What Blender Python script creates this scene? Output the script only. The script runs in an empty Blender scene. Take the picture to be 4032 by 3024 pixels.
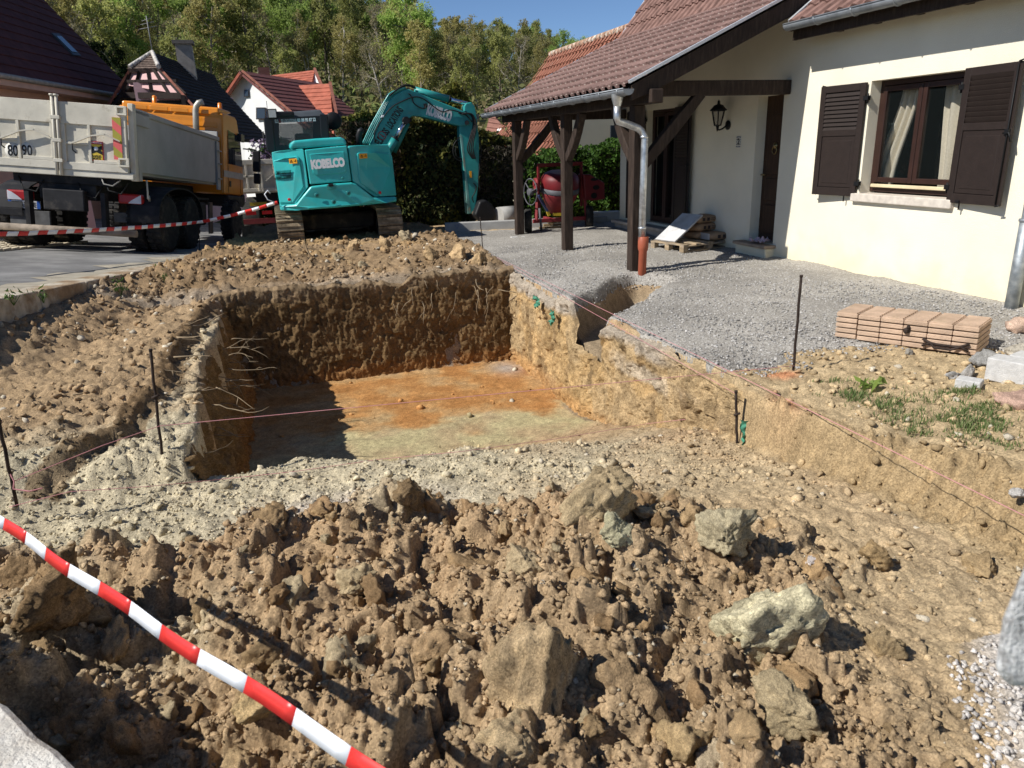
import bpy, bmesh, math, random
import numpy as np
from mathutils import Matrix, Vector, Euler
SC = bpy.context.scene
COL = SC.collection
rad = math.radians

# ------------------------------------------------------------------ camera
FPX, YAW, PITCH, ROLL, HCAM = 2862.0, rad(17.35), rad(18.15), rad(-1.95), 1.75
def cam_axes():
    cy, sy = math.cos(YAW), math.sin(YAW)
    f0 = Vector((sy, cy, 0)); r0 = Vector((cy, -sy, 0)); u0 = Vector((0, 0, 1))
    f1 = f0*math.cos(PITCH) - u0*math.sin(PITCH); u1 = u0*math.cos(PITCH) + f0*math.sin(PITCH)
    r2 = r0*math.cos(ROLL) + u1*math.sin(ROLL); u2 = u1*math.cos(ROLL) - r0*math.sin(ROLL)
    return r2, u2, f1
CR, CU, CF = cam_axes()
cam = bpy.data.cameras.new('camera'); cam_o = bpy.data.objects.new('camera', cam); COL.objects.link(cam_o)
cam.sensor_width = 36.0; cam.lens = 36.0*FPX/4032.0; cam.clip_start = 0.05; cam.clip_end = 5000
cam.dof.use_dof = True; cam.dof.focus_distance = 5.5; cam.dof.aperture_fstop = 6.0
cam_o.matrix_world = Matrix(((CR.x, CU.x, -CF.x, 0), (CR.y, CU.y, -CF.y, 0), (CR.z, CU.z, -CF.z, HCAM), (0, 0, 0, 1)))
SC.camera = cam_o

# ------------------------------------------------------------------ sky, sun, exposure
SUN_DIR = Vector((0.72, 0.085, -0.68)).normalized()      # direction the light travels
w = bpy.data.worlds.new('World'); SC.world = w; w.use_nodes = True
nt = w.node_tree; bg = nt.nodes['Background']
sky = nt.nodes.new('ShaderNodeTexSky'); sky.sky_type = 'NISHITA'; sky.sun_disc = False
sky.sun_elevation = math.asin(-SUN_DIR.z); sky.sun_rotation = math.atan2(-SUN_DIR.x, -SUN_DIR.y)
sky.altitude = 250; sky.air_density = 0.7; sky.dust_density = 0.0; sky.ozone_density = 5.5
nt.links.new(sky.outputs[0], bg.inputs[0]); bg.inputs[1].default_value = 0.088
sun = bpy.data.lights.new('sun', 'SUN'); sun.energy = 5.0; sun.angle = rad(0.53); sun.color = (1.0, 0.965, 0.90)
sun_o = bpy.data.objects.new('sun', sun); COL.objects.link(sun_o)
sun_o.rotation_euler = SUN_DIR.to_track_quat('-Z', 'Y').to_euler(); sun_o.location = (-20, -3, 25)
vs = SC.view_settings; vs.view_transform = 'Standard'; vs.look = 'None'; vs.exposure = 0.34; vs.gamma = 1.0
SC.cycles.use_denoising = True
SC.cycles.max_bounces = 8; SC.cycles.transparent_max_bounces = 8

# ------------------------------------------------------------------ survey helpers: a point of the photo (2212 wide) seen on a known plane of the place
S2 = 4032.0/2212.0
CAM = Vector((0, 0, HCAM))
def ray(x, y):
    return CF + CR*((x*S2-2016)/FPX) - CU*((y*S2-1512)/FPX)
def PZ(x, y, z=0.0):
    d = ray(x, y); return CAM + d*((z-HCAM)/d.z)
def PX(x, y, X):
    d = ray(x, y); return CAM + d*(X/d.x)
def PY(x, y, Y):
    d = ray(x, y); return CAM + d*(Y/d.y)
def PD(x, y, dep):
    return CAM + ray(x, y)*dep
def zoomf(ox, oy, s):
    return lambda x, y: ((ox+s*x)/S2, (oy+s*y)/S2)

# ------------------------------------------------------------------ noise (numpy)
def _h(ix, iy, iz, seed):
    n = (ix.astype(np.int64)*374761393 + iy.astype(np.int64)*668265263 + iz.astype(np.int64)*2147483647 + seed*1274126177) & 0xffffffff
    n = ((n ^ (n >> 13))*1274126177) & 0xffffffff
    n = ((n ^ (n >> 16))*2246822519) & 0xffffffff
    n = n ^ (n >> 15)
    return n.astype(np.float64)/4294967295.0
def vnoise(x, y, z, seed=0):
    ix, iy, iz = np.floor(x), np.floor(y), np.floor(z)
    fx, fy, fz = x-ix, y-iy, z-iz
    fx = fx*fx*(3-2*fx); fy = fy*fy*(3-2*fy); fz = fz*fz*(3-2*fz)
    r = 0
    for dx in (0, 1):
        wx = fx if dx else 1-fx
        for dy in (0, 1):
            wy = fy if dy else 1-fy
            for dz in (0, 1):
                wz = fz if dz else 1-fz
                r = r + wx*wy*wz*_h(ix+dx, iy+dy, iz+dz, seed)
    return r*2-1
def fbm(x, y, z=None, oct=4, seed=0, gain=.5):
    x = np.asarray(x, float); y = np.asarray(y, float)
    z = np.zeros_like(x) if z is None else np.asarray(z, float)
    a, r, f = 1.0, 0, 1.0
    for o in range(oct):
        r = r + a*vnoise(x*f, y*f, z*f+o*7.3, seed+o*17); a *= gain; f *= 2.03
    return r
def lumps(x, y, cell, seed=0, keep=.75, ang=.45):
    """height of a layer of irregular crumbs of about `cell` metres"""
    wx = x + cell*.35*vnoise(x/cell*1.7, y/cell*1.7, np.zeros_like(x), seed+5)
    wy = y + cell*.35*vnoise(x/cell*1.7, y/cell*1.7, np.zeros_like(x)+9., seed+6)
    ix, iy = np.floor(wx/cell), np.floor(wy/cell); best = np.zeros_like(x); zz = np.zeros_like(x)
    for dx in (-1, 0, 1):
        for dy in (-1, 0, 1):
            cx, cy = ix+dx, iy+dy
            h1, h2, h3, h4, h5 = (_h(cx, cy, zz+k, seed) for k in range(5))
            px, py = (cx+h1)*cell, (cy+h2)*cell
            r = cell*(.3+.55*h3)
            a = h5*6.283; ca, sa = np.cos(a), np.sin(a)
            ux, uy = (wx-px)*ca+(wy-py)*sa, ((wy-py)*ca-(wx-px)*sa)*1.35
            d = (1-ang)*np.hypot(ux, uy) + ang*np.maximum(abs(ux), abs(uy))
            t = np.clip(1-(d/r)**2, 0, 1)
            b = np.sqrt(t)*r*.8*(h4 < keep) + ux*.25*(t > 0)*(h4 < keep)
            best = np.maximum(best, b)
    return best
def blocks(x, y, cell, seed=0, tilt=.5, warp=.35):
    """broken ground: ragged cells, each with its own height (0..1) and tilt; returns metres/cell"""
    z0 = np.zeros_like(x)
    wx = x + cell*warp*fbm(x/cell*1.6, y/cell*1.6, z0, oct=3, seed=seed+5, gain=.65)
    wy = y + cell*warp*fbm(x/cell*1.6, y/cell*1.6, z0+9., oct=3, seed=seed+6, gain=.65)
    ix, iy = np.floor(wx/cell), np.floor(wy/cell); bd = np.full_like(x, 9e9); val = np.zeros_like(x)
    for dx in (-1, 0, 1):
        for dy in (-1, 0, 1):
            cx, cy = ix+dx, iy+dy; h1, h2, h3, h4, h5 = (_h(cx, cy, z0+k, seed) for k in range(5))
            ux, uy = wx/cell-(cx+h1), wy/cell-(cy+h2); d = ux*ux+uy*uy; m = d < bd; bd = np.where(m, d, bd)
            val = np.where(m, h3*h3*1.1 + tilt*(ux*(h4-.5)*2+uy*(h5-.5)*2) - .55*d, val)
    return val
def smooth(a, b, x):
    t = np.clip((x-a)/(b-a), 0, 1); return t*t*(3-2*t)

# ------------------------------------------------------------------ materials
MATS = {}
def rgb(*c): return (c[0], c[1], c[2], 1)
def M(name, col, rough=.7, var=.15, scale=6.0, bump=0.0, bscale=60.0, metal=0.0, spec=.3, col2=None, mixs=3.0, mixr=(.45, .6), stretch=None, coat=0.0, objvar=0.0, detail=5, trans=0.0, ior=1.45, alpha=1.0):
    if name in MATS: return MATS[name]
    m = bpy.data.materials.new(name); m.use_nodes = True; t = m.node_tree; N, L = t.nodes, t.links
    b = N['Principled BSDF']; b.inputs['Roughness'].default_value = rough; b.inputs['Metallic'].default_value = metal
    b.inputs['Specular IOR Level'].default_value = spec; b.inputs['Coat Weight'].default_value = coat
    b.inputs['Transmission Weight'].default_value = trans; b.inputs['IOR'].default_value = ior; b.inputs['Alpha'].default_value = alpha
    tc = N.new('ShaderNodeTexCoord'); mp = N.new('ShaderNodeMapping'); L.new(tc.outputs['Object'], mp.inputs[0])
    if stretch: mp.inputs['Scale'].default_value = stretch
    n1 = N.new('ShaderNodeTexNoise'); n1.inputs['Scale'].default_value = scale; n1.inputs['Detail'].default_value = detail; L.new(mp.outputs[0], n1.inputs['Vector'])
    mr = N.new('ShaderNodeMapRange'); mr.inputs[1].default_value = .3; mr.inputs[2].default_value = .7
    mr.inputs[3].default_value = 1-var; mr.inputs[4].default_value = 1+var; L.new(n1.outputs[0], mr.inputs[0])
    src = None
    if col2:
        n2 = N.new('ShaderNodeTexNoise'); n2.inputs['Scale'].default_value = mixs; n2.inputs['Detail'].default_value = 8; n2.inputs['Roughness'].default_value = .65; L.new(mp.outputs[0], n2.inputs['Vector'])
        r2 = N.new('ShaderNodeMapRange'); r2.inputs[1].default_value = mixr[0]; r2.inputs[2].default_value = mixr[1]; L.new(n2.outputs[0], r2.inputs[0])
        mx = N.new('ShaderNodeMix'); mx.data_type = 'RGBA'; mx.inputs[6].default_value = rgb(*col); mx.inputs[7].default_value = rgb(*col2); L.new(r2.outputs[0], mx.inputs[0]); src = mx.outputs[2]
    mul = N.new('ShaderNodeMix'); mul.data_type = 'RGBA'; mul.blend_type = 'MULTIPLY'; mul.inputs[0].default_value = 1
    if src: L.new(src, mul.inputs[6])
    else: mul.inputs[6].default_value = rgb(*col)
    L.new(mr.outputs[0], mul.inputs[7]); out = mul.outputs[2]
    if objvar:
        oi = N.new('ShaderNodeObjectInfo'); m2 = N.new('ShaderNodeMapRange'); m2.inputs[3].default_value = 1-objvar; m2.inputs[4].default_value = 1+objvar; L.new(oi.outputs['Random'], m2.inputs[0])
        k = N.new('ShaderNodeMix'); k.data_type = 'RGBA'; k.blend_type = 'MULTIPLY'; k.inputs[0].default_value = 1; L.new(out, k.inputs[6]); L.new(m2.outputs[0], k.inputs[7]); out = k.outputs[2]
    L.new(out, b.inputs['Base Color'])
    if bump:
        n3 = N.new('ShaderNodeTexNoise'); n3.inputs['Scale'].default_value = bscale; n3.inputs['Detail'].default_value = 6; n3.inputs['Roughness'].default_value = .6; L.new(mp.outputs[0], n3.inputs['Vector'])
        bp = N.new('ShaderNodeBump'); bp.inputs['Strength'].default_value = min(1, bump); bp.inputs['Distance'].default_value = .02; L.new(n3.outputs[0], bp.inputs['Height']); L.new(bp.outputs[0], b.inputs['Normal'])
    MATS[name] = m; return m
def soil_mat(name, attr=True, col=(.3, .2, .11), bump=.9, speck=.25, fine=90., objvar=0, nscale=14, bscale=70, bdist=.02):
    if name in MATS: return MATS[name]
    m = bpy.data.materials.new(name); m.use_nodes = True; t = m.node_tree; N, L = t.nodes, t.links
    b = N['Principled BSDF']; b.inputs['Roughness'].default_value = .95; b.inputs['Specular IOR Level'].default_value = .08
    tc = N.new('ShaderNodeTexCoord')
    n1 = N.new('ShaderNodeTexNoise'); n1.inputs['Scale'].default_value = nscale; n1.inputs['Detail'].default_value = 9; n1.inputs['Roughness'].default_value = .7; L.new(tc.outputs['Object'], n1.inputs['Vector'])
    mr = N.new('ShaderNodeMapRange'); mr.inputs[1].default_value = .3; mr.inputs[2].default_value = .7; mr.inputs[3].default_value = .68; mr.inputs[4].default_value = 1.3; L.new(n1.outputs[0], mr.inputs[0])
    mul = N.new('ShaderNodeMix'); mul.data_type = 'RGBA'; mul.blend_type = 'MULTIPLY'; mul.inputs[0].default_value = 1
    if attr:
        at = N.new('ShaderNodeAttribute'); at.attribute_name = 'Col'; L.new(at.outputs['Color'], mul.inputs[6])
    else: mul.inputs[6].default_value = rgb(*col)
    L.new(mr.outputs[0], mul.inputs[7]); out = mul.outputs[2]
    vo = N.new('ShaderNodeTexVoronoi'); vo.inputs['Scale'].default_value = fine; L.new(tc.outputs['Object'], vo.inputs['Vector'])
    sr = N.new('ShaderNodeMapRange'); sr.inputs[1].default_value = .0; sr.inputs[2].default_value = 1.; sr.inputs[3].default_value = 1-speck; sr.inputs[4].default_value = 1+speck
    sx = N.new('ShaderNodeSeparateColor'); L.new(vo.outputs['Color'], sx.inputs[0]); L.new(sx.outputs[0], sr.inputs[0])
    k = N.new('ShaderNodeMix'); k.data_type = 'RGBA'; k.blend_type = 'MULTIPLY'; k.inputs[0].default_value = 1; L.new(out, k.inputs[6]); L.new(sr.outputs[0], k.inputs[7]); out = k.outputs[2]
    if objvar:
        oi = N.new('ShaderNodeObjectInfo'); m2 = N.new('ShaderNodeMapRange'); m2.inputs[3].default_value = 1-objvar; m2.inputs[4].default_value = 1+objvar; L.new(oi.outputs['Random'], m2.inputs[0])
        k2 = N.new('ShaderNodeMix'); k2.data_type = 'RGBA'; k2.blend_type = 'MULTIPLY'; k2.inputs[0].default_value = 1; L.new(out, k2.inputs[6]); L.new(m2.outputs[0], k2.inputs[7]); out = k2.outputs[2]
    L.new(out, b.inputs['Base Color'])
    n3 = N.new('ShaderNodeTexNoise'); n3.inputs['Scale'].default_value = bscale; n3.inputs['Detail'].default_value = 10; n3.inputs['Roughness'].default_value = .75; L.new(tc.outputs['Object'], n3.inputs['Vector'])
    bp = N.new('ShaderNodeBump'); bp.inputs['Strength'].default_value = bump; bp.inputs['Distance'].default_value = bdist; L.new(n3.outputs[0], bp.inputs['Height']); L.new(bp.outputs[0], b.inputs['Normal'])
    MATS[name] = m; return m
def glow(name, col):
    return M(name, col, rough=.4)

# ------------------------------------------------------------------ objects
WM = {}
def setp(o, parent, basis=None):
    o.matrix_basis = basis or Matrix.Identity(4)
    WM[o.name] = basis or Matrix.Identity(4)
    if parent is not None:
        o.parent = parent; o.matrix_parent_inverse = WM[parent.name].inverted()
def thing(name, label, cat, loc=(0, 0, 0), group=None):
    o = bpy.data.objects.new(name, None); COL.objects.link(o); o.empty_display_size = .1
    setp(o, None, Matrix.Translation(Vector(loc))); o['label'] = label; o['category'] = cat
    if group: o['group'] = group
    return o
def tag(o, label=None, cat=None, group=None, kind=None):
    if label: o['label'] = label
    if cat: o['category'] = cat
    if group: o['group'] = group
    if kind: o['kind'] = kind
    return o
def link_mesh(name, me, mat=None, parent=None, basis=None):
    o = bpy.data.objects.new(name, me); COL.objects.link(o)
    if mat is not None and not me.materials:
        me.materials.append(mat)
    setp(o, parent, basis); return o
def bevel(o, wd=.01, seg=2, ang=35):
    b = o.modifiers.new('b', 'BEVEL'); b.width = wd; b.segments = seg; b.limit_method = 'ANGLE'; b.angle_limit = rad(ang); b.harden_normals = False
    return o
V3 = Vector
class MB:
    def __init__(s): s.v = []; s.f = []; s.sm = []
    def add(s, vs_, fs, smooth=False):
        n = len(s.v); s.v += [tuple(p) for p in vs_]; s.f += [tuple(n+i for i in f) for f in fs]; s.sm += [smooth]*len(fs); return s
    def hexa(s, p):   # 8 points: bottom 0-3 ccw, top 4-7
        return s.add(p, [(3, 2, 1, 0), (4, 5, 6, 7), (0, 1, 5, 4), (1, 2, 6, 5), (2, 3, 7, 6), (3, 0, 4, 7)])
    def box(s, c, d, m=None):
        x, y, z = (k/2 for k in d); c = V3(c)
        ps = [V3(q) for q in ((-x, -y, -z), (x, -y, -z), (x, y, -z), (-x, y, -z), (-x, -y, z), (x, -y, z), (x, y, z), (-x, y, z))]
        return s.hexa([c + (m @ q if m else q) for q in ps])
    def bb(s, a, b):  # axis box from corner to corner
        return s.box([(a[i]+b[i])/2 for i in range(3)], [abs(b[i]-a[i]) for i in range(3)])
    def bar(s, a, b, wd, ht, up=(0, 0, 1)):
        a, b = V3(a), V3(b); d = b-a; l = d.length; d.normalize(); up = V3(up); side = d.cross(up)
        if side.length < 1e-4: side = d.cross(V3((1, 0, 0)))
        side.normalize(); u = side.cross(d)
        m = Matrix((side, d, u)).transposed()
        return s.box((a+b)/2, (wd, l, ht), m)
    def prism(s, poly, off):   # poly: 3D points, extruded by off
        off = V3(off); n = len(poly); p = [V3(q) for q in poly]
        return s.add(p + [q+off for q in p], [tuple(range(n-1, -1, -1)), tuple(range(n, 2*n))] + [(i, (i+1) % n, n+(i+1) % n, n+i) for i in range(n)])
    def tube(s, path, r, n=8, caps=True, smooth=True):
        path = [V3(p) for p in path]; k = len(path); rs = r if isinstance(r, (list, tuple)) else [r]*k
        vs_, fs = [], []; prev = None
        for i, p in enumerate(path):
            d = (path[min(i+1, k-1)] - path[max(i-1, 0)]).normalized()
            if prev is None:
                a = d.cross(V3((0, 0, 1)));
                if a.length < .05: a = d.cross(V3((1, 0, 0)))
            else: a = prev - d*prev.dot(d)
            a.normalize(); prev = a; b = d.cross(a)
            for j in range(n):
                t = 2*math.pi*j/n; vs_.append(p + (a*math.cos(t)+b*math.sin(t))*rs[i])
        for i in range(k-1):
            for j in range(n):
                fs.append((i*n+j, i*n+(j+1) % n, (i+1)*n+(j+1) % n, (i+1)*n+j))
        s.add(vs_, fs, smooth)
        if caps:
            n0 = len(s.v)-k*n
            s.f.append(tuple(n0+j for j in range(n-1, -1, -1))); s.sm.append(False)
            s.f.append(tuple(n0+(k-1)*n+j for j in range(n))); s.sm.append(False)
        return s
    def lathe(s, prof, origin, axis=(0, 0, 1), n=20, smooth=True):   # prof: (radius, height)
        ax = V3(axis).normalized(); a = ax.cross(V3((0, 0, 1)))
        if a.length < .05: a = ax.cross(V3((1, 0, 0)))
        a.normalize(); b = ax.cross(a); o = V3(origin); vs_, fs = [], []
        for r, h in prof:
            for j in range(n):
                t = 2*math.pi*j/n; vs_.append(o + ax*h + (a*math.cos(t)+b*math.sin(t))*r)
        for i in range(len(prof)-1):
            for j in range(n): fs.append((i*n+j, i*n+(j+1) % n, (i+1)*n+(j+1) % n, (i+1)*n+j))
        s.add(vs_, fs, smooth)
        n0 = len(s.v)-len(prof)*n
        if prof[0][0] > 1e-4: s.f.append(tuple(n0+j for j in range(n-1, -1, -1))); s.sm.append(False)
        if prof[-1][0] > 1e-4: s.f.append(tuple(n0+(len(prof)-1)*n+j for j in range(n))); s.sm.append(False)
        return s
    def quad(s, *p): return s.add(p, [tuple(range(len(p)))])
    def mesh(s, name):
        me = bpy.data.meshes.new(name); me.from_pydata(s.v, [], s.f); me.polygons.foreach_set('use_smooth', s.sm); me.update()
        return me
    def build(s, name, mat, parent=None, basis=None, fix=True):
        me = s.mesh(name)
        if fix:
            bm = bmesh.new(); bm.from_mesh(me); bmesh.ops.recalc_face_normals(bm, faces=bm.faces); bm.to_mesh(me); bm.free()
        return link_mesh(name, me, mat, parent, basis)
def np_mesh(name, V, F, mat=None, col=None, smooth=True, parent=None):
    """V (n,3) float, F (m,3|4) int arrays, col (n,3) vertex colours"""
    me = bpy.data.meshes.new(name); k = F.shape[1]
    me.vertices.add(len(V)); me.vertices.foreach_set('co', np.asarray(V, np.float32).ravel())
    me.loops.add(F.size); me.loops.foreach_set('vertex_index', F.astype(np.int32).ravel())
    me.polygons.add(len(F)); me.polygons.foreach_set('loop_start', np.arange(0, F.size, k, dtype=np.int32))
    me.polygons.foreach_set('use_smooth', np.full(len(F), smooth))
    me.update(calc_edges=True); me.validate()
    if col is not None:
        a = me.color_attributes.new('Col', 'FLOAT_COLOR', 'POINT')
        a.data.foreach_set('color', np.concatenate([col, np.ones((len(V), 1))], 1).astype(np.float32).ravel())
    return link_mesh(name, me, mat, parent)
def grid_faces(nr, nc, mask=None):
    i = np.arange(nr*nc).reshape(nr, nc)
    F = np.stack([i[:-1, :-1], i[:-1, 1:], i[1:, 1:], i[1:, :-1]], -1).reshape(-1, 4)
    if mask is not None: F = F[mask.reshape(-1)]
    return F
def text(name, body, size, m4, mat, parent=None, extrude=.002, bold=0.0, align='CENTER', shear=0.0, spacing=1.0, fit=None):
    c = bpy.data.curves.new(name, 'FONT'); c.body = body; c.size = size; c.extrude = extrude; c.offset = bold; c.align_x = align; c.align_y = 'CENTER'; c.shear = shear; c.space_character = spacing
    c.resolution_u = 4; o = bpy.data.objects.new(name, c); COL.objects.link(o); dg = bpy.context.evaluated_depsgraph_get(); me = bpy.data.meshes.new_from_object(o.evaluated_get(dg)); me.materials.clear()
    bpy.data.objects.remove(o)
    if fit and len(me.vertices):
        co = np.array([v.co for v in me.vertices]); lo, hi = co.min(0), co.max(0); sz = np.maximum(hi-lo, 1e-6); c0 = (lo+hi)/2
        co[:, 0] = (co[:, 0]-c0[0])*fit[0]/sz[0]; co[:, 1] = (co[:, 1]-c0[1])*fit[1]/sz[1]; me.vertices.foreach_set('co', co.astype(np.float32).ravel()); me.update()
    return link_mesh(name, me, mat, parent, m4)
def frame(origin, xa, ya):
    xa = V3(xa).normalized(); za = xa.cross(V3(ya)).normalized(); ya = za.cross(xa); o = V3(origin)
    return Matrix(((xa.x, ya.x, za.x, o.x), (xa.y, ya.y, za.y, o.y), (xa.z, ya.z, za.z, o.z), (0, 0, 0, 1)))
rng = np.random.default_rng(7); random.seed(7)
# ================================================================== GROUND, PIT, ROAD
WALLX = 7.14
YF = 9.74
RGX, RGY = -.1005, -.0524
def road_z(x, y): return -.01 + RGX*(x+2.1) + RGY*(y-15.65)
def PR(x, y, dz=0.0):      # photo point on the road plane
    d = ray(x, y); k = (-.01+RGX*2.1-RGY*15.65+dz - HCAM)/(d.z - RGX*d.x - RGY*d.y); return CAM + d*k
CA, CB = PR(-40, 664), PR(392, 573)          # kerb line, near and far
CD = (CB-CA); CD.z = 0; CLEN = CD.length; CD.normalize(); CN = V3((-CD.y, CD.x, 0))   # CN points to the road side
def kerb_side(x, y): return (x-CA.x)*CN.x + (y-CA.y)*CN.y
def kerb_along(x, y): return (x-CA.x)*CD.x + (y-CA.y)*CD.y

def xr_edge(y): # right edge of the excavation (top)
    return 3.05 + .04*vnoise(y*2.1, y*0, y*0, 3) + .55*smooth(4.3, 2.2, y)
def xr_foot(y):
    return 3.05 + .02*vnoise(y*2.1, y*0, y*0, 4) + .22*smooth(4.3, 2.2, y)
def xl_edge(y): return -.69 + .05*vnoise(y*3.1, y*0, y*0, 8) + .03*vnoise(y*9, y*0, y*0, 9)
def xs_step(y): # step in the left bank
    return np.interp(y, [4.2, 4.6, 5.2, 6.0, 7.3, 9.0, 9.8], [-2.2, -1.55, -1.15, -1.02, -.98, -.95, -.8]) + .06*vnoise(y*4, y*0, y*0, 11)
TRA, TRB = (2.9, 7.05), (4.75, 8.75)   # drain trench
def trench_d(x, y):
    ax, ay = TRA; bx, by = TRB; l = math.hypot(bx-ax, by-ay); dx, dy = (bx-ax)/l, (by-ay)/l
    t = (x-ax)*dx+(y-ay)*dy; p = np.abs(-(x-ax)*dy+(y-ay)*dx)
    wd = .27 + .05*vnoise(t*4, t*0, t*0, 21)
    return smooth(wd+.16, wd-.08, p)*smooth(l+.3, l-.15, t)*np.where(t > -.4, 1, 0)
def gravel_sd(x, y):
    yb = np.interp(x, [3.0, 3.5, 4.3, 5.0, 5.7, 6.4, 7.2], [4.75, 4.62, 4.95, 4.9, 4.15, 4.2, 4.75]) + .12*fbm(x*3, y*3, oct=3, seed=31)
    xb = 3.12 + .05*fbm(x*4, y*4, oct=3, seed=32)
    yt = np.interp(x, [3.0, 3.6, 5.0, 8], [15.4, 15.95, 15.6, 15.3])
    return np.minimum(np.minimum(y-yb, x-xb), yt-y)
def gravel_mask(x, y): return gravel_sd(x, y) > 0
def base(x, y):
    x = np.asarray(x, float); y = np.asarray(y, float)
    xr, xf, xl = xr_edge(y), xr_foot(y), xl_edge(y)
    fx = np.clip((x+.7)/3.7, 0, 1)
    y0 = 4.95-1.0*fx+.16*fbm(x*1.7, y*0, oct=3, seed=45); y1 = 5.35+2.1*fx
    zin = -.27 - .1*fx*smooth(3.0, 4.2, y) - (.93-.1*fx)*smooth(y0, y1, y)
    st = xs_step(y)
    zl = np.where(x < st, .02, 0) + -.07*smooth(st-.05, st+.07, x)
    zl = zl + (-.25-zl)*smooth(4.9, 4.45, y)*smooth(-2.6, -1.4, x)
    ks = kerb_side(x, y)
    zl = zl + (.24*smooth(-.8, -.05, ks) - .06*smooth(-1.6, -.8, ks))*smooth(13, 10, y) + .06*smooth(10.5, 13, y)
    z = zl
    # pit + near zone
    inl = smooth(xl-.06, xl+.02, x)
    nearz = smooth(4.75, 4.6, y)
    zi = zin
    z = np.where(y < 4.7, zl*(1-smooth(-1.2, -.5, x)) + zi*smooth(-1.2, -.5, x), zl*(1-inl) + (zi-.02)*inl)
    # far wall and far mound
    zf = .07 + .1*smooth(9.8, 11.5, y)*smooth(14.8, 13.0, y) + .05*fbm(x*.9, y*.9, oct=3, seed=41)*smooth(9.7, 10.4, y)
    zf = np.where(x < -.9, zl + (zf-zl)*smooth(-2.2, -.9, x), zf)
    z = z + (zf-z)*smooth(YF+.03, YF+.14, y)
    # right side
    steep = smooth(4.2, 4.6, y)
    e0 = xf+.12*steep
    a = smooth(e0, np.maximum(xr+.13*steep+.02, e0+.03), x)
    zr = 0.0 + .02*fbm(x*1.3, y*1.3, oct=3, seed=43)
    zr = zr - .42*trench_d(x, y)
    zr = zr + .07*smooth(10.0, 11.5, y)*smooth(3.5, 3.1, x)
    z = z*(1-a) + zr*a
    z = np.where((y > YF+.1) & (x > 3.0), np.maximum(z, zr), z)
    # under the road
    onroad = smooth(-.02, .12, ks)*(kerb_along(x, y) < CLEN+6)
    z = z + (road_z(x, y)-.15-z)*onroad
    return z
def heap_mask(x, y):
    yt = 3.95-.28*smooth(-.5, 2.2, x) + .25*fbm(x*1.6, y*1.6, oct=2, seed=51)
    xt = np.interp(y, [1, 1.8, 2.4, 3.2, 4], [1.75, 2.05, 2.3, 2.2, 1.9]) + .2*fbm(x*2, y*2, oct=2, seed=52)
    return smooth(yt, yt-.45, y)*smooth(xt+.25, xt-.3, x)
def terrain(x, y, detail=True):
    z = base(x, y)
    h = heap_mask(x, y)
    heap = h*(.03 + .10*np.clip(fbm(x*1.4+3, y*1.4, oct=2, seed=61)+.45, 0, 1.2) + .09*np.exp(-((x-1.15)/.8)**2-((y-2.5)/.55)**2))
    z = z + heap
    if not detail: return z
    inpit = (x > xl_edge(y)) & (x < xr_foot(y)+.05) & (y > 5.0) & (y < YF)
    floor = inpit*smooth(6.6, 7.2, y)
    ks = kerb_side(x, y); road = (ks > 0)
    rough = np.where(road, 0.0, 1.0)*(1-.85*floor)
    grav = gravel_mask(x, y)
    r2 = rough*np.where(grav, .35, 1.0)
    far = smooth(9.8, 10.2, y)*(x < 3.3)
    bank = (x < -.72)*smooth(4.5, 5.0, y)
    L30 = lumps(x, y, .30, 71, .5); L13 = lumps(x, y, .13, 72, .6); L06 = lumps(x, y, .06, 73, .7); L028 = lumps(x, y, .028, 74, .75)
    B30, B13, B06, B03 = blocks(x, y, .34, 171), blocks(x, y, .14, 172), blocks(x, y, .062, 173), blocks(x, y, .027, 174)
    fine = fbm(x*45, y*45, oct=3, seed=175, gain=.7)
    z = z + h*(.150*B30 + .085*B13 + .040*B06 + .014*B03 + .15*L06 + .35*L028 + .005*fine)
    brk = np.where(road, 0, 1)*np.where(grav, 0, 1)*(1-h)*(1-floor)
    z = z + brk*(far*(.025*B30 + .034*B13 + .018*B06) + bank*(.015*B30 + .032*B13 + .018*B06) + .014*B06 + .010*B13*(x > 2.2) + .006*B03)
    z = z + (1-h)*r2*(.25*L028 + .20*L06*np.clip(.3+fbm(x*1.1, y*1.1, oct=3, seed=76)*1.6, 0, 1.2))
    z = z + (1-h)*np.where(grav, 0, 1)*rough*(far*.12*L13 + bank*(.10*L13 + .15*L06))
    z = z + rough*.018*fbm(x*7, y*7, oct=4, seed=77)*(1-.6*grav)
    # tooth marks on the near cut face
    f1 = smooth(xr_foot(y)-.05, xr_foot(y)+.05, x)*smooth(xr_edge(y)+.06, xr_edge(y)-.02, x)*(y < 4.4)
    z = z + f1*(.055*fbm(y*15, x*2.2, oct=4, seed=78, gain=.6) + .05*B13 + .025*B06)
    # wheel and track ruts on the far mound
    z = z + far*.035*np.abs(fbm(x*2.2, y*6, oct=3, seed=79))
    z = z + floor*(.012*fbm(x*2, y*14, oct=4, seed=80) + .22*L028 + .16*L06*np.clip(fbm(x*2, y*2, oct=3, seed=83)*2, 0, 1))
    return z
def mixc(a, b, t): return a*(1-t[:, None]) + np.asarray(b)[None, :]*t[:, None]
SOIL = (.36, .25, .145); PALE = (.48, .415, .285); ORANGE = (.42, .22, .082); YELLOW = (.40, .345, .19); GREY = (.30, .285, .262); DARK = (.15, .095, .048); TAN = (.43, .325, .195)
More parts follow.
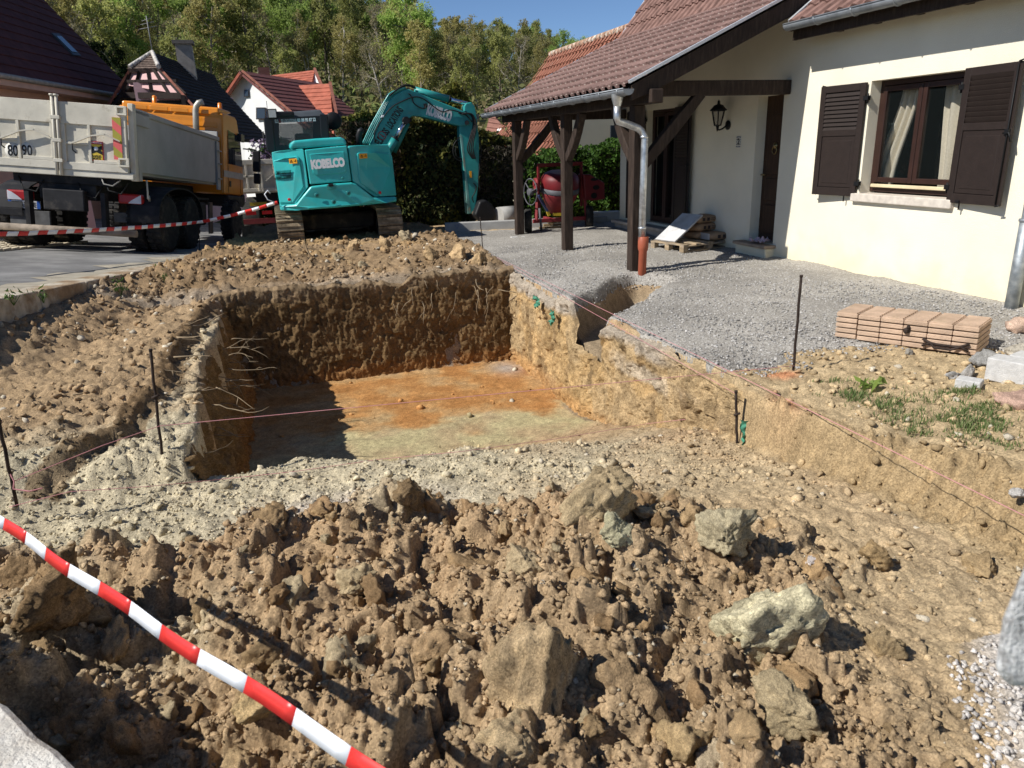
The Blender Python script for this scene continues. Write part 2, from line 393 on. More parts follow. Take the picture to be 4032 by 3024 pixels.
def zone_col(x, y):
    n = len(x); c = np.tile(np.array(SOIL), (n, 1))
    f = fbm(x*.9, y*.9, oct=4, seed=91); g = fbm(x*3.3, y*3.3, oct=4, seed=92)
    h = heap_mask(x, y)
    c = mixc(c, TAN, np.clip(.35+f*.6+g*.3, 0, 1)*np.where((x < -.7) & (y > 5), .45, 1))
    # pale crushed band between heap and pit, and the left strip
    pale = smooth(3.0, 3.8, y)*smooth(5.6, 5.0, y)*(1-h)*np.clip(1.15-.33*np.clip(x-.2, 0, 4)+g*.25, 0, 1)*(x < 3.05)
    strip = (x > xs_step(y))*(x < -.68)*smooth(4.6, 5.0, y)*(y < 9.2)
    c = mixc(c, PALE, np.clip(pale+.75*strip*np.clip(.7+g*.5, 0, 1), 0, 1))
    c = mixc(c, (.47, .41, .36), np.clip(np.exp(-((x-.25)/.5)**2-((y-4.0)/.22)**2)*1.2, 0, .9))
    c = mixc(c, PALE, h*np.clip(fbm(x*1.7+9, y*1.7, oct=3, seed=93)*1.6-.35, 0, .8))
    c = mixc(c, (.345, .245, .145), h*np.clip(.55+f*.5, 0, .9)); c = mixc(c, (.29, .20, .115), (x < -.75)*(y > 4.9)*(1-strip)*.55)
    c = mixc(c, TAN, smooth(2.0, 2.6, x)*(y < 4.5)*.6)
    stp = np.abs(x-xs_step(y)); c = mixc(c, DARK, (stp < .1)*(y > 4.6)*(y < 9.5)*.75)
    # pit floor
    pit = ((x > xl_edge(y)) & (x < 3.12) & (y > 5.2) & (y < YF+.03)).astype(float)
    of = smooth(7.45, 8.05, y+.38*fbm(x*2.2, y*2.2, oct=5, seed=94, gain=.6)+.06*x)
    yf_ = smooth(6.3, 7.0, y)
    c = mixc(c, YELLOW, pit*yf_*np.clip(.75+g*.5, .2, .95)); c = mixc(c, ORANGE, pit*of*np.clip(.9+g*.5, .3, 1))
    c = mixc(c, (.30, .13, .04), pit*of*np.clip(g*.8, 0, .6))
    c = mixc(c, (.33, .31, .30), pit*np.exp(-((x-2.85)/.2)**2-((y-9.35)/.3)**2)*.7)
    # far mound
    far = (y > YF+.02)*(x < 3.3)
    c = mixc(c, (.225, .152, .085), far*np.clip(.85+f*.6, 0, 1)); c = mixc(c, (.33, .28, .22), far*smooth(YF+.6, YF, y)*.6)
    c = mixc(c, (.38, .25, .12), far*np.clip(fbm(x*1.3+4, y*2.6, oct=3, seed=95)*1.8-.3, 0, .6)*smooth(11, 12, y))
    # trench sides, gravelly layer
    c = mixc(c, (.26, .20, .13), np.clip(trench_d(x, y)*1.2, 0, .9)*(x > 3))
    # right-hand bare soil
    c = mixc(c, (.43, .325, .19), ((x > 3.1) & (y < 5.3))*.85)
    cutf = smooth(xr_foot(y)-.12, xr_foot(y)+.02, x)*smooth(xr_edge(y)+.12, xr_edge(y)-.02, x)*(y < 4.5); c = mixc(c, (.33, .235, .125), cutf*.85)
    # orange marking spray on the soil next to the stakes
    sp = np.exp(-((x-3.55)/.12)**2-((y-4.45)/.08)**2)+np.exp(-((x-3.22)/.07)**2-((y-3.95)/.16)**2)
    c = mixc(c, (.55, .16, .06), np.clip(sp*(.5+g*1.2), 0, .55))
    # white chippings in the near right corner
    wg = smooth(.0, .25, x-2.35+.8*(1.75-y))*(y < 1.85)*smooth(3.3, 2.8, x)
    c = mixc(c, (.55, .51, .47), np.clip(wg*.9, 0, 1))
    k = 1+.12*fbm(x*9, y*9, oct=3, seed=96)
    return c*k[:, None]
# ---- polar net round the viewer's feet: finer where the soil is closer
u = np.concatenate([np.arange(math.asinh(.35), math.asinh(4.6/1.75), .0027), np.arange(math.asinh(4.6/1.75), math.asinh(19/1.75), .0046)]); R_ = 1.75*np.sinh(u)
TH = np.concatenate([np.arange(rad(-85), rad(-51), .03)+YAW, np.arange(rad(-51), rad(50), .0033)+YAW, np.arange(rad(50), rad(88), .03)+YAW])
RR, TT = np.meshgrid(R_, TH, indexing='ij')
GX, GY = (RR*np.sin(TT)).ravel(), (RR*np.cos(TT)).ravel()
gsd = gravel_sd(GX, GY); gm = (gsd > 0) & (trench_d(GX, GY) < .45)
GZ = terrain(GX, GY)
_g = GZ.reshape(len(R_), len(TH)); _b = _g.copy()
_b[1:-1, 1:-1] = (_g[1:-1, 1:-1]*4 + _g[:-2, 1:-1]*2 + _g[2:, 1:-1]*2 + _g[1:-1, :-2]*2 + _g[1:-1, 2:]*2 + _g[:-2, :-2] + _g[2:, 2:] + _g[:-2, 2:] + _g[2:, :-2])/16
_k = (heap_mask(GX, GY)*.85).reshape(_g.shape); GZ = (_g*(1-_k)+_b*_k).ravel()
soilM = soil_mat('soil', bump=.75, bdist=.016, bscale=85, fine=130, speck=.3)
Vg = np.stack([GX, GY, GZ-.035*smooth(.06, .2, gsd)*smooth(.4, .2, trench_d(GX, GY))], 1)
fm = np.ones((len(R_)-1, len(TH)-1), bool)
ground = np_mesh('ground', Vg, grid_faces(len(R_), len(TH)), soilM, zone_col(GX, GY))
tag(ground, 'bare churned earth with a rectangular pit dug into it', kind='structure')
# ---- gravel sheet
gmat = bpy.data.materials.new('gravel'); gmat.use_nodes = True
_t = gmat.node_tree; _b = _t.nodes['Principled BSDF']; _b.inputs['Roughness'].default_value = .9; _b.inputs['Specular IOR Level'].default_value = .15
_tc = _t.nodes.new('ShaderNodeTexCoord'); _v = _t.nodes.new('ShaderNodeTexVoronoi'); _v.inputs['Scale'].default_value = 78; _t.links.new(_tc.outputs['Object'], _v.inputs['Vector'])
_s = _t.nodes.new('ShaderNodeSeparateColor'); _t.links.new(_v.outputs['Color'], _s.inputs[0])
_r = _t.nodes.new('ShaderNodeValToRGB'); _r.color_ramp.elements[0].color = (.225, .205, .18, 1); _r.color_ramp.elements[1].color = (.44, .415, .375, 1); e = _r.color_ramp.elements.new(.6); e.color = (.315, .295, .262, 1)
_t.links.new(_s.outputs[0], _r.inputs[0])
_n = _t.nodes.new('ShaderNodeTexNoise'); _n.inputs['Scale'].default_value = .8; _n.inputs['Detail'].default_value = 5; _t.links.new(_tc.outputs['Object'], _n.inputs['Vector'])
_m = _t.nodes.new('ShaderNodeMapRange'); _m.inputs[1].default_value = .3; _m.inputs[2].default_value = .7; _m.inputs[3].default_value = .72; _m.inputs[4].default_value = 1.15; _t.links.new(_n.outputs[0], _m.inputs[0])
_x = _t.nodes.new('ShaderNodeMix'); _x.data_type = 'RGBA'; _x.blend_type = 'MULTIPLY'; _x.inputs[0].default_value = 1; _t.links.new(_r.outputs[0], _x.inputs[6]); _t.links.new(_m.outputs[0], _x.inputs[7]); _t.links.new(_x.outputs[2], _b.inputs['Base Color'])
_bp = _t.nodes.new('ShaderNodeBump'); _bp.inputs['Strength'].default_value = 1; _bp.inputs['Distance'].default_value = .005; _bp.invert = True; _t.links.new(_v.outputs['Distance'], _bp.inputs['Height']); _t.links.new(_bp.outputs[0], _b.inputs['Normal'])
i4 = np.arange(len(R_)*len(TH)).reshape(len(R_), len(TH)); g2 = gm.reshape(len(R_), len(TH))
fmask = g2[:-1, :-1] & g2[:-1, 1:] & g2[1:, 1:] & g2[1:, :-1]
F = grid_faces(len(R_), len(TH), fmask); used, inv = np.unique(F, return_inverse=True)
gx, gy = GX[used], GY[used]
sd = gravel_sd(gx, gy); ed = smooth(0, .16, sd)*smooth(.45, .15, trench_d(gx, gy))
gz = base(gx, gy) - .03*(1-ed) + .008*ed + .5*lumps(gx, gy, .03, 101, .9) + .012*fbm(gx*2, gy*2, oct=3, seed=102) + .02*smooth(6.9, 7.14, gx)
gravel = np_mesh('gravel_yard', np.stack([gx, gy, gz], 1), inv.reshape(-1, 4), gmat)
tag(gravel, 'grey crushed gravel yard in front of the house', kind='structure')
# ---- pit walls with their own fine relief
def pit_wall(name, org, along, n_in, length, ztop, zbot, colf, seed, res=.012, amp=1.0, lean=0.0, grooves=1.0):
    ns = int(length/res)+1; nz = int(1.45/res)+6
    s_ = np.linspace(0, length, ns); tt = np.linspace(0, 1, nz)
    Sg, Tg = np.meshgrid(s_, tt, indexing='ij'); Sg, Tg = Sg.ravel(), Tg.ravel()
    zt, zb = ztop(Sg), zbot(Sg); z = zt+(zb-zt)*Tg
    wz = z + .5*Sg*.15 + .08*fbm(Sg*2, z*2, oct=2, seed=seed+8)
    rid = 1-np.abs(fbm(Sg*11+wz*1.5, wz*1.6, oct=3, seed=seed+1))*1.6
    d = amp*(.035*fbm(Sg*1.6, z*1.6, oct=3, seed=seed) + grooves*.028*rid + .022*fbm(Sg*26, z*14, oct=4, seed=seed+2, gain=.65)
             + .035*blocks(Sg, z*.7, .16, seed+3) + .018*blocks(Sg, z*.8, .06, seed+4) + .007*blocks(Sg, z, .026, seed+7) + .12*lumps(Sg, z, .035, seed+10, .3, .8))
    ch = fbm(Sg*5, z*5, oct=2, seed=seed+9); d = d - amp*.05*smooth(.35, .6, ch)
    d = d + lean*Tg - .07*smooth(.03, 0, Tg)
    z = z + .03*smooth(.08, 0, Tg)*fbm(Sg*7, Sg*0, oct=3, seed=seed+5)
    P = np.array(org)[None, :] + np.outer(Sg, along) + np.outer(d, n_in); P[:, 2] = z
    c = colf(P, Sg, z)
    k = 1+.2*fbm(Sg*8, z*8, oct=3, seed=seed+6)
    o = np_mesh(name, P, grid_faces(ns, nz), soilM, c*k[:, None]); tag(o, kind='structure')
    return o
def col_right(P, s, z):
    n = len(s); y = P[:, 1]; c = np.tile(np.array((.37, .265, .145)), (n, 1)); g = fbm(s*2.5, z*2.5, oct=4, seed=111)
    c = mixc(c, (.42, .275, .125), np.clip(g*1.2+.1, 0, .7)); c = mixc(c, (.20, .135, .07), np.clip(fbm(s*5, z*3, oct=3, seed=112)*1.5-.3, 0, .8))
    c = mixc(c, (.46, .375, .27), smooth(-.42, -.36, z)*smooth(-.2, -.26, z)*smooth(6.6, 6.2, y)*smooth(4.3, 4.8, y)*np.clip(.8+g, 0, 1))
    c = mixc(c, (.34, .31, .275), smooth(-.16, -.06, z+.05*g)*smooth(5.0, 5.6, y)); c = mixc(c, (.36, .26, .14), smooth(-.3, 0, z)*.4)
    c = mixc(c, ORANGE, smooth(-.95, -1.15, z)*.6); return c
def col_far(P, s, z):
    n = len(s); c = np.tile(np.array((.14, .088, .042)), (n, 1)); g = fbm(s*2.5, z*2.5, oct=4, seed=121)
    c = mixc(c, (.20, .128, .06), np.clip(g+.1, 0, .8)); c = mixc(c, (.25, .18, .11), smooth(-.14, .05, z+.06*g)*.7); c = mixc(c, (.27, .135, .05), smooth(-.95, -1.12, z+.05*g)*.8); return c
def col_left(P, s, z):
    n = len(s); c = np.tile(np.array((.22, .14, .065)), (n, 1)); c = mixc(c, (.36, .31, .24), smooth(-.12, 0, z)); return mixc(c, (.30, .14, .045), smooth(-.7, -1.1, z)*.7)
zbr = lambda s: np.where(YF+.05-s > 7.2, -1.24, -1.24+.80*smooth(7.3, 4.1, YF+.05-s))
def ztr(s):
    y = YF+.05-s; notch = smooth(6.62, 6.8, y)*smooth(7.62, 7.42, y); return .03*np.cos(s*3) + .01 - .46*notch - .03*fbm(s*3, s*0, oct=3, seed=5)**2
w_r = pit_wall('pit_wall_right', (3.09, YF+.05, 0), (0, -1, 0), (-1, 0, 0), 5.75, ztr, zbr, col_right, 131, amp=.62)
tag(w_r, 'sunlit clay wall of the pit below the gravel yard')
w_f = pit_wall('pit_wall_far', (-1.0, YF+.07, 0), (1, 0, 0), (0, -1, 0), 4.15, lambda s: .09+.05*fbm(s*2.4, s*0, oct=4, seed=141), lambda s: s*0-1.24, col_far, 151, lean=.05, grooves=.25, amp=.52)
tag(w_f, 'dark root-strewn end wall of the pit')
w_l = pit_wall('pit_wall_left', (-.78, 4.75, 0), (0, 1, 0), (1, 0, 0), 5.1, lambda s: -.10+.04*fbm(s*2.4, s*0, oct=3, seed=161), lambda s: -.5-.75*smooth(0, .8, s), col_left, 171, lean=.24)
tag(w_l, 'shaded side wall of the pit with roots hanging out')
# ---- wide ground to the horizon
mb = MB(); gr = M('far_earth', (.10, .12, .045), var=.3, scale=.3, rough=.95, spec=.1)
xs = [-900, -60, -24, 30, 80, 900]; ys = [-300, -40, 19.2, 40, 60, 1500]
for i in range(5):
    for j in range(5):
        zg = -1.9 if (i == 2 and j == 1) else -.9
        mb.quad((xs[i], ys[j], zg), (xs[i+1], ys[j], zg), (xs[i+1], ys[j+1], zg), (xs[i], ys[j+1], zg))
tag(mb.build('terrain', gr, fix=False), 'flat land around the building plot', kind='structure')
# ---- road, kerb
ROADM = M('asphalt', (.19, .186, .18), var=.22, scale=1.4, rough=.9, bump=.5, bscale=170, spec=.2, col2=(.245, .24, .228), mixs=.7)
def road_pt(a, s, dz=0): # along kerb, to the road side
    p = CA + CD*a + CN*s; return V3((p.x, p.y, road_z(p.x, p.y)+dz))
mb = MB(); na, ns_ = 60, 26
al = np.linspace(-9, 34, na); sl = np.linspace(.25, 12, ns_)
for i in range(na-1):
    for j in range(ns_-1):
        mb.add([road_pt(al[i], sl[j]), road_pt(al[i+1], sl[j]), road_pt(al[i+1], sl[j+1]), road_pt(al[i], sl[j+1])], [(0, 1, 2, 3)])
# the roadway widens behind the excavator
for i in range(24):
    a0, a1 = CLEN+1.2+i*.75, CLEN+1.2+(i+1)*.75
    mb.add([road_pt(a0, -5.5, -.004), road_pt(a1, -5.5, -.004), road_pt(a1, .25, -.004), road_pt(a0, .25, -.004)], [(0, 1, 2, 3)])
tag(mb.build('road', ROADM), 'grey asphalt street running downhill past the plot', kind='structure')
KM = M('kerb_concrete', (.48, .43, .34), var=.25, scale=9, rough=.95, bump=.8, bscale=40, col2=(.30, .21, .125), mixs=2.5, mixr=(.38, .55))
kb = thing('kerb', 'pale concrete kerb with earth-stained face between street and pit', 'kerb', CA); kb['kind'] = 'structure'
a = -2.0; i = 0
while a < CLEN+1.0:
    l = .98; mb = MB(); dz = .02*math.sin(i*2.3)
    pts = []
    for z0 in (-.62, None):
        for (aa, ss) in ((a, -.02+.01*math.sin(i)), (a+l, -.02+.01*math.sin(i)), (a+l, .26), (a, .26)):
            p = road_pt(aa, ss, .05 if z0 is None else z0); pts.append(p)
    mb.hexa(pts); bevel(mb.build('kerb_stone', KM, kb), .018, 2)
    a += l+.012; i += 1
# verge of beaten dust between kerb and carriageway
mb = MB(); ds = M('dusty_verge', (.36, .32, .25), var=.25, scale=3, rough=.95, bump=.6, bscale=90, spec=.1)
aa = np.linspace(-4, CLEN+7, 70); prev = None
for k, a in enumerate(aa):
    wdt = .55 + .18*math.sin(k*.9)+.12*math.sin(k*2.3); cur = (road_pt(a, .26, .012), road_pt(a, .26+wdt, .005))
    if prev: mb.add([prev[0], cur[0], cur[1], prev[1]], [(0, 1, 2, 3)])
    prev = cur
tag(mb.build('verge', ds), 'strip of beaten dust beside the kerb', kind='structure')
# ================================================================== THE HOUSE
PLAST = bpy.data.materials.new('plaster'); PLAST.use_nodes = True
_t = PLAST.node_tree; N, L = _t.nodes, _t.links; _b = N['Principled BSDF']; _b.inputs['Roughness'].default_value = .93; _b.inputs['Specular IOR Level'].default_value = .1
_tc = N.new('ShaderNodeTexCoord'); _sp = N.new('ShaderNodeSeparateXYZ'); L.new(_tc.outputs['Object'], _sp.inputs[0])
_n = N.new('ShaderNodeTexNoise'); _n.inputs['Scale'].default_value = 2.2; _n.inputs['Detail'].default_value = 7; L.new(_tc.outputs['Object'], _n.inputs['Vector'])
_a = N.new('ShaderNodeMath'); _a.operation = 'MULTIPLY_ADD'; _a.inputs[1].default_value = .9; L.new(_n.outputs[0], _a.inputs[0]); L.new(_sp.outputs['Z'], _a.inputs[2])
_r = N.new('ShaderNodeMapRange'); _r.interpolation_type = 'SMOOTHSTEP'; _r.inputs[1].default_value = .4; _r.inputs[2].default_value = 1.0; L.new(_a.outputs[0], _r.inputs[0])
_x = N.new('ShaderNodeMix'); _x.data_type = 'RGBA'; _x.inputs[6].default_value = (.78, .685, .47, 1); _x.inputs[7].default_value = (.79, .728, .58, 1); L.new(_r.outputs[0], _x.inputs[0])
_n2 = N.new('ShaderNodeTexNoise'); _n2.inputs['Scale'].default_value = 1.1; _n2.inputs['Detail'].default_value = 6; L.new(_tc.outputs['Object'], _n2.inputs['Vector'])
_r2 = N.new('ShaderNodeMapRange'); _r2.inputs[1].default_value = .3; _r2.inputs[2].default_value = .7; _r2.inputs[3].default_value = .89; _r2.inputs[4].default_value = 1.05; L.new(_n2.outputs[0], _r2.inputs[0])
_y = N.new('ShaderNodeMix'); _y.data_type = 'RGBA'; _y.blend_type = 'MULTIPLY'; _y.inputs[0].default_value = 1; L.new(_x.outputs[2], _y.inputs[6]); L.new(_r2.outputs[0], _y.inputs[7]); L.new(_y.outputs[2], _b.inputs['Base Color'])
_n3 = N.new('ShaderNodeTexNoise'); _n3.inputs['Scale'].default_value = 130; _n3.inputs['Detail'].default_value = 4; L.new(_tc.outputs['Object'], _n3.inputs['Vector'])
_bp = N.new('ShaderNodeBump'); _bp.inputs['Strength'].default_value = .55; _bp.inputs['Distance'].default_value = .01; L.new(_n3.outputs[0], _bp.inputs['Height']); L.new(_bp.outputs[0], _b.inputs['Normal'])
WOOD = M('stained_beam', (.034, .022, .016), var=.35, scale=5, rough=.75, bump=.4, bscale=25, stretch=(6, 6, 1), col2=(.07, .048, .036), mixs=3, mixr=(.5, .75))
SHUT = M('shutter_paint', (.022, .0145, .012), var=.12, scale=12, rough=.55, spec=.35, bump=.15, bscale=40)
FRM = M('window_frame_paint', (.032, .014, .010), var=.15, scale=10, rough=.45, spec=.4)
ZINC = M('zinc', (.27, .29, .31), var=.16, scale=5, rough=.5, metal=.4, col2=(.20, .215, .23), mixs=6, bump=.05)
ZINCN = M('galvanised_pipe', (.60, .62, .63), var=.2, scale=14, rough=.36, metal=.8, col2=(.40, .42, .44), mixs=9)
TERRA = M('orange_plastic_pipe', (.32, .085, .045), var=.12, scale=7, rough=.5)
TILE = M('roof_tile', (.19, .120, .104), var=.3, scale=9, rough=.9, spec=.12, bump=.35, bscale=70, col2=(.46, .40, .33), mixs=22, mixr=(.62, .68), objvar=.2)
TILEJ = M('roof_tile_upper', (.215, .128, .106), var=.3, scale=6, rough=.9, spec=.12, bump=.35, bscale=70, col2=(.42, .37, .31), mixs=14, mixr=(.69, .75))
IRON = M('black_iron', (.012, .012, .013), var=.2, scale=20, rough=.5, metal=.3)
STONE = M('sandstone_sill', (.55, .49, .42), var=.15, scale=14, rough=.9, bump=.3, bscale=90)
GLASS = M('window_glass', (.02, .025, .025), rough=.03, var=0, spec=.6, trans=.0, alpha=.16)
ROOMD = M('dark_room', (.02, .018, .016), rough=.9, var=.1)
house = thing('house', 'cream plastered house with dark shutters, tiled roof and timber porch', 'house', (WALLX, 9, 0))
# ---- front wall with openings: (y0,y1,z0,z1)
WIN = (6.42, 7.74, 1.02, 2.355); DOOR = (9.38, 9.98, .20, 2.33); FWIN = (12.35, 13.47, .21, 2.31)
holes = [WIN, DOOR, FWIN]
ycuts = sorted({-1.5, 14.62} | {h[0] for h in holes} | {h[1] for h in holes}); zcuts = sorted({-.4, 3.62} | {h[2] for h in holes} | {h[3] for h in holes})
mb = MB()
for i in range(len(ycuts)-1):
    for j in range(len(zcuts)-1):
        y0, y1, z0, z1 = ycuts[i], ycuts[i+1], zcuts[j], zcuts[j+1]
        if any(h[0]-1e-6 <= y0 and y1 <= h[1]+1e-6 and h[2]-1e-6 <= z0 and z1 <= h[3]+1e-6 for h in holes): continue
        mb.add([(WALLX, y0, z0), (WALLX, y0, z1), (WALLX, y1, z1), (WALLX, y1, z0)], [(0, 1, 2, 3)])
for (y0, y1, z0, z1) in holes:
    dp = .24
    mb.add([(WALLX, y0, z0), (WALLX, y1, z0), (WALLX, y1, z1), (WALLX, y0, z1), (WALLX+dp, y0, z0), (WALLX+dp, y1, z0), (WALLX+dp, y1, z1), (WALLX+dp, y0, z1)],
           [(0, 1, 5, 4), (1, 2, 6, 5), (2, 3, 7, 6), (3, 0, 4, 7)])
# far side wall and back
mb.add([(WALLX, 14.62, -.4), (WALLX+7, 14.62, -.4), (WALLX+7, 14.62, 3.6), (WALLX, 14.62, 3.6)], [(0, 1, 2, 3)])
mb.add([(WALLX, -1.5, -.4), (WALLX+7, -1.5, -.4), (WALLX+7, -1.5, 3.6), (WALLX, -1.5, 3.6)], [(0, 1, 2, 3)])
mb.add([(WALLX+7, -1.5, -.4), (WALLX+7, 14.62, -.4), (WALLX+7, 14.62, 3.6), (WALLX+7, -1.5, 3.6)], [(0, 1, 2, 3)])
wall = mb.build('wall', PLAST, house, fix=False)
for (y0, y1, z0, z1) in (WIN, FWIN):   # dark rooms behind the openings
    mb = MB()
    for a_, b_ in (((WALLX+1.8, y0-.6, z0-.6), (WALLX+1.82, y1+.6, z1+.3)), ((WALLX+.3, y0-.6, z0-.62), (WALLX+1.8, y1+.6, z0-.6)), ((WALLX+.3, y0-.62, z0-.6), (WALLX+1.8, y0-.6, z1+.3)), ((WALLX+.3, y1+.6, z0-.6), (WALLX+1.8, y1+.62, z1+.3)), ((WALLX+.3, y0-.6, z1+.3), (WALLX+1.8, y1+.6, z1+.32))): mb.bb(a_, b_)
    mb.build('room', ROOMD, house)
# ---- window
def casement(name, y0, y1, z0, z1, x, leaves, parent, kick=.05, fw=.065):
    win = thing(name, '', '', (x, y0, z0)); del win['label']; del win['category']
    setp(win, parent, Matrix.Translation((x, y0, z0)))
    mb = MB()
    mb.bb((x, y0, z0), (x+.06, y0+fw, z1)); mb.bb((x, y1-fw, z0), (x+.06, y1, z1)); mb.bb((x, y0+fw, z1-fw), (x+.06, y1-fw, z1)); mb.bb((x, y0+fw, z0), (x+.06, y1-fw, z0+fw))
    bevel(mb.build('frame', FRM, win), .006, 1)
    wl = (y1-y0-2*fw)/leaves
    for k in range(leaves):
        a, b = y0+fw+k*wl+.004, y0+fw+(k+1)*wl-.004; zz0, zz1 = z0+fw+kick, z1-fw-.004; t = .06; mb = MB()
        mb.bb((x-.02, a, zz0), (x+.04, a+t, zz1)); mb.bb((x-.02, b-t, zz0), (x+.04, b, zz1)); mb.bb((x-.02, a+t, zz1-t), (x+.04, b-t, zz1)); mb.bb((x-.02, a+t, zz0), (x+.04, b-t, zz0+t))
        bevel(mb.build('sash', FRM, win), .006, 1)
        mb = MB(); mb.bb((x+.005, a+t, zz0+t), (x+.012, b-t, zz1-t)); mb.build('pane', GLASS, win)
    return win
wn = casement('window', WIN[0], WIN[1], WIN[2]+.03, WIN[3], WALLX+.15, 2, house)
mb = MB(); mb.bb((WALLX+.10, WIN[0]+.05, WIN[2]+.085), (WALLX+.145, WIN[1]-.06, WIN[2]+.125)); bevel(mb.build('weather_bar', M('cream_bar', (.62, .52, .33), rough=.6), wn), .006, 1)
mb = MB(); mb.bb((WALLX-.06, WIN[0]-.10, WIN[2]-.09), (WALLX+.2, WIN[1]+.09, WIN[2]+.012)); bevel(mb.build('window_sill', STONE, house), .012, 2)
# curtains
def curtain(pts_top, pts_bot, z1, z0, label):
    mb = MB(); n = len(pts_top); rows = 10; vs_, fs = [], []
    for r in range(rows+1):
        t = r/rows; tt = t*t*(3-2*t)
        for i in range(n):
            y = pts_top[i][0]*(1-tt)+pts_bot[i][0]*tt; x = pts_top[i][1]*(1-t)+pts_bot[i][1]*t
            vs_.append((x, y, z1+(z0-z1)*t))
    for r in range(rows):
        for i in range(n-1): fs.append((r*n+i, r*n+i+1, (r+1)*n+i+1, (r+1)*n+i))
    mb.add(vs_, fs, True)
    o = mb.build('curtain', M('linen', (.66, .60, .47), var=.1, scale=60, rough=.95, bump=.2, bscale=300), None)
    s = o.modifiers.new('s', 'SOLIDIFY'); s.thickness = .004
    return tag(o, label, 'curtain', 'curtains behind the window')
def folds(y0, y1, x, n=26, amp=.035, f=3.0): return [(y0+(y1-y0)*i/(n-1), x+amp*math.sin(i/(n-1)*f*2*math.pi)) for i in range(n)]
curtain(folds(7.60, 7.33, WALLX+.36), folds(7.92, 7.55, WALLX+.33, f=3), 2.28, 1.1, 'cream linen curtain gathered beside the window mullion')
curtain(folds(6.98, 6.60, WALLX+.36, f=2), folds(6.90, 6.60, WALLX+.35, f=2), 2.28, 1.06, 'cream linen curtain hanging straight beside the larger open shutter')
# ---- shutters: hinged panels with louvres above
def shutter(hinge, ang, wd, z0, z1, parent, latch=True, name='shutter'):
    """hinge at (x,y); panel runs from the hinge in direction ang (in plan)"""
    d = V3((math.cos(ang), math.sin(ang), 0)); n = V3((d.y, -d.x, 0)); h = V3((hinge[0], hinge[1], 0))
    up = V3((0, 0, 1)); m = Matrix((d, n, up)).transposed()
    sh = thing(name, '', '', h+up*z0); del sh['label']; del sh['category']; setp(sh, parent, Matrix.Translation(h+up*z0))
    H_ = z1-z0; t = .034; st = .085
    def B(a0, a1, b0, b1, th=t, mbx=None):
        mbx.box(h + d*((a0+a1)/2) + up*(z0+(b0+b1)/2), (a1-a0, th, b1-b0), m)
    mb = MB(); B(0, st, 0, H_, mbx=mb); B(wd-st, wd, 0, H_, mbx=mb); B(st, wd-st, 0, .10, mbx=mb); B(st, wd-st, H_-.085, H_, mbx=mb); B(st, wd-st, H_*.545, H_*.545+.075, mbx=mb)
    bevel(mb.build('frame', SHUT, sh), .004, 1)
    mb = MB(); B(st, wd-st, .10, H_*.545, .016, mb); B(st+.05, wd-st-.05, .15, H_*.545-.05, .026, mb); bevel(mb.build('panel', SHUT, sh), .008, 1)
    zlo, zhi = H_*.545+.075, H_-.085; ns_ = max(6, int((zhi-zlo)/.047)); me = None
    for k in range(ns_):
        zc = zlo+(k+.5)*(zhi-zlo)/ns_
        if me is None:
            mb = MB(); mb.box((0, 0, 0), (wd-2*st, .010, .062), Matrix.Rotation(rad(-24), 3, 'X')); me = mb.mesh('louvre')
        bas = Matrix.Translation(h + d*(wd/2) + up*(z0+zc)) @ m.to_4x4(); link_mesh('slat', me, SHUT, sh, bas)
    for zz in (z0+.16, z1-.18):
        mb = MB(); mb.box(h - d*.015 + up*zz, (.07, .045, .05), m); mb.tube([h-d*.03+up*(zz-.06), h-d*.03+up*(zz+.05)], .012, 6); mb.build('hinge', IRON, sh)
    if latch:
        q = h + d*(wd-.03) + n*.03; mb = MB(); mb.tube([q+up*(z0+.02), q+up*(z1-.02)], .008, 6); mb.tube([q+up*(z0+H_*.52)-d*.05, q+up*(z0+H_*.52)+d*.04+n*.02, q+up*(z0+H_*.46)+d*.05], .009, 6); mb.box(q+up*(z0+H_*.53), (.05, .03, .05), m)
        for zz in (z0, z1): mb.tube([q+up*zz, q+up*(zz+.012)+d*.05], .008, 6)
        mb.build('espagnolette_bolt', IRON, sh)
    for a_ in (wd*.25,):
        q = h + d*a_ + up*(z0-.0); mb = MB(); mb.tube([q-up*.07, q+up*.02, q+up*.03+n*.03], .009, 6); mb.box(q+n*.02+up*.015, (.05, .03, .03), m); mb.build('catch', IRON, sh)
    return sh
OUT = V3((-1, 0, 0))
shutter((WALLX-.035, WIN[1]+.03), math.atan2(1, -.12), .70, WIN[2]-.03, WIN[3]-.01, house)
shutter((WALLX-.035, WIN[0]-.03), math.atan2(-1, -.10), .70, WIN[2]-.02, WIN[3]+.01, house)
# ---- front door
mb = MB(); mb.bb((WALLX+.17, DOOR[0], DOOR[2]), (WALLX+.22, DOOR[1], DOOR[3]))
dr = mb.build('front_door', M('oak_door', (.045, .022, .012), var=.3, scale=4, rough=.5, stretch=(8, 8, 1), bump=.2, bscale=20), house)
mb = MB()
for (a, b) in ((.12, .55), (.62, .95)): mb.bb((WALLX+.15, DOOR[0]+.1, DOOR[2]+a), (WALLX+.172, DOOR[1]-.1, DOOR[2]+b))
bevel(mb.build('door_panel', MATS['oak_door'], dr), .015, 2)
mb = MB(); arch = [(DOOR[0]+.1, 1.22), (DOOR[1]-.1, 1.22), (DOOR[1]-.1, 1.85)] + [((DOOR[0]+DOOR[1])/2+.2*math.cos(t), 1.85+.22*math.sin(t)) for t in np.linspace(.2, math.pi-.2, 8)] + [(DOOR[0]+.1, 1.85)]
mb.prism([(WALLX+.15, y, z) for y, z in arch], (.022, 0, 0)); bevel(mb.build('door_panel', MATS['oak_door'], dr), .012, 2)
BRASS = M('tarnished_brass', (.30, .22, .10), rough=.35, metal=.9)
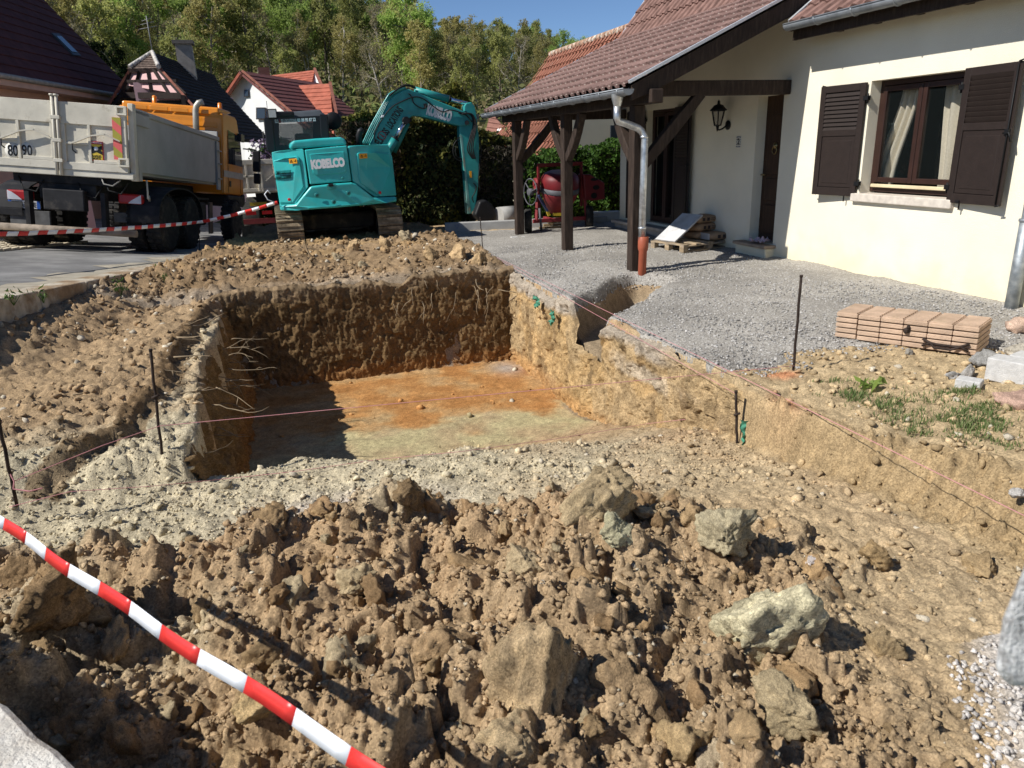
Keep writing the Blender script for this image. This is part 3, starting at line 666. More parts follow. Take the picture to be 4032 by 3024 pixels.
mb = MB(); mb.lathe([(.05, 0), (.05, .012), (.02, .03), (0, .035)], (WALLX+.148, 9.68, 1.62), (-1, 0, 0), 12); mb.tube([(WALLX+.13, 9.68+.05*math.cos(t), 1.56+.06*math.sin(t)) for t in np.linspace(0, 6.283, 14)], .008, 6); mb.build('knocker', BRASS, dr)
mb = MB(); mb.tube([(WALLX+.14, 9.92, 1.2), (WALLX+.10, 9.92, 1.2), (WALLX+.10, 9.82, 1.2)], .012, 6); mb.build('door_handle', BRASS, dr)
mb = MB(); mb.bb((WALLX-.16, DOOR[0]-.05, -.1), (WALLX+.03, DOOR[1]+.12, .145)); bevel(mb.build('doorstep', PLAST, house), .02, 2)
mb = MB(); mb.bb((WALLX-.20, DOOR[0]-.08, .147), (WALLX+.24, DOOR[1]+.15, .195)); bevel(mb.build('step_slab', M('step_stone', (.33, .25, .18), var=.2, scale=8, rough=.8, bump=.2), house), .012, 2)
# ---- French window under the porch with its shutters folded back
casement('french_window', FWIN[0], FWIN[1], FWIN[2], FWIN[3], WALLX+.12, 2, house, kick=.0, fw=.06)
shutter((WALLX-.04, FWIN[0]-.02), math.atan2(-1, -.08), .62, FWIN[2]+.02, FWIN[3]+.0, house, latch=True)
shutter((WALLX-.04, FWIN[1]+.02), math.atan2(1, -.10), .62, FWIN[2]+.02, FWIN[3]+.0, house, latch=True)
mb = MB(); mb.bb((WALLX-.18, 11.4, -.1), (WALLX+.02, 14.5, .11)); mb.bb((WALLX-.24, 11.35, .112), (WALLX+.1, 14.55, .17)); bevel(mb.build('threshold', M('threshold_stone', (.36, .32, .27), var=.2, scale=6, rough=.9), house), .01, 2)
# ---- porch frame
PXX = 4.775; PYS = (9.29, 11.80, 14.40)
for y in PYS:
    mb = MB(); mb.bb((PXX-.08, y-.08, -.02), (PXX+.08, y+.08, 2.2)); bevel(mb.build('post', WOOD, house), .008, 1)
mb = MB(); mb.bb((PXX-.085, 8.75, 2.202), (PXX+.085, 15.1, 2.37)); bevel(mb.build('beam', WOOD, house), .01, 1)
for y in (9.30, 14.42):
    mb = MB(); mb.bb((PXX-.35, y-.07, 2.31), (WALLX-.003, y+.07, 2.50)) if y < 10 else mb.bb((PXX+.09, y-.07, 2.2), (WALLX-.003, y+.07, 2.38)); bevel(mb.build('beam', WOOD, house), .01, 1)
def brace(a, b, curve=.05, wdt=.12):
    a, b = V3(a), V3(b); mb = MB(); n = 7; out = (V3((b.x, b.y, 0))-V3((a.x, a.y, 0))).normalized(); bend = (out*.7-V3((0, 0, 1))*.7)
    ps = [a.lerp(b, i/(n-1)) + bend*curve*math.sin(math.pi*i/(n-1)) for i in range(n)]; side = out.cross(V3((0, 0, 1)))
    up = (b-a).normalized().cross(side); vs_, fs = [], []
    for i, p in enumerate(ps):
        wv = wdt*(.5+.12*math.sin(math.pi*i/(n-1)))
        vs_ += [p-side*.055-up*wv, p+side*.055-up*wv, p+side*.055+up*wv, p-side*.055+up*wv]
    for i in range(n-1):
        k = 4*i
        for j in range(4): fs.append((k+j, k+(j+1) % 4, k+4+(j+1) % 4, k+4+j))
    fs += [(3, 2, 1, 0), (4*n-4, 4*n-3, 4*n-2, 4*n-1)]
    mb.add(vs_, fs); bevel(mb.build('brace', WOOD, house), .008, 1)
zb, zt, off = 1.50, 2.22, .66
brace((PXX, PYS[0]+.06, zb), (PXX, PYS[0]+off, zt)); brace((PXX, PYS[1]+.06, zb), (PXX, PYS[1]+off, zt)); brace((PXX, PYS[1]-.06, zb), (PXX, PYS[1]-off, zt)); brace((PXX, PYS[2]-.06, zb), (PXX, PYS[2]-off, zt))
brace((PXX+.06, PYS[0], zb-.1), (PXX+.95, PYS[0], zt+.12), .0, .13); brace((PXX+.06, PYS[2], zb-.05), (PXX+.8, PYS[2], zt), .03)
# ---- porch roof
EX, EZ, KX, KZ = 4.44, 2.43, 7.445, 3.80; SL = (KZ-EZ)/(KX-EX); VY0, VY1 = 8.86, 15.30
TANG = math.atan(SL); TLEN = math.hypot(KX-EX, KZ-EZ)
UPS = 1.26; RX, RZ = 10.6, KZ+(10.6-KX)*UPS
mb = MB()
mb.prism([(EX+.05, VY0+.02, EZ-.03), (KX, VY0+.02, KZ-.045), (KX, VY0+.02, KZ-.09), (EX+.05, VY0+.02, EZ-.075)], (0, VY1-VY0-.04, 0))
roof = mb.build('roof', WOOD, house)
for k in range(11):
    mb = MB(); y = VY0+.35+k*.58; mb.prism([(EX+.12, y, EZ-.05), (WALLX-.01, y, EZ-.05+(WALLX-EX-.12)*SL-.02), (WALLX-.01, y, EZ-.19+(WALLX-EX-.12)*SL), (EX+.12, y, EZ-.15)], (0, .07, 0)); mb.build('rafter', WOOD, roof)
# barge board (near verge) and zinc edge
mb = MB(); mb.prism([(EX+.02, VY0-.03, EZ-.015), (KX, VY0-.03, KZ-.03), (KX, VY0-.03, KZ-.25), (EX+.30, VY0-.03, EZ-.10), (EX+.02, VY0-.03, EZ-.19)], (0, .045, 0)); bevel(mb.build('bargeboard', WOOD, roof), .006, 1)
WHZ = M('verge_zinc', (.66, .69, .72), rough=.4, metal=.5, var=.1)
for y, s_ in ((VY0-.045, 1), (VY1+.045, 1)):
    mb = MB(); mb.bar((EX-.03, y, EZ+.025), (KX, y, KZ+.03), .05, .035); mb.build('verge_flashing', WHZ, roof)
mb = MB(); mb.bar((KX, VY1+.045, KZ+.03), (RX, VY1+.045, RZ+.03), .05, .04); mb.build('verge_flashing', WHZ, roof)
# the tiles: one mesh, 300 objects on the porch, the upper slope joined
def tile_mesh(wd=.217, ln=.36):
    prof = [(0, .0), (.045, .0), (.06, .03), (.10, .044), (.14, .03), (.155, .0), (wd+.005, .004)]
    mb = MB(); n = len(prof); vs_ = []
    for yy, lift in ((0, .034), (ln, .0)):
        vs_ += [(u_, yy, h_+lift) for u_, h_ in prof]
    vs_ += [(u_, 0, h_+.034-.03) for u_, h_ in prof]
    fs = [(i, i+1, n+i+1, n+i) for i in range(n-1)] + [(2*n+i, 2*n+i+1, i+1, i) for i in range(n-1)]
    mb.add(vs_, fs); return mb.mesh('roof_tile')
tme = tile_mesh()
NC, NR = 30, 10; cw, rl = (VY1-VY0)/NC, TLEN/NR
def tile_basis(col, row, ex, ez, ang, y0, rl_):
    d = V3((math.cos(ang), 0, math.sin(ang))); a = V3((0, -1, 0)); n = a.cross(d)
    o = V3((ex, y0-col*cw, ez)) + d*(row*rl_-.05) + n*.012
    return frame(o, a, d)
for r in range(NR):
    for c in range(NC):
        b = tile_basis(c, r, EX, EZ-.02, TANG, VY1, rl) @ Matrix.Rotation(random.uniform(-.008, .008), 4, 'Z') @ Matrix.Translation((0, random.uniform(-.006, .006), random.uniform(0, .004)))
        link_mesh('roof_tile', tme, TILE, roof, b)
def joined_tiles(name, ex, ez, slope, y_hi, y_lo, rows, parent, mat):
    ang = math.atan(slope); nc = int((y_hi-y_lo)/cw); vs0 = np.array([v.co for v in tme.vertices]); fs0 = [tuple(p.vertices) for p in tme.polygons]; mb = MB()
    for r in range(rows):
        for c in range(nc):
            b = np.array(tile_basis(c, r, ex, ez, ang, y_hi, .335)); P = vs0 @ b[:3, :3].T + b[:3, 3]; mb.add(P, fs0)
    o = mb.build(name, mat, parent, fix=False); o['kind'] = 'stuff'; return o
joined_tiles('upper_tiles', KX-.03, KZ-.02, UPS, VY1, VY0-.0, 14, roof, TILEJ)
mb = MB(); mb.prism([(KX, VY0, KZ-.09), (RX, VY0, RZ-.09), (2*RX-KX, VY0, KZ-.09)], (0, VY1-VY0, 0)); mb.build('upper_deck', WOOD, roof)
# main roof above the window wall
MEX, MEZ, MSL = 6.68, 3.14, .75
mr_ = MB(); mr_.prism([(MEX+.03, -1.9, MEZ-.03), (MEX+3.4, -1.9, MEZ-.03+3.37*MSL), (MEX+3.4, -1.9, MEZ-.10+3.37*MSL), (MEX+.03, -1.9, MEZ-.10)], (0, 8.828+1.9, 0)); mroof = mr_.build('main_roof', WOOD, house)
joined_tiles('main_tiles', MEX-.02, MEZ-.02, MSL, 8.72, -1.8, 8, mroof, TILEJ)
mb = MB(); mb.bb((MEX+.10, -1.9, MEZ-.20), (MEX+.14, 8.825, MEZ-.075)); mb.build('fascia', WOOD, mroof)
for k in range(10):
    mb = MB(); mb.bb((MEX+.15, 8.30-k*.62, MEZ-.155), (WALLX+.05, 8.38-k*.62, MEZ-.05)); mb.build('rafter_end', WOOD, mroof)
mb = MB(); mb.bar((MEX-.02, 8.76, MEZ+.02), (MEX+3.0, 8.76, MEZ+.02+3.0*MSL), .05, .04); mb.build('verge_flashing', WHZ, mroof)
# ---- gutters
def gutter(x, z, y0, y1, parent, r=.075, every=.55):
    mb = MB(); n = 10; vs_, fs = [], []
    for y in (y0, y1):
        for rr in (r, r-.006):
            for i in range(n+1):
                t = math.pi + math.pi*i/n; vs_.append((x+rr*math.cos(t), y, z+rr*math.sin(t)))
    k = n+1
    for i in range(n): fs += [(i, i+1, 2*k+i+1, 2*k+i), (k+i+1, k+i, 3*k+i, 3*k+i+1)]
    fs += [(0, 2*k, 3*k, k), (n, k+n, 3*k+n, 2*k+n)]
    mb.add(vs_, fs, True)
    for y in (y0, y1): mb.add([(x+r*math.cos(math.pi+math.pi*i/n), y, z+r*math.sin(math.pi+math.pi*i/n)) for i in range(n+1)], [tuple(range(n+1))])
    mb.tube([(x-r, y0, z+.004), (x-r, y1, z+.004)], .009, 6)
    g = mb.build('gutter', ZINC, parent)
    y = y0+.18
    while y < y1-.05:
        mb = MB(); mb.tube([(x+r*1.04*math.cos(math.pi+math.pi*i/8), y, z+r*1.04*math.sin(math.pi+math.pi*i/8)) for i in range(9)] + [(x+r+.03, y, z+.03)], .011, 6); mb.build('bracket', ZINC, g); y += every
    return g
GX_, GZ_ = 4.40, 2.375
gutter(GX_, GZ_, 8.80, 15.38, house); gutter(MEX-.03, MEZ-.02, -1.9, 8.78, house, every=.62)
# porch downpipe: funnel, swan neck, galvanised pipe, orange drain pipe
py_ = 9.12
mb = MB(); mb.tube([(GX_, py_, GZ_-.04), (GX_, py_, GZ_-.12), (GX_, py_, GZ_-.19)], [.085, .07, .048], 14, caps=False); mb.tube([(GX_, py_, GZ_-.18), (GX_, py_, GZ_-.33), (GX_+.02, py_, GZ_-.37), (GX_+.10, py_, GZ_-.39), (GX_+.30, py_, GZ_-.46), (GX_+.355, py_, GZ_-.50), (4.79, py_-.03, GZ_-.58), (4.785, py_-.03, 1.2), (4.78, py_-.03, .46)], .048, 16)
dp = mb.build('downpipe', ZINCN, house)
for z in (1.80, .62):
    mb = MB(); mb.lathe([(.052, -.014), (.056, -.010), (.056, .010), (.052, .014)], (4.782, py_-.03, z), (0, 0, 1), 16); mb.tube([(4.782+.05, py_-.03, z), (4.80, py_+.09, z)], .008, 6); mb.build('pipe_clamp', ZINCN, dp)
mb = MB(); mb.lathe([(.056, -.75), (.056, .30), (.068, .33), (.072, .36), (.072, .50), (.066, .505), (.05, .50)], (4.795, py_-.03, 0), (0.02, 0, 1), 18); mb.build('drain_pipe', TERRA, house)
# corner downpipe at the far right of the window wall
DPY = PX(2196, 600, WALLX-.10).y
mb = MB(); mb.tube([(WALLX-.10, DPY, 3.0), (WALLX-.10, DPY, .9), (WALLX-.10, DPY, .895)], .052, 16); mb.tube([(WALLX-.10, DPY, .90), (WALLX-.10, DPY, -.1)], .062, 16)
dp2 = mb.build('downpipe', M('weathered_zinc_pipe', (.28, .31, .33), var=.3, scale=9, rough=.5, metal=.6, col2=(.42, .44, .44), mixs=5), house)
mb = MB(); mb.lathe([(.066, -.015), (.072, -.01), (.072, .01), (.066, .015)], (WALLX-.10, DPY, .89), (0, 0, 1), 16); mb.build('pipe_clamp', ZINC, dp2)
# ---- wall lantern
lx, ly = WALLX, 10.72
lan = thing('wall_lantern', 'black iron wall lantern beside the front door', 'lantern', (lx, ly, 1.95))
mb = MB(); mb.lathe([(.0, 0), (.07, .0), (.075, .015), (.045, .03), (0, .035)], (lx, ly, 1.95), (-1, 0, 0), 14); bp = mb.build('back_plate', IRON, lan)
mb = MB(); mb.tube([(lx-.03, ly, 1.95), (lx-.10, ly, 1.90), (lx-.17, ly, 1.88), (lx-.20, ly, 1.92)], .013, 8); mb.tube([(lx-.20, ly, 1.86), (lx-.20, ly, 1.95)], [.008, .03], 8); mb.build('arm', IRON, lan)
c = (lx-.20, ly, 0); mb = MB(); n = 6; zs = ((1.95, .055), (2.17, .105))
for i in range(n):
    t = 2*math.pi*i/n; p0 = V3((c[0]+zs[0][1]*math.cos(t), ly+zs[0][1]*math.sin(t), zs[0][0])); p1 = V3((c[0]+zs[1][1]*math.cos(t), ly+zs[1][1]*math.sin(t), zs[1][0])); mb.bar(p0, p1, .016, .016)
    t2 = 2*math.pi*(i+1)/n
    for zz, rr in zs: mb.bar((c[0]+rr*math.cos(t), ly+rr*math.sin(t), zz), (c[0]+rr*math.cos(t2), ly+rr*math.sin(t2), zz), .016, .016)
mb.build('cage', IRON, lan)
mb = MB()
for i in range(n):
    t, t2 = 2*math.pi*i/n, 2*math.pi*(i+1)/n
    mb.quad(*[(c[0]+rr*.97*math.cos(tt), ly+rr*.97*math.sin(tt), zz) for zz, rr, tt in ((zs[0][0], zs[0][1], t), (zs[0][0], zs[0][1], t2), (zs[1][0], zs[1][1], t2), (zs[1][0], zs[1][1], t))])
mb.build('pane', M('lantern_glass', (.35, .33, .28), rough=.2, alpha=.45), lan)
mb = MB(); mb.lathe([(.13, 2.17), (.135, 2.18), (.09, 2.225), (.075, 2.25), (.03, 2.265), (.018, 2.29), (.025, 2.30), (.012, 2.32), (0, 2.34)], (c[0], ly, 0), (0, 0, 1), 12); mb.build('cap', IRON, lan)
# ---- house number plate
ny, nz = 10.40, 1.69
pl = thing('house_number', 'small white enamel house number 2 with blue border', 'number plate', (lx, ny, nz))
mb = MB(); mb.bb((lx-.012, ny-.06, nz-.085), (lx-.001, ny+.06, nz+.085)); bevel(mb.build('plate', M('enamel', (.62, .60, .54), rough=.25), pl), .006, 2)
BLU = M('enamel_blue', (.05, .06, .12), rough=.3)
for k in range(18):
    t = k/18*2*math.pi; a = max(-.048, min(.048, .075*math.cos(t))); b_ = max(-.073, min(.073, .105*math.sin(t)))
    mb = MB(); mb.box((lx-.0135, ny+a, nz+b_), (.003, .012, .014)); mb.build('ornament', BLU, pl)
text('numeral', '2', .125, frame((lx-.0135, ny, nz), (0, -1, 0), (0, 0, 1)), M('black_print', (.01, .01, .012), rough=.5), pl, extrude=.0015, bold=.003)
# ================================================================== EXCAVATOR
TEAL = M('teal_paint', (.032, .42, .41), var=.12, scale=3, rough=.34, spec=.5, coat=.15, bump=.03, bscale=8, col2=(.09, .40, .38), mixs=2.2, mixr=(.5, .8))
TEALD = M('teal_arm_paint', (.028, .27, .255), var=.2, scale=5, rough=.42, spec=.45, col2=(.10, .20, .17), mixs=7, mixr=(.6, .8))
BLK = M('black_plastic', (.013, .013, .014), var=.2, scale=9, rough=.5)
RUB = M('hose_rubber', (.012, .012, .012), rough=.6)
CHR = M('chromed_rod', (.62, .64, .70), rough=.12, metal=1)
STEEL = M('muddy_steel', (.21, .165, .11), var=.35, scale=9, rough=.75, metal=.2, col2=(.34, .27, .18), mixs=4, bump=.4, bscale=50)
UND = M('undercarriage_dark', (.028, .022, .017), var=.4, scale=6, rough=.8, col2=(.12, .085, .05), mixs=3, mixr=(.55, .75))
ORG = M('warning_orange', (.80, .36, .02), rough=.5, var=.05); RED = M('red_dot', (.62, .03, .03), rough=.45, var=.05); WHT = M('white_decal', (.82, .83, .83), rough=.4, var=.02); BPR = M('black_decal', (.012, .012, .012), rough=.5)
Ez = zoomf(1000, 380, .3497); Ezz = zoomf(1000, 300, .452)
XC = 1.21
def tailY(X, inset=0.0): return 14.27 + .30*min(1.3, abs(X-XC)/1.12)**3.2 + inset
def ET(x, y, inset=0.0):       # point of the curved tail
    p = PY(*Ez(x, y), 14.35)
    for _ in range(4): p = PY(*Ez(x, y), tailY(p.x, inset))
    return p
exc = thing('excavator', 'teal tracked excavator parked behind the pit with its arm lowered', 'excavator', (1.2, 15.9, .1))
def tailpanel(name, poly, mat, inset=0.0, depth=.5, bw=.03, parent=None, seg=3):
    """polygon on the tail, edges subdivided so that it follows the curve, given thickness towards the front"""
    pts = []
    for i in range(len(poly)):
        a, b = poly[i], poly[(i+1) % len(poly)]; n = max(1, int(math.hypot(b[0]-a[0], b[1]-a[1])/130))
        for k in range(n): pts.append((a[0]+(b[0]-a[0])*k/n, a[1]+(b[1]-a[1])*k/n))
    f = [ET(x, y, inset) for x, y in pts]; n = len(f); mb = MB()
    bk = [V3((XC+(p.x-XC)*.985, p.y+depth, p.z)) for p in f]
    mb.add(f+bk, [(i, (i+1) % n, n+(i+1) % n, n+i) for i in range(n)] + [tuple(range(n-1, -1, -1)), tuple(range(n, 2*n))])
    o = mb.build(name, mat, parent or exc)
    bevel(o, bw, seg, 40); return o
tailpanel('side_panel', [(200, 628), (300, 608), (545, 588), (560, 600), (612, 1015), (470, 1205), (290, 1212), (206, 700)], TEAL, .02, .9)
cw_ = tailpanel('counterweight', [(285, 1222), (472, 1212), (640, 1012), (860, 985), (1100, 968), (1150, 985), (1350, 1140), (1606, 1128), (1612, 1185), (1350, 1215), (900, 1255), (480, 1284), (300, 1290)], TEAL, -.05, 1.1, .035)
rd = tailpanel('engine_door', [(572, 600), (800, 575), (1045, 552), (1100, 955), (860, 972), (632, 990)], TEAL, .0, .8, .02)
tailpanel('door_recess_rim', [(625, 648), (820, 632), (1015, 618), (1038, 840), (1010, 862), (700, 888), (665, 865)], TEAL, -.012, .03, .012, rd)
tailpanel('side_panel', [(1057, 556), (1300, 545), (1512, 538), (1560, 690), (1606, 1118), (1362, 1132), (1108, 958)], TEAL, .02, .9)
# hood above the engine door
Yh0, Yh1 = 14.36, 15.45
hp = [(402, 590), (408, 525), (450, 496), (700, 472), (975, 456), (1030, 480), (1048, 548), (560, 585)]
f = [PY(*Ez(x, y), Yh0) for x, y in hp]; mb = MB(); mb.prism(f, (0, Yh1-Yh0, 0)); bevel(mb.build('hood', TEAL, exc), .045, 3, 40)
# raised door shapes on the side panels
tailpanel('vent_door', [(212, 722), (480, 668), (510, 690), (562, 1020), (440, 1195), (290, 1200)], TEAL, .006, .05, .02)
tailpanel('service_door', [(1160, 640), (1190, 630), (1530, 640), (1590, 1115), (1430, 1128), (1200, 980), (1180, 930)], TEAL, .006, .05, .02)
SLOT = M('vent_black', (.008, .008, .008), rough=.8)
for r, (ya, yb) in enumerate(((838, 825), (895, 875))):
    for k in range(13):
        x = 245+k*13.5; y = ya+(yb-ya)*k/12; p = ET(x+6, y+2, -.002); p2 = ET(x, y+44, -.002)
        mb = MB(); mb.bar(p, p2, .010, .012, up=(0, -1, 0)); mb.build('vent_slot', SLOT, exc)
def decal(name, x, y, body, sz, mat, ins, dirx=(960, 735, 640, 770), bold=0.0, spacing=1.0, parent=None, ex=.002):
    a, b = ET(dirx[2], dirx[3], ins), ET(dirx[0], dirx[1], ins); return text(name, body, sz, frame(ET(x, y, ins), (b-a), (0, 0, 1)), mat, parent or exc, ex, bold, spacing=spacing, fit=((b-a).length, sz))
decal('lettering', 832, 752, 'KOBELCO', .17, WHT, -.026, (1020, 745, 640, 778), bold=.012, spacing=.93, parent=rd)
def sticker(x, y, wd, ht, ins):
    a, b = ET(x-40, y+3, ins), ET(x+40, y-3, ins); m4 = frame(ET(x, y, ins), b-a, (0, 0, 1)); mb = MB(); mb.box((0, 0, 0), (wd, ht, .004)); st = mb.build('warning_sticker', ORG, exc, m4)
    mb = MB(); s = ht*.34
    for i in range(3):
        t0, t1 = math.pi/2+i*2.0944, math.pi/2+(i+1)*2.0944; mb.bar((-wd*.22+s*math.cos(t0), s*math.sin(t0)-s*.2, .003), (-wd*.22+s*math.cos(t1), s*math.sin(t1)-s*.2, .003), .008, .002)
    mb.bar((-wd*.22, -s*.3, .003), (-wd*.22, s*.35, .003), .008, .002); mb.build('warning_triangle', BPR, st, m4)
    mb = MB(); mb.bar((wd*.08, 0, .003), (wd*.25, -.008, .003), .009, .002); mb.bar((wd*.33, -s*.7, .003), (wd*.33, s*.8, .003), .013, .002); mb.build('figure_symbol', BPR, st, m4)
sticker(440, 727, .145, .085, -.004); sticker(1232, 670, .145, .085, -.004)
def disc(name, x, y, r, mat, ins, dep=.004, n=16):
    p = ET(x, y, ins); mb = MB(); mb.lathe([(r, 0), (r, dep), (r*.9, dep+.002), (0, dep+.002)], p, (0, -1, 0), n); return mb.build(name, mat, exc)
disc('red_dot', 397, 1160, .028, RED, -.002); disc('red_dot', 1418, 1082, .028, RED, -.002)
for x, y in ((706, 1110), (1062, 1086), (898, 1185)):
    disc('bolt_recess', x, y, .043, TEALD, -.052, .006); disc('bolt_head', x, y, .024, M('dark_teal_bolt', (.015, .10, .10), rough=.4), -.06, .008)
disc('door_lock', 998, 918, .024, TEALD, -.004)
tailpanel('latch_pocket', [(815, 1000), (835, 992), (915, 984), (932, 1000), (925, 1045), (825, 1052)], TEALD, -.054, .01, .006); mb = MB(); p = ET(865, 998, -.07); mb.box(p, (.09, .03, .05)); bevel(mb.build('tail_latch', BLK, exc), .01, 2)
# body core, slew ring, chassis
mb = MB(); mb.bb((.22, 14.72, .79), (2.22, 16.9, 1.25)); bevel(mb.build('deck', UND, exc), .03, 2)
mb = MB(); mb.bb((1.05, 14.9, 1.25), (2.25, 16.4, 1.72)); mb.build('tank_box', TEAL, exc)
mb = MB(); mb.lathe([(.52, .55), (.52, .80)], (1.22, 15.9, 0), (0, 0, 1), 28); mb.build('slew_ring', UND, exc)
mb = MB(); mb.bb((.5, 15.2, .28), (1.95, 16.7, .58)); bevel(mb.build('chassis', UND, exc), .03, 1)
# cab
CY0, CY1 = 14.95, 16.5
cabp = [PY(*Ez(x, y), CY0) for x, y in ((196, 618), (152, 300), (158, 235), (185, 205), (300, 190), (745, 172), (782, 200), (805, 560), (812, 640))]
GL = M('cab_glass', (.03, .035, .035), rough=.04, spec=.6, alpha=.45, var=0)
CABM = M('cab_paint', (.010, .0105, .012), var=.15, scale=5, rough=.35, spec=.5)
bl, tl, tr, br = cabp[0], cabp[2], cabp[6], cabp[8]
def cl(a, b, t): return V3(a).lerp(V3(b), t)
dY = V3((0, CY1-CY0, 0))
cabo = thing('cab', '', '', bl); del cabo['label']; del cabo['category']; setp(cabo, exc, Matrix.Translation(bl))
for a, b in ((bl, tl), (br, tr)):
    for o_ in (V3((0, .03, 0)), dY): mb = MB(); mb.bar(V3(a)+o_, V3(b)+o_, .16, .12, up=(0, 1, 0)); bevel(mb.build('cab_post', CABM, cabo), .02, 2)
tz = V3((0, 0, .0)); mb = MB(); mb.hexa([V3(tl)+V3((-.03, -.02, -.05)), V3(tr)+V3((.03, -.02, -.05)), V3(tr)+V3((.03, .04, -.05))+dY, V3(tl)+V3((-.03, .04, -.05))+dY, V3(tl)+V3((.04, .05, .07)), V3(tr)+V3((-.04, .05, .09)), V3(tr)+V3((-.04, -.1, .09))+dY, V3(tl)+V3((.04, -.1, .07))+dY]); bevel(mb.build('cab_roof', M('cab_roof_grey', (.075, .085, .095), rough=.4, var=.15), cabo), .03, 2)
mb = MB(); mb.hexa([bl+V3((0, 0, -.1)), br+V3((0, 0, -.1)), br+dY+V3((0, 0, -.1)), bl+dY+V3((0, 0, -.1)), bl+V3((0, 0, .12)), br+V3((0, 0, .12)), br+dY+V3((0, 0, .12)), bl+dY+V3((0, 0, .12))]); mb.build('cab_base', CABM, cabo)
strip = [PY(*Ez(x, y), CY0-.02) for x, y in ((170, 300), (770, 262), (762, 215), (172, 240))]
mb = MB(); mb.prism(strip, (0, .05, 0)); so = mb.build('window_header', CABM, cabo)
for k, (px0, px1) in enumerate(((195, 290), (690, 790))):
    q = [PY(*Ez(x, y), CY0-.005) for x, y in ((px0-25, 620), (px0+(95 if k == 0 else 60), 620), (px0+(85 if k == 0 else 60), 270), (px0-25, 270))]; mb = MB(); mb.prism(q, (0, .03, 0)); mb.build('window_mask', CABM, cabo)
q = [PY(*Ez(x, y), CY0+.02) for x, y in ((210, 610), (790, 560), (770, 260), (180, 280))]; mb = MB(); mb.prism(q, (0, .008, 0)); mb.build('rear_window', GL, cabo)
q = [p+dY-V3((0, .05, 0)) for p in q]; mb = MB(); mb.prism(q, (0, .008, 0)); mb.build('windscreen', GL, cabo)
t0, t1 = PY(*Ez(235, 280), CY0-.024), PY(*Ez(695, 258), CY0-.024); dirv = t1-t0
def cabtext(body, xl, xr, mat, sz=.072): 
    a = PY(*Ez(xl, 280-(xl-235)*.048), CY0-.024); b_ = PY(*Ez(xr, 280-(xr-235)*.048), CY0-.024); text('lettering', body, sz, frame((a+b_)/2, dirv, (0, 0, 1)), mat, so, .002, .0025, spacing=1.0, fit=((b_-a).length, sz*.85))
DIM = M('grey_decal', (.42, .43, .44), rough=.4, var=.02)
cabtext('ELS', 235, 275, DIM); cabtext('A', 280, 300, M('dark_red_decal', (.20, .02, .02), rough=.4)); cabtext('SS LOCATIONS', 305, 478, DIM); cabtext('03 88 95 87 22', 488, 696, WHT)
mb = MB(); sx = bl.x+.62; mb.box((sx, CY0+.55, 1.55), (.5, .12, .62)); mb.box((sx, CY0+.55, 2.0), (.3, .1, .22)); bevel(mb.build('seat', BLK, cabo), .05, 3)
for i, (xa, ya) in enumerate(((205, 195),)):
    p = PY(*Ez(xa, ya), CY0-.06); mb = MB(); mb.box(p, (.17, .09, .17)); bevel(mb.build('work_light', BLK, cabo), .015, 2); mb = MB(); mb.box(p+V3((0, -.05, 0)), (.13, .01, .13)); mb.build('light_lens', M('lamp_lens', (.5, .5, .47), rough=.15), cabo)
p = PY(*Ez(340, 200), CY0-.04); mb = MB(); mb.box(p, (.36, .10, .10)); bevel(mb.build('blind_box', BLK, cabo), .03, 2)
mb = MB(); p = PY(*Ez(160, 240), CY0+.1); p2 = PY(*Ez(140, 50), CY0+.1); mb.tube([p, p2], .005, 5); mb.build('antenna', BLK, cabo)
p = PY(*Ez(893, 275), 16.2); mb = MB(); mb.lathe([(.0, -.03), (.15, -.03), (.175, .0), (.16, .03), (0, .05)], p, (0, 1, .1), 18); mir = mb.build('mirror', BLK, exc)
mb = MB(); mb.tube([p, PY(*Ez(840, 240), 16.2), PY(*Ez(775, 190), 16.2)], .014, 6); mb.build('mirror_arm', BLK, mir)
mb = MB(); pl_ = PY(*Ez(165, 420), 16.5); mb.tube([pl_, pl_+V3((-.1, 0, .05)), pl_+V3((-.12, 0, -.35)), pl_+V3((-.02, 0, -.45))], .014, 6); mb.build('handrail', BLK, exc)
p = PY(*Ez(1190, 540), 15.2); mb = MB(); mb.tube([p, p+V3((0, 0, .17)), p+V3((.03, -.02, .24)), p+V3((.09, -.03, .27))], .06, 12); mb.build('exhaust', BLK, exc)
# tracks
def stadium(s, L_, r, zc, yc):
    per = 2*L_+2*math.pi*r; s = s % per
    if s < L_: return V3((0, yc-L_/2+s, zc-r)), V3((0, 1, 0)), V3((0, 0, -1))
    s -= L_
    if s < math.pi*r: a = s/r; return V3((0, yc+L_/2+r*math.sin(a), zc-r*math.cos(a))), V3((0, math.cos(a), math.sin(a))), V3((0, math.sin(a), -math.cos(a)))
    s -= math.pi*r
    if s < L_: return V3((0, yc+L_/2-s, zc+r)), V3((0, -1, 0)), V3((0, 0, 1))
    a = (s-L_)/r; return V3((0, yc-L_/2-r*math.sin(a), zc+r*math.cos(a))), V3((0, -math.cos(a), -math.sin(a))), V3((0, -math.sin(a), math.cos(a)))
mb = MB(); mb.box((0, 0, 0), (.48, .150, .03)); mb.box((0, .05, .027), (.475, .022, .030)); mb.box((0, -.02, .022), (.475, .016, .02)); sh_me = mb.mesh('track_shoe')
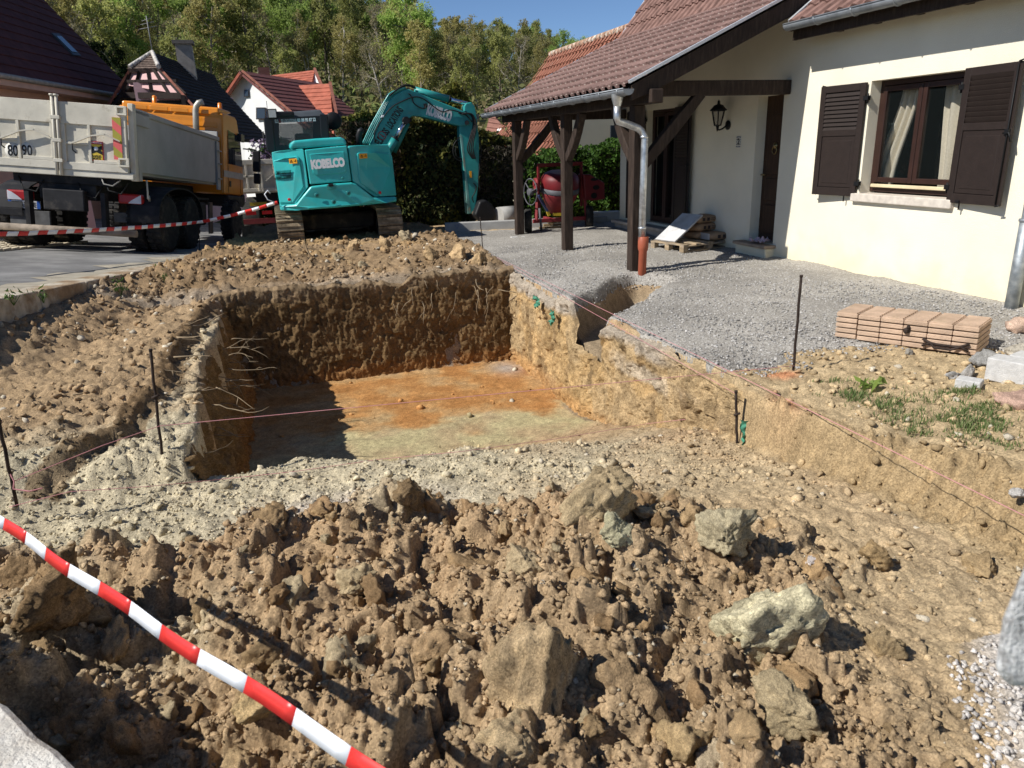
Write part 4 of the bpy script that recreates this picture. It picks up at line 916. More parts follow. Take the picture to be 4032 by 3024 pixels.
for xc in (.28, 2.17):
    mb = MB(); n = 28; pl = []
    for i in range(n): q_, tng, nr_ = stadium(i*(2*2.2+2*math.pi*.25)/n, 2.2, .25, .37, 15.95); pl.append(V3((xc-.17, q_.y, q_.z)))
    mb.prism(pl, (.34, 0, 0)); trk = mb.build('track', UND, exc)
    per = 2*2.2+2*math.pi*.28; ns_ = 38
    for i in range(ns_):
        q_, tng, nr_ = stadium(i*per/ns_, 2.2, .28, .37, 15.95); b = Matrix((( 1, 0, 0, xc), (0, tng.y, nr_.y, q_.y), (0, tng.z, nr_.z, q_.z), (0, 0, 0, 1)))
        link_mesh('track_shoe', sh_me, STEEL, trk, b)
    for yy in (14.87, 17.03):
        for sx in (-.18, .18):
            mb = MB(); mb.lathe([(.0, -.02), (.22, -.02), (.22, .02), (.10, .05), (0, .05)], (xc+sx, yy, .37), (1 if sx > 0 else -1, 0, 0), 20); mb.build('sprocket', UND, trk)
# blade
b0, b1 = PY(*Ez(1255, 1238), 17.5), PY(*Ez(1688, 1202), 17.5); mb = MB(); n = 6
for k in range(n):
    pass
vs_, fs = [], []
for k in range(n+1):
    t = k/n; z = b0.z*(1-t)+.02*t; yv = 17.5+.12*math.sin(math.pi*t); vs_ += [(.05, yv, z), (b1.x, yv, z), (b1.x, yv+.03, z), (.05, yv+.03, z)]
for k in range(n):
    for j in range(4): fs.append((4*k+j, 4*k+(j+1) % 4, 4*k+4+(j+1) % 4, 4*k+4+j))
fs += [(3, 2, 1, 0), (4*n, 4*n+1, 4*n+2, 4*n+3)]; mb = MB(); mb.add(vs_, fs); mb.build('dozer_blade', M('blade_steel', (.26, .25, .24), rough=.6, metal=.3, var=.3), exc)
# boom, arm (the boom is slewed towards the hedge)
BY = 16.75
def EB(x, y, Y=BY): return PY(*Ezz(x, y), Y)
def plate(name, poly, th, mat, Y=BY, parent=None, bw=.02):
    mb = MB(); mb.prism([EB(x, y, Y-th/2) for x, y in poly], (0, th, 0)); return bevel(mb.build(name, mat, parent or exc), bw, 2, 40)
boom = plate('boom', [(1010, 610), (1050, 520), (1180, 215), (1225, 165), (1300, 120), (1345, 112), (1420, 140), (1860, 318), (1885, 380), (1875, 425), (1800, 436), (1450, 350), (1385, 345), (1345, 372), (1225, 540), (1150, 640), (1040, 650)], .30, TEALD)
arm = plate('arm', [(1832, 262), (1850, 232), (1895, 226), (1925, 262), (1940, 330), (1962, 560), (1962, 900), (1935, 1120), (1918, 1195), (1862, 1202), (1850, 1050), (1835, 850), (1790, 500), (1788, 430), (1830, 420)], .24, TEALD, parent=None)
mb = MB(); mb.tube([EB(1855, 405, BY-.17), EB(1855, 405, BY+.17)], .05, 12); mb.build('pivot_pin', BLK, arm)
mb = MB(); mb.tube([EB(1912, 1190, BY-.17), EB(1912, 1190, BY+.17)], .04, 12); mb.build('pivot_pin', STEEL, arm)
plate('sunlit_strip', [(1792, 505), (1815, 520), (1890, 1190), (1862, 1200), (1850, 1050), (1836, 850)], .245, M('sunlit_teal', (.16, .33, .29), var=.3, scale=4, rough=.7, col2=(.36, .20, .10), mixs=3, mixr=(.52, .62)), parent=arm, bw=.004)  # paler teal paints sunlight on the arm's left face, with brown patches
def cyl(name, a, b, r, frac, Y, par):
    A, B_ = EB(*a, Y), EB(*b, Y); M_ = A.lerp(B_, frac); mb = MB(); mb.tube([A, M_], r, 14); c = mb.build(name, TEALD, par); mb = MB(); mb.tube([A.lerp(B_, frac-.02), B_], r*.55, 12); mb.build('piston_rod', CHR, c); mb = MB(); mb.tube([B_-V3((0, r, 0)), B_+V3((0, r, 0))], r*.9, 10); mb.build('rod_end', BLK, c); mb = MB(); mb.tube([M_, M_.lerp(B_, .05)], r*1.12, 12); mb.build('gland', BLK, c); return c
cyl('arm_cylinder', (1400, 122), (1870, 245), .075, .62, BY, boom)
cyl('boom_cylinder', (1165, 660), (1322, 385), .085, .40, BY-.22, boom); cyl('boom_cylinder', (1215, 660), (1348, 378), .07, .9, BY+.2, boom)
def hose(pts, r=.014, Y=BY-.18, mat=RUB, name='hose', par=None):
    P = [EB(x, y, Y) for x, y in pts]; out = []
    for i in range(len(P)-1):
        p0, p1, p2, p3 = P[max(i-1, 0)], P[i], P[i+1], P[min(i+2, len(P)-1)]
        for k in range(5):
            t = k/5; out.append(.5*((2*p1)+(p2-p0)*t+(2*p0-5*p1+4*p2-p3)*t*t+(3*p1-p0-3*p2+p3)*t**3))
    out.append(P[-1]); mb = MB(); mb.tube(out, r, 6); mb.build(name, mat, par or boom)
PIPE = M('teal_pipe', (.05, .36, .34), rough=.3, spec=.5)
for k in range(5):
    o_ = k*17; hose([(945+o_, 590), (1025+o_, 420), (1150+o_*.55, 200+o_*.25), (1200+o_*.4, 140+o_*.4), (1320+o_*.2, 98+o_*.3)], .017, BY-.16+.03*k, PIPE, 'hydraulic_pipe')
hose([(1060, 580), (1055, 480), (1180, 290), (1300, 215), (1400, 180), (1480, 200), (1560, 260), (1640, 310), (1720, 295), (1840, 335), (1900, 400)], .013)
hose([(1180, 170), (1260, 105), (1330, 75), (1390, 90), (1410, 110)], .018); hose([(1200, 150), (1290, 92), (1350, 85), (1400, 105)], .016, BY-.1)
hose([(1345, 150), (1375, 180), (1390, 230), (1440, 270), (1490, 280), (1500, 250)], .012)
hose([(1420, 150), (1500, 170), (1560, 215), (1650, 225), (1700, 280), (1850, 310)], .012, BY-.12)
for k in range(4): hose([(1780+k*10, 320+k*4), (1880+k*6, 330), (1910+k*9, 420), (1880+k*12, 540), (1860+k*16, 640), (1905+k*8, 720)], .014, BY-.15-.012*k, par=arm)
hose([(1790, 530), (1745, 590), (1735, 660), (1760, 720), (1815, 745)], .013, BY-.1, par=arm); hose([(1800, 540), (1765, 600), (1755, 660), (1775, 705), (1812, 720)], .013, BY-.06, par=arm)
hose([(1910, 930), (1935, 960), (1925, 1010), (1900, 1060), (1915, 1100)], .012, BY-.15, par=arm); hose([(1965, 560), (1980, 640), (1970, 760), (1955, 900), (1975, 1000)], .012, BY-.13, par=arm)
plate('valve_block', [(1478, 240), (1505, 235), (1512, 268), (1485, 280)], .36, BLK, parent=boom, bw=.006); plate('clamp_block', [(1110, 340), (1135, 338), (1130, 358), (1108, 360)], .4, WHT, parent=boom, bw=.004)
def boomtext(body, a, b, sz, mat, bold, par, sp=1.0):
    A, B_ = EB(*a, BY-.152), EB(*b, BY-.152); d = B_-A; up = V3((0, -1, 0)).cross(d)*-1
    text('lettering', body, sz, frame((A+B_)/2, d, V3((-d.z, 0, d.x))), mat, par, .002, bold, spacing=sp, fit=(d.length, sz))
boomtext('KOBELCO', (1508, 287), (1722, 352), .24, M('pale_decal', (.62, .63, .63), rough=.5, var=.05), .014, boom, .93)
BL = M('boom_black_decal', (.018, .03, .03), rough=.5)
boomtext('LOCATIONS', (1172, 445), (1278, 275), .17, BL, .007, boom); boomtext('SS', (1136, 500), (1160, 464), .17, BL, .007, boom); boomtext('ELS', (1076, 590), (1106, 540), .17, BL, .007, boom); boomtext('A', (1112, 528), (1124, 510), .15, M('boom_red_decal', (.30, .03, .04), rough=.5), .003, boom)
p = EB(1116, 518, BY-.154); mb = MB(); mb.tube([p+V3((.085*math.cos(t), 0, .085*math.sin(t))) for t in np.linspace(0, 6.283, 20)], .008, 5); mb.build('logo_ring', MATS['boom_red_decal'], boom)
sb = [EB(x, y, BY-.125) for x, y in ((1876, 826), (1896, 826), (1898, 884), (1880, 886))]; mb = MB(); mb.prism(sb, (0, .01, 0)); mb.build('warning_sticker', ORG, arm)
# bucket lying towards the hedge
bp_ = [(1965, 1090), (2020, 1075), (2085, 1120), (2110, 1190), (2095, 1250), (2020, 1278), (1955, 1262), (1920, 1210)]
mb = MB(); mb.prism([EB(x, y, BY-.35) for x, y in bp_], (0, .7, 0)); bk_ = bevel(mb.build('bucket', BLK, exc), .05, 3); 
for k in range(4):
    p = EB(1950, 1262, BY-.3+.2*k); mb = MB(); mb.bar(p, p+V3((-.14, 0, -.06)), .06, .04); mb.build('bucket_tooth', STEEL, bk_)
# ================================================================== TIPPER TRUCK ON THE SLOPING STREET
TO = V3((-2.28, 14.98, 1.52)); tf = (V3((-1.17, 20.0, 1.09))-TO).normalized(); tr_ = V3((2.09, -.66, -.21)); tr_ = (tr_ - tf*tr_.dot(tf)).normalized(); tu = tr_.cross(tf)
TM = Matrix(((tr_.x, tf.x, tu.x, TO.x), (tr_.y, tf.y, tu.y, TO.y), (tr_.z, tf.z, tu.z, TO.z), (0, 0, 0, 1))); TMI = TM.inverted()
def tl_(px, py, axis, val):     # photo point on a plane of the truck -> truck coordinates (x right, y forward, z up; origin: rear right lower corner of the skip)
    o = TMI @ CAM; d = TMI.to_3x3() @ ray(px, py); k = (val-o[axis])/d[axis]; return o + d*k
T6 = zoomf(0, 350, .4219); T7 = zoomf(550, 350, .4219)
truck = thing('tipper_truck', 'orange-cabbed tipper truck with dirty white skip parked on the street', 'truck', TO-V3((0, 0, 1.5)))
SKIP = M('skip_paint', (.57, .53, .435), var=.16, scale=3, rough=.6, col2=(.33, .27, .19), mixs=5, mixr=(.60, .74), bump=.15, bscale=14)
SKIPS = M('skip_shaded_paint', (.40, .39, .36), var=.14, scale=2, rough=.55, col2=(.24, .20, .15), mixs=4, mixr=(.63, .76), bump=.1, bscale=10)  # darker, greyer copy of the skip paint, side shade put into the colour
CHAS = M('truck_chassis', (.016, .016, .018), var=.4, scale=6, rough=.7, col2=(.06, .052, .042), mixs=3, mixr=(.55, .75))
TYRE = M('tyre', (.022, .021, .020), var=.3, scale=12, rough=.9, col2=(.075, .065, .052), mixs=5, mixr=(.5, .7), bump=.3, bscale=40)
RIM = M('dusty_rim', (.10, .09, .085), var=.3, scale=6, rough=.6, metal=.3)
CABO = M('cab_orange', (.68, .235, .015), var=.08, scale=3, rough=.32, spec=.5, coat=.2)
def TB(a, b): # box in truck coordinates
    return MB().bb(a, b)
def tbuild(mb, name, mat, parent=truck, bw=0, seg=2):
    mb.v = [tuple(TM @ V3(v)) for v in mb.v]; o = mb.build(name, mat, parent)
    if bw: bevel(o, bw, seg)
    return o
W_, L_, HB = 2.42, 5.15, 1.10
# skip: side walls with rolled lower part, floor, headboard
def side(x, sgn):
    prof = [(0, 0.0), (0, .16), (.0, HB-.10), (.035, HB-.09), (.035, HB), (-.07, HB), (-.07, HB-.02), (-.04, .2), (-.10, .02)]
    mb = MB(); mb.prism([(x+sgn*a, .12, z) for a, z in prof], (0, L_-.12, 0)); return mb
skip = tbuild(side(0, 1), 'skip_side', SKIPS, bw=.012); tbuild(side(-W_, -1), 'skip_side', SKIPS, bw=.012)
tbuild(TB((-W_+.05, .1, -.04), (-.05, L_, .05)), 'skip_floor', SKIPS); tbuild(TB((-W_, L_-.06, 0.0), (0, L_, HB+.12)), 'headboard', SKIPS, bw=.01)
for i in range(1): tbuild(TB((-.05, .0, -.16), (.045, .13, HB+.06)), 'corner_post', SKIP, bw=.012); tbuild(TB((-W_-.045, .0, -.16), (-W_+.05, .13, HB+.06)), 'corner_post', SKIP, bw=.012)
tbuild(TB((.0, .14, HB-.28), (.035, .75, HB-.02)), 'side_stiffener', SKIPS, bw=.01)
mb = MB(); mb.prism([(.002, .16, HB-.3), (.03, .16, HB-.3), (.05, .16, -.15), (.002, .16, -.15)], (0, .12, 0)); tbuild(mb, 'side_rib', SKIPS, bw=.008)
mb = MB(); mb.prism([(.002, L_-.25, HB-.12), (.04, L_-.25, HB-.12), (.05, L_-.25, -.15), (.002, L_-.25, -.15)], (0, .22, 0)); tbuild(mb, 'side_rib', SKIPS, bw=.008)
for z in (.1, .45, .75):
    tbuild(TB((.05, L_-.24, z), (.09, L_-.04, z+.025)), 'ladder_rung', SKIPS)
# tailgate: two leaves
TGY = -.045
for k, (x0, x1) in enumerate(((-W_+.07, -W_/2-.03), (-W_/2+.03, -.06))):
    lf = tbuild(TB((x0, TGY, -.02), (x1, TGY+.05, HB)), 'tailgate_leaf', SKIP, bw=.008)
    def bar_(a, b, nm='tailgate_rib'): tbuild(TB((a[0], TGY-.035, a[1]), (b[0], TGY+.002, b[1])), nm, SKIP, lf, .006, 1)
    bar_((x0, HB-.36), (x1, HB)); bar_((x0, -.03), (x1, .10)); bar_((x0, .10), (x0+.10, HB-.36)); bar_((x1-.09, .10), (x1, HB-.36))
    xm = x0+(x1-x0)*.42; bar_((xm, .10), (xm+.05, HB-.36)); bar_((x0+.1, .40), (xm, .44)); bar_((xm+.08, .10), (x1-.05, .16), 'tailgate_lip')
    mb = MB(); mb.bar((x0+.22, TGY-.07, .42), (x0+.55, TGY-.09, .56), .025, .045, up=(0, 1, 0)); mb.bar((x0+.55, TGY-.09, .56), (x0+.78, TGY-.08, .60), .022, .04, up=(0, 1, 0)); mb.bar((x0+.78, TGY-.08, .60), (x0+1.02, TGY-.06, .50), .02, .03, up=(0, 1, 0)); tbuild(mb, 'closing_lever', SKIP, lf)
    mb = MB(); mb.tube([(x0+.22, TGY-.07, .42), (x0+.23, TGY-.08, .30), (x0+.27, TGY-.05, .26)], .012, 6); tbuild(mb, 'lever_chain', CHAS, lf)
for xx in (-W_/2-.035, -W_/2+.035):
    mb = MB(); mb.tube([(xx, TGY-.06, -.14), (xx, TGY-.06, HB+.08)], .026, 10); mb.tube([(xx, TGY-.06, HB+.08), (xx, TGY-.06, HB+.11)], .042, 10); tbuild(mb, 'lock_rod', SKIP)
for z in (.08, .42, .8): tbuild(TB((-W_/2-.08, TGY-.09, z), (-W_/2+.08, TGY-.02, z+.06)), 'rod_guide', SKIP, bw=.006)
for z in (.07, HB-.16):
    mb = MB()
    for a, b in (((-.20, z), (-.02, z+.03)), ((-.20, z+.12), (-.02, z+.15)), ((-.20, z+.03), (-.17, z+.12)), ((-.07, z+.03), (-.02, z+.12))): mb.bb((a[0], TGY-.08, a[1]), (b[0], TGY-.035, b[1]))
    tbuild(mb, 'hinge_bracket', SKIP, bw=.004)
tbuild(TB((-W_-.02, -.06, -.14), (.02, .12, -.03)), 'rear_sill', SKIP, bw=.01)
# striped board, speed discs, blind-spot plate
YEL = M('stripe_yellow', (.33, .29, .045), rough=.6, var=.1); PNK = M('stripe_red', (.66, .13, .12), rough=.5, var=.08)
mb = MB(); bx0, bx1, bz0, bz1 = -.28, -.135, .19, .90
bo = tbuild(TB((bx0, TGY-.05, bz0), (bx1, TGY-.037, bz1)), 'striped_board', PNK)
for k in range(3):
    z = bz0-.02+k*.30; pts = [(bx0, z+.10), (bx1, z-.02), (bx1, z+.13), (bx0, z+.25)]
    pts = [(x, min(bz1, max(bz0, zz))) for x, zz in pts]; mb = MB(); mb.prism([(x, TGY-.0525, zz) for x, zz in pts], (0, .002, 0)); tbuild(mb, 'stripe', YEL, bo)
tdir = lambda x, z, y=TGY-.04: frame(TM @ V3((x, y, z)), tr_, tu)
def tdisc(x, z, body):
    mb = MB(); mb.lathe([(.135, 0), (.135, .006), (0, .006)], (x, TGY-.0, z), (0, -1, 0), 24); d = tbuild(mb, 'speed_disc', M('disc_white', (.60, .585, .53), rough=.6, var=.1)); text('lettering', body, .2, tdir(x, z, TGY-.008), BPR, d, .002, .003, fit=(.17, .19))
a = tl_(*T6(122, 575), 1, TGY); b = tl_(*T6(255, 575), 1, TGY); tdisc(a.x, a.z, '80'); tdisc(b.x, b.z, '90')
a = tl_(*T6(895, 580), 1, TGY-.04); so_ = tbuild(TB((a.x-.115, TGY-.02, a.z-.165), (a.x+.115, TGY-.006, a.z+.165)), 'blind_spot_plate', M('plate_red', (.42, .03, .05), rough=.5))
tbuild(TB((a.x-.10, TGY-.024, a.z-.145), (a.x+.10, TGY-.0205, a.z+.115)), 'plate_field', M('plate_yellow', (.62, .44, .05), rough=.5), so_)
mb = MB(); mb.prism([(a.x-.10, TGY-.027, a.z+.03), (a.x+.10, TGY-.027, a.z-.06), (a.x+.10, TGY-.027, a.z-.0), (a.x-.10, TGY-.027, a.z+.10)], (0, .002, 0)); mb.prism([(a.x-.10, TGY-.0275, a.z-.06), (a.x-.10, TGY-.0275, a.z+.0), (a.x+.10, TGY-.0275, a.z+.10), (a.x+.10, TGY-.0275, a.z+.03)], (0, .002, 0)); tbuild(mb, 'plate_symbol', BPR, so_)
mb = MB(); mb.lathe([(.035, 0), (.035, .003), (0, .003)], (a.x, TGY-.028, a.z+.04), (0, -1, 0), 16); tbuild(mb, 'plate_symbol', WHT, so_)
text('lettering', 'ANGLES', .05, tdir(a.x, a.z-.085, TGY-.026), BPR, so_, .001, .001, fit=(.16, .034)); text('lettering', 'MORTS', .05, tdir(a.x, a.z-.125, TGY-.026), BPR, so_, .001, .001, fit=(.14, .034)); text('lettering', 'ATTENTION', .03, tdir(a.x, a.z+.14, TGY-.022), WHT, so_, .001, .0005, fit=(.2, .022))
# chassis, subframe, axles
tbuild(TB((-1.70, .15, -.55), (-.72, 7.2, -.1)), 'chassis_frame', CHAS, bw=.02); tbuild(TB((-2.1, .1, -.28), (-.35, .35, -.12)), 'rear_crossmember', CHAS, bw=.02)
tbuild(TB((-1.55, -.05, -.75), (-.85, .12, -.38)), 'tow_plate', CHAS, bw=.02)
# wheels
W1 = TMI @ V3((-2.04, 15.81, .51)); W2 = TMI @ V3((-1.744, 17.069, .425)); zc = (W1.z+W2.z)/2; R_w = .53
def wheel(x, y, out, dual):
    wl = thing('wheel', '', '', TM @ V3((x, y, zc))); del wl['label']; del wl['category']; setp(wl, truck, Matrix.Translation(TM @ V3((x, y, zc))))
    for off in ((0, -.34) if dual else (0,)):
        c = (x+out*off, y, zc); mb = MB(); mb.lathe([(.30, -.13), (.44, -.145), (R_w-.03, -.13), (R_w, -.10), (R_w, .10), (R_w-.03, .13), (.44, .145), (.30, .13)], c, (1, 0, 0), 32); tbuild(mb, 'tyre', TYRE, wl)
        mb = MB()
        for k in range(26):
            t = 2*math.pi*k/26; m = Matrix.Rotation(-t, 3, 'X')
            for s_ in (-.075, .075): mb.box(V3(c)+m @ V3((s_, 0, R_w+.006)), (.11, .07, .026), m)
        o = tbuild(mb, 'tread', TYRE, wl); o['kind'] = 'stuff'
    mb = MB(); c = (x, y, zc); mb.lathe([(.31, .06*out), (.29, .11*out), (.25, .02*out), (.17, -.02*out), (.14, .08*out), (.11, .10*out), (0, .10*out)], c, (1, 0, 0), 24); tbuild(mb, 'rim', RIM, wl)
for xx, o_ in ((W1.x-.02, 1), (-W_-W1.x+.02, -1)):
    wheel(xx, W1.y, o_, True); wheel(xx, W2.y, o_, True)
FWY = W2.y+3.45
for xx, o_ in ((W1.x-.02, 1), (-W_-W1.x+.02, -1)): wheel(xx, FWY, o_, False)
# mudguards, side gear
for xx in (W1.x-.38, -W_-W1.x-.06):
    for yc in ((W1.y+W2.y)/2,):
        mb = MB(); pr = []
        for t in np.linspace(-.15, math.pi+.15, 16): pr.append((yc+(.68+.66)*math.cos(t)*-1*.95, zc+.02+(.66)*max(0, math.sin(t))**.7))
        vs_, fs = [], []
        for (y, z) in pr: vs_ += [(xx, y, z), (xx+.52, y, z), (xx+.52, y, z+.025), (xx, y, z+.025)]
        for k in range(len(pr)-1):
            for j in range(4): fs.append((4*k+j, 4*k+(j+1) % 4, 4*k+4+(j+1) % 4, 4*k+4+j))
        mb.add(vs_, fs); tbuild(mb, 'mudguard', CHAS)
tbuild(TB((-.62, W2.y+1.0, zc-.1), (-.12, W2.y+2.3, zc+.45)), 'fuel_tank', CHAS, bw=.08, seg=3)
tbuild(TB((-.3, W2.y+.8, zc+.5), (-.1, W2.y+2.4, zc+.54)), 'side_rail', CHAS); tbuild(TB((-.12, W2.y+2.35, zc-.3), (-.08, W2.y+2.6, zc+.45)), 'marker_board', M('marker_dim', (.16, .12, .09), rough=.7, var=.3))
# rear lights, number plate, bumper pipe
LR = M('tail_light_red', (.34, .012, .012), rough=.3, spec=.5, var=.1); LW = M('tail_light_clear', (.55, .56, .60), rough=.25, spec=.5)
for (xa, ya, xb, yb, c0) in ((62, 945, 290, 1035, 0), (1100, 990, 1325, 1065, 1)):
    a = tl_(*T6(xa, yb), 1, .35); b = tl_(*T6(xb, ya), 1, .35); lo = tbuild(TB((a.x, .35, (a.z+b.z)/2-.09), (b.x, .47, (a.z+b.z)/2+.09)), 'tail_light', LR, bw=.03)
    zz = (a.z+b.z)/2; q = [(a.x+.02, zz+.08), (a.x+.10, zz+.05), (a.x+.20, zz-.02), (a.x+.27, zz-.08), (a.x+.02, zz-.08)] if c0 == 0 else [(b.x-.02, zz+.08), (b.x-.10, zz+.03), (b.x-.2, zz-.03), (b.x-.25, zz-.08), (b.x-.02, zz-.08)]
    mb = MB(); mb.prism([(x, .343, z) for x, z in q], (0, .006, 0)); tbuild(mb, 'reversing_lens', LW, lo)
    tbuild(TB((a.x+.05, .47, zz-.05), (b.x, .9, zz+.03)), 'light_bracket', CHAS)
a = tl_(*T6(82, 1110), 1, .36); b = tl_(*T6(372, 1045), 1, .36); zz = (a.z+b.z)/2
np_ = tbuild(TB((a.x, .36, zz-.07), (b.x, .375, zz+.07)), 'number_plate', M('plate_white', (.55, .55, .56), rough=.4)); tbuild(TB((a.x, .356, zz-.068), (a.x+.055, .361, zz+.068)), 'plate_band', M('plate_blue', (.03, .10, .38), rough=.4), np_); tbuild(TB((b.x-.055, .356, zz-.068), (b.x, .361, zz+.068)), 'plate_band', MATS['plate_blue'], np_)
text('lettering', 'BT-337-YE', .1, frame(TM @ V3(((a.x+b.x)/2, .354, zz)), tr_, tu), BPR, np_, .001, .0015, fit=(.40, .085))
tbuild(TB((a.x, .37, zz-.36), (b.x+.15, .42, zz-.10)), 'mud_flap', M('flap_grey', (.10, .10, .10), rough=.8, var=.3), bw=.01); 
a = tl_(*T6(1060, 1150), 1, .45); b = tl_(*T6(1375, 1235), 1, .45); tbuild(TB((a.x, .45, b.z-.05), (b.x, .50, a.z)), 'mud_flap', MATS['flap_grey'], bw=.01)
a = tl_(*T6(-80, 1300), 1, .1); b = tl_(*T6(1275, 1330), 1, .1); MUD = M('muddy_pipe', (.23, .19, .15), var=.4, scale=6, rough=.9, bump=.6, bscale=30)
mb = MB(); mb.tube([(-W_, .1, (a.z+b.z)/2), (b.x, .1, (a.z+b.z)/2)], .065, 14); bp2 = tbuild(mb, 'rear_bumper_pipe', MUD)
for xx in (-1.9, -.6): tbuild(TB((xx-.04, .1, (a.z+b.z)/2), (xx+.04, .25, -.4)), 'bumper_stay', CHAS)
for (x, z) in ((-2.0, -.25), (-1.0, -.3), (-.55, -.2)):
    mb = MB(); mb.tube([(x, .1, z+.05), (x+.1, .02, z-.15), (x+.3, .05, z-.2), (x+.42, .1, z+.02)], .014, 6); tbuild(mb, 'air_hose', RUB)
mb = MB(); mb.tube([(-.55, -.02, -.12), (-.50, -.05, -.24), (-.35, -.05, -.27), (-.22, -.02, -.16)], .012, 6); tbuild(mb, 'cable_loop', M('grey_cable', (.3, .29, .26), rough=.6))
mb = MB(); mb.tube([(.06, .42, -.12), (.07, .42, -.35), (.08, .38, -.45), (.09, .45, -.5), (.06, .5, -.4)], .016, 6); tbuild(mb, 'tie_hook', SKIP)
# cab
c0 = L_+.28; c1 = c0+1.75; cx0, cx1 = -W_-.02, -.02+.06; cz0, cz1 = -.25, 1.74
mb = MB(); mb.prism([(cx0, c0, cz0), (cx0, c1+.1, cz0), (cx0, c1+.08, .55), (cx0, c1-.25, 1.35), (cx0, c1-.45, cz1-.05), (cx0, c1-.6, cz1), (cx0, c0+.1, cz1-.02), (cx0, c0, cz1-.14)], (cx1-cx0, 0, 0)); cb = tbuild(mb, 'cab', CABO, bw=.05, seg=3)
mb = MB(); mb.prism([(cx0+.1, c0-.02, cz1-.42), (cx0+.1, c0+.35, cz1-.10), (cx0+.1, c1-.5, cz1+.10), (cx0+.1, c1-.8, cz1+.12), (cx0+.1, c0+.05, cz1+.08)], (cx1-cx0-.2, 0, 0)); tbuild(mb, 'high_roof', CABO, cb, .05, 3)
for k in range(4): tbuild(TB((cx0+.3+k*.48, c0-.032, cz1-.10), (cx0+.72+k*.48, c0-.012, cz1+.0)), 'roof_panel', CABO, cb, .012)
WG = M('truck_glass', (.025, .03, .035), rough=.05, spec=.7, var=0)
for (xa, xb) in ((-1.62, -.72), (-.52, -.12)): tbuild(TB((xa, c0-.012, .80), (xb, c0+.02, 1.26)), 'rear_window', WG, cb)
mb = MB(); mb.prism([(cx1+.004, c0+.42, .52), (cx1+.004, c1+.0, .52), (cx1+.004, c1-.25, 1.28), (cx1+.004, c0+.42, 1.34)], (.008, 0, 0)); tbuild(mb, 'side_window', WG, cb)
tbuild(TB((cx1+.002, c0+.0, .18), (cx1+.007, c1+.05, .34)), 'reflective_band', M('silver_band', (.45, .42, .38), rough=.4), cb)
mb = MB()
for a, b in (((c0+.36, -.2), (c0+.375, 1.2)), ((c0+1.5, -.2), (c0+1.512, .4))): mb.bb((cx1+.001, a[0], a[1]), (cx1+.006, b[0], b[1]))
tbuild(mb, 'door_seam', BPR, cb); tbuild(TB((cx1+.002, c0+.45, -.05), (cx1+.02, c0+.58, .10)), 'door_handle', BLK, cb, .01)
tbuild(TB((cx1+.0, c1-.45, 1.15), (cx1+.10, c1-.1, 1.35)), 'wind_deflector', M('smoked_plastic', (.02, .02, .02), rough=.2), cb, .02)
tbuild(TB((cx0, c1-.1, -.5), (cx1+.02, c1+.15, -.2)), 'front_bumper', CHAS, cb, .04); tbuild(TB((cx1-.5, c1-1.5, -.55), (cx1+.03, c1-.0, -.26)), 'step_well', CHAS, cb, .04)
AMB = M('amber_lens', (.75, .22, .01), rough=.25, spec=.5)
for xx, yy in ((-.30, c1-.75), (-1.75, c0+.55)):
    mb = MB(); mb.lathe([(.07, 0), (.07, .03), (.055, .04), (.055, .20), (.045, .22), (0, .23)], (xx, yy, cz1+.08), (0, 0, 1), 14); tbuild(mb, 'beacon', AMB, cb)
mb = MB(); mb.tube([(cx1+.02, c1+.02, 1.0), (cx1+.35, c1+.15, 1.0)], .02, 6); tbuild(mb, 'mirror_arm', BLK, cb); tbuild(TB((cx1+.25, c1+.08, .42), (cx1+.45, c1+.2, .98)), 'mirror', BLK, cb, .03); tbuild(TB((cx1+.27, c1+.08, .1), (cx1+.45, c1+.2, .38)), 'mirror', BLK, cb, .03)
e0 = tl_(*T7(525, 370), 1, L_+.12); mb = MB(); ez = e0.z
mb.tube([(e0.x, L_+.14, ez-.8), (e0.x, L_+.14, ez+.42), (e0.x+.02, L_+.14, ez+.52), (e0.x+.08, L_+.14, ez+.60), (e0.x+.18, L_+.14, ez+.63)], .072, 14); tbuild(mb, 'exhaust_stack', M('stack_steel', (.40, .37, .31), rough=.5, metal=.5, var=.2))
# ================================================================== SECOND TRUCK, seen from behind
t2 = thing('parked_truck', 'second truck with rusty cream skip tailgate, half hidden behind the excavator', 'truck', PY(560, 490, 24.0))
CRE = M('cream_skip', (.62, .57, .46), var=.2, scale=4, rough=.65, col2=(.36, .26, .16), mixs=7, mixr=(.58, .72))
def S2p(px, py, dy=0.0): return PY(px, py, 24.0+dy)
a, b = S2p(513, 416), S2p(513, 346); right = a.x+2.45
mb = MB(); mb.bb((a.x, 24.0, a.z), (right, 24.06, b.z)); lf = bevel(mb.build('tailgate', CRE, t2), .01, 1)
def rb(x0, z0, x1, z1, nm='tailgate_rib', d=.05):
    mb = MB(); mb.bb((a.x+x0, 24-d, a.z+z0), (a.x+x1, 24.002, a.z+z1)); bevel(mb.build(nm, CRE, lf), .006, 1)
hh = b.z-a.z
rb(0, hh-.14, 2.45, hh); rb(0, 0, 2.45, .1); rb(.0, .1, .06, hh-.14); rb(.62, .0, .68, hh+.03, 'lock_rod', .09); rb(.70, .0, .76, hh+.03, 'lock_rod', .09); rb(.3, .1, .36, hh-.14); rb(1.1, .1, 1.16, hh-.14); rb(.06, .42, .6, .48)
mb = MB(); mb.bar((a.x+.85, 23.93, a.z+.3), (a.x+1.25, 23.9, a.z+.6), .03, .05, up=(0, 1, 0)); mb.build('closing_lever', CRE, lf)
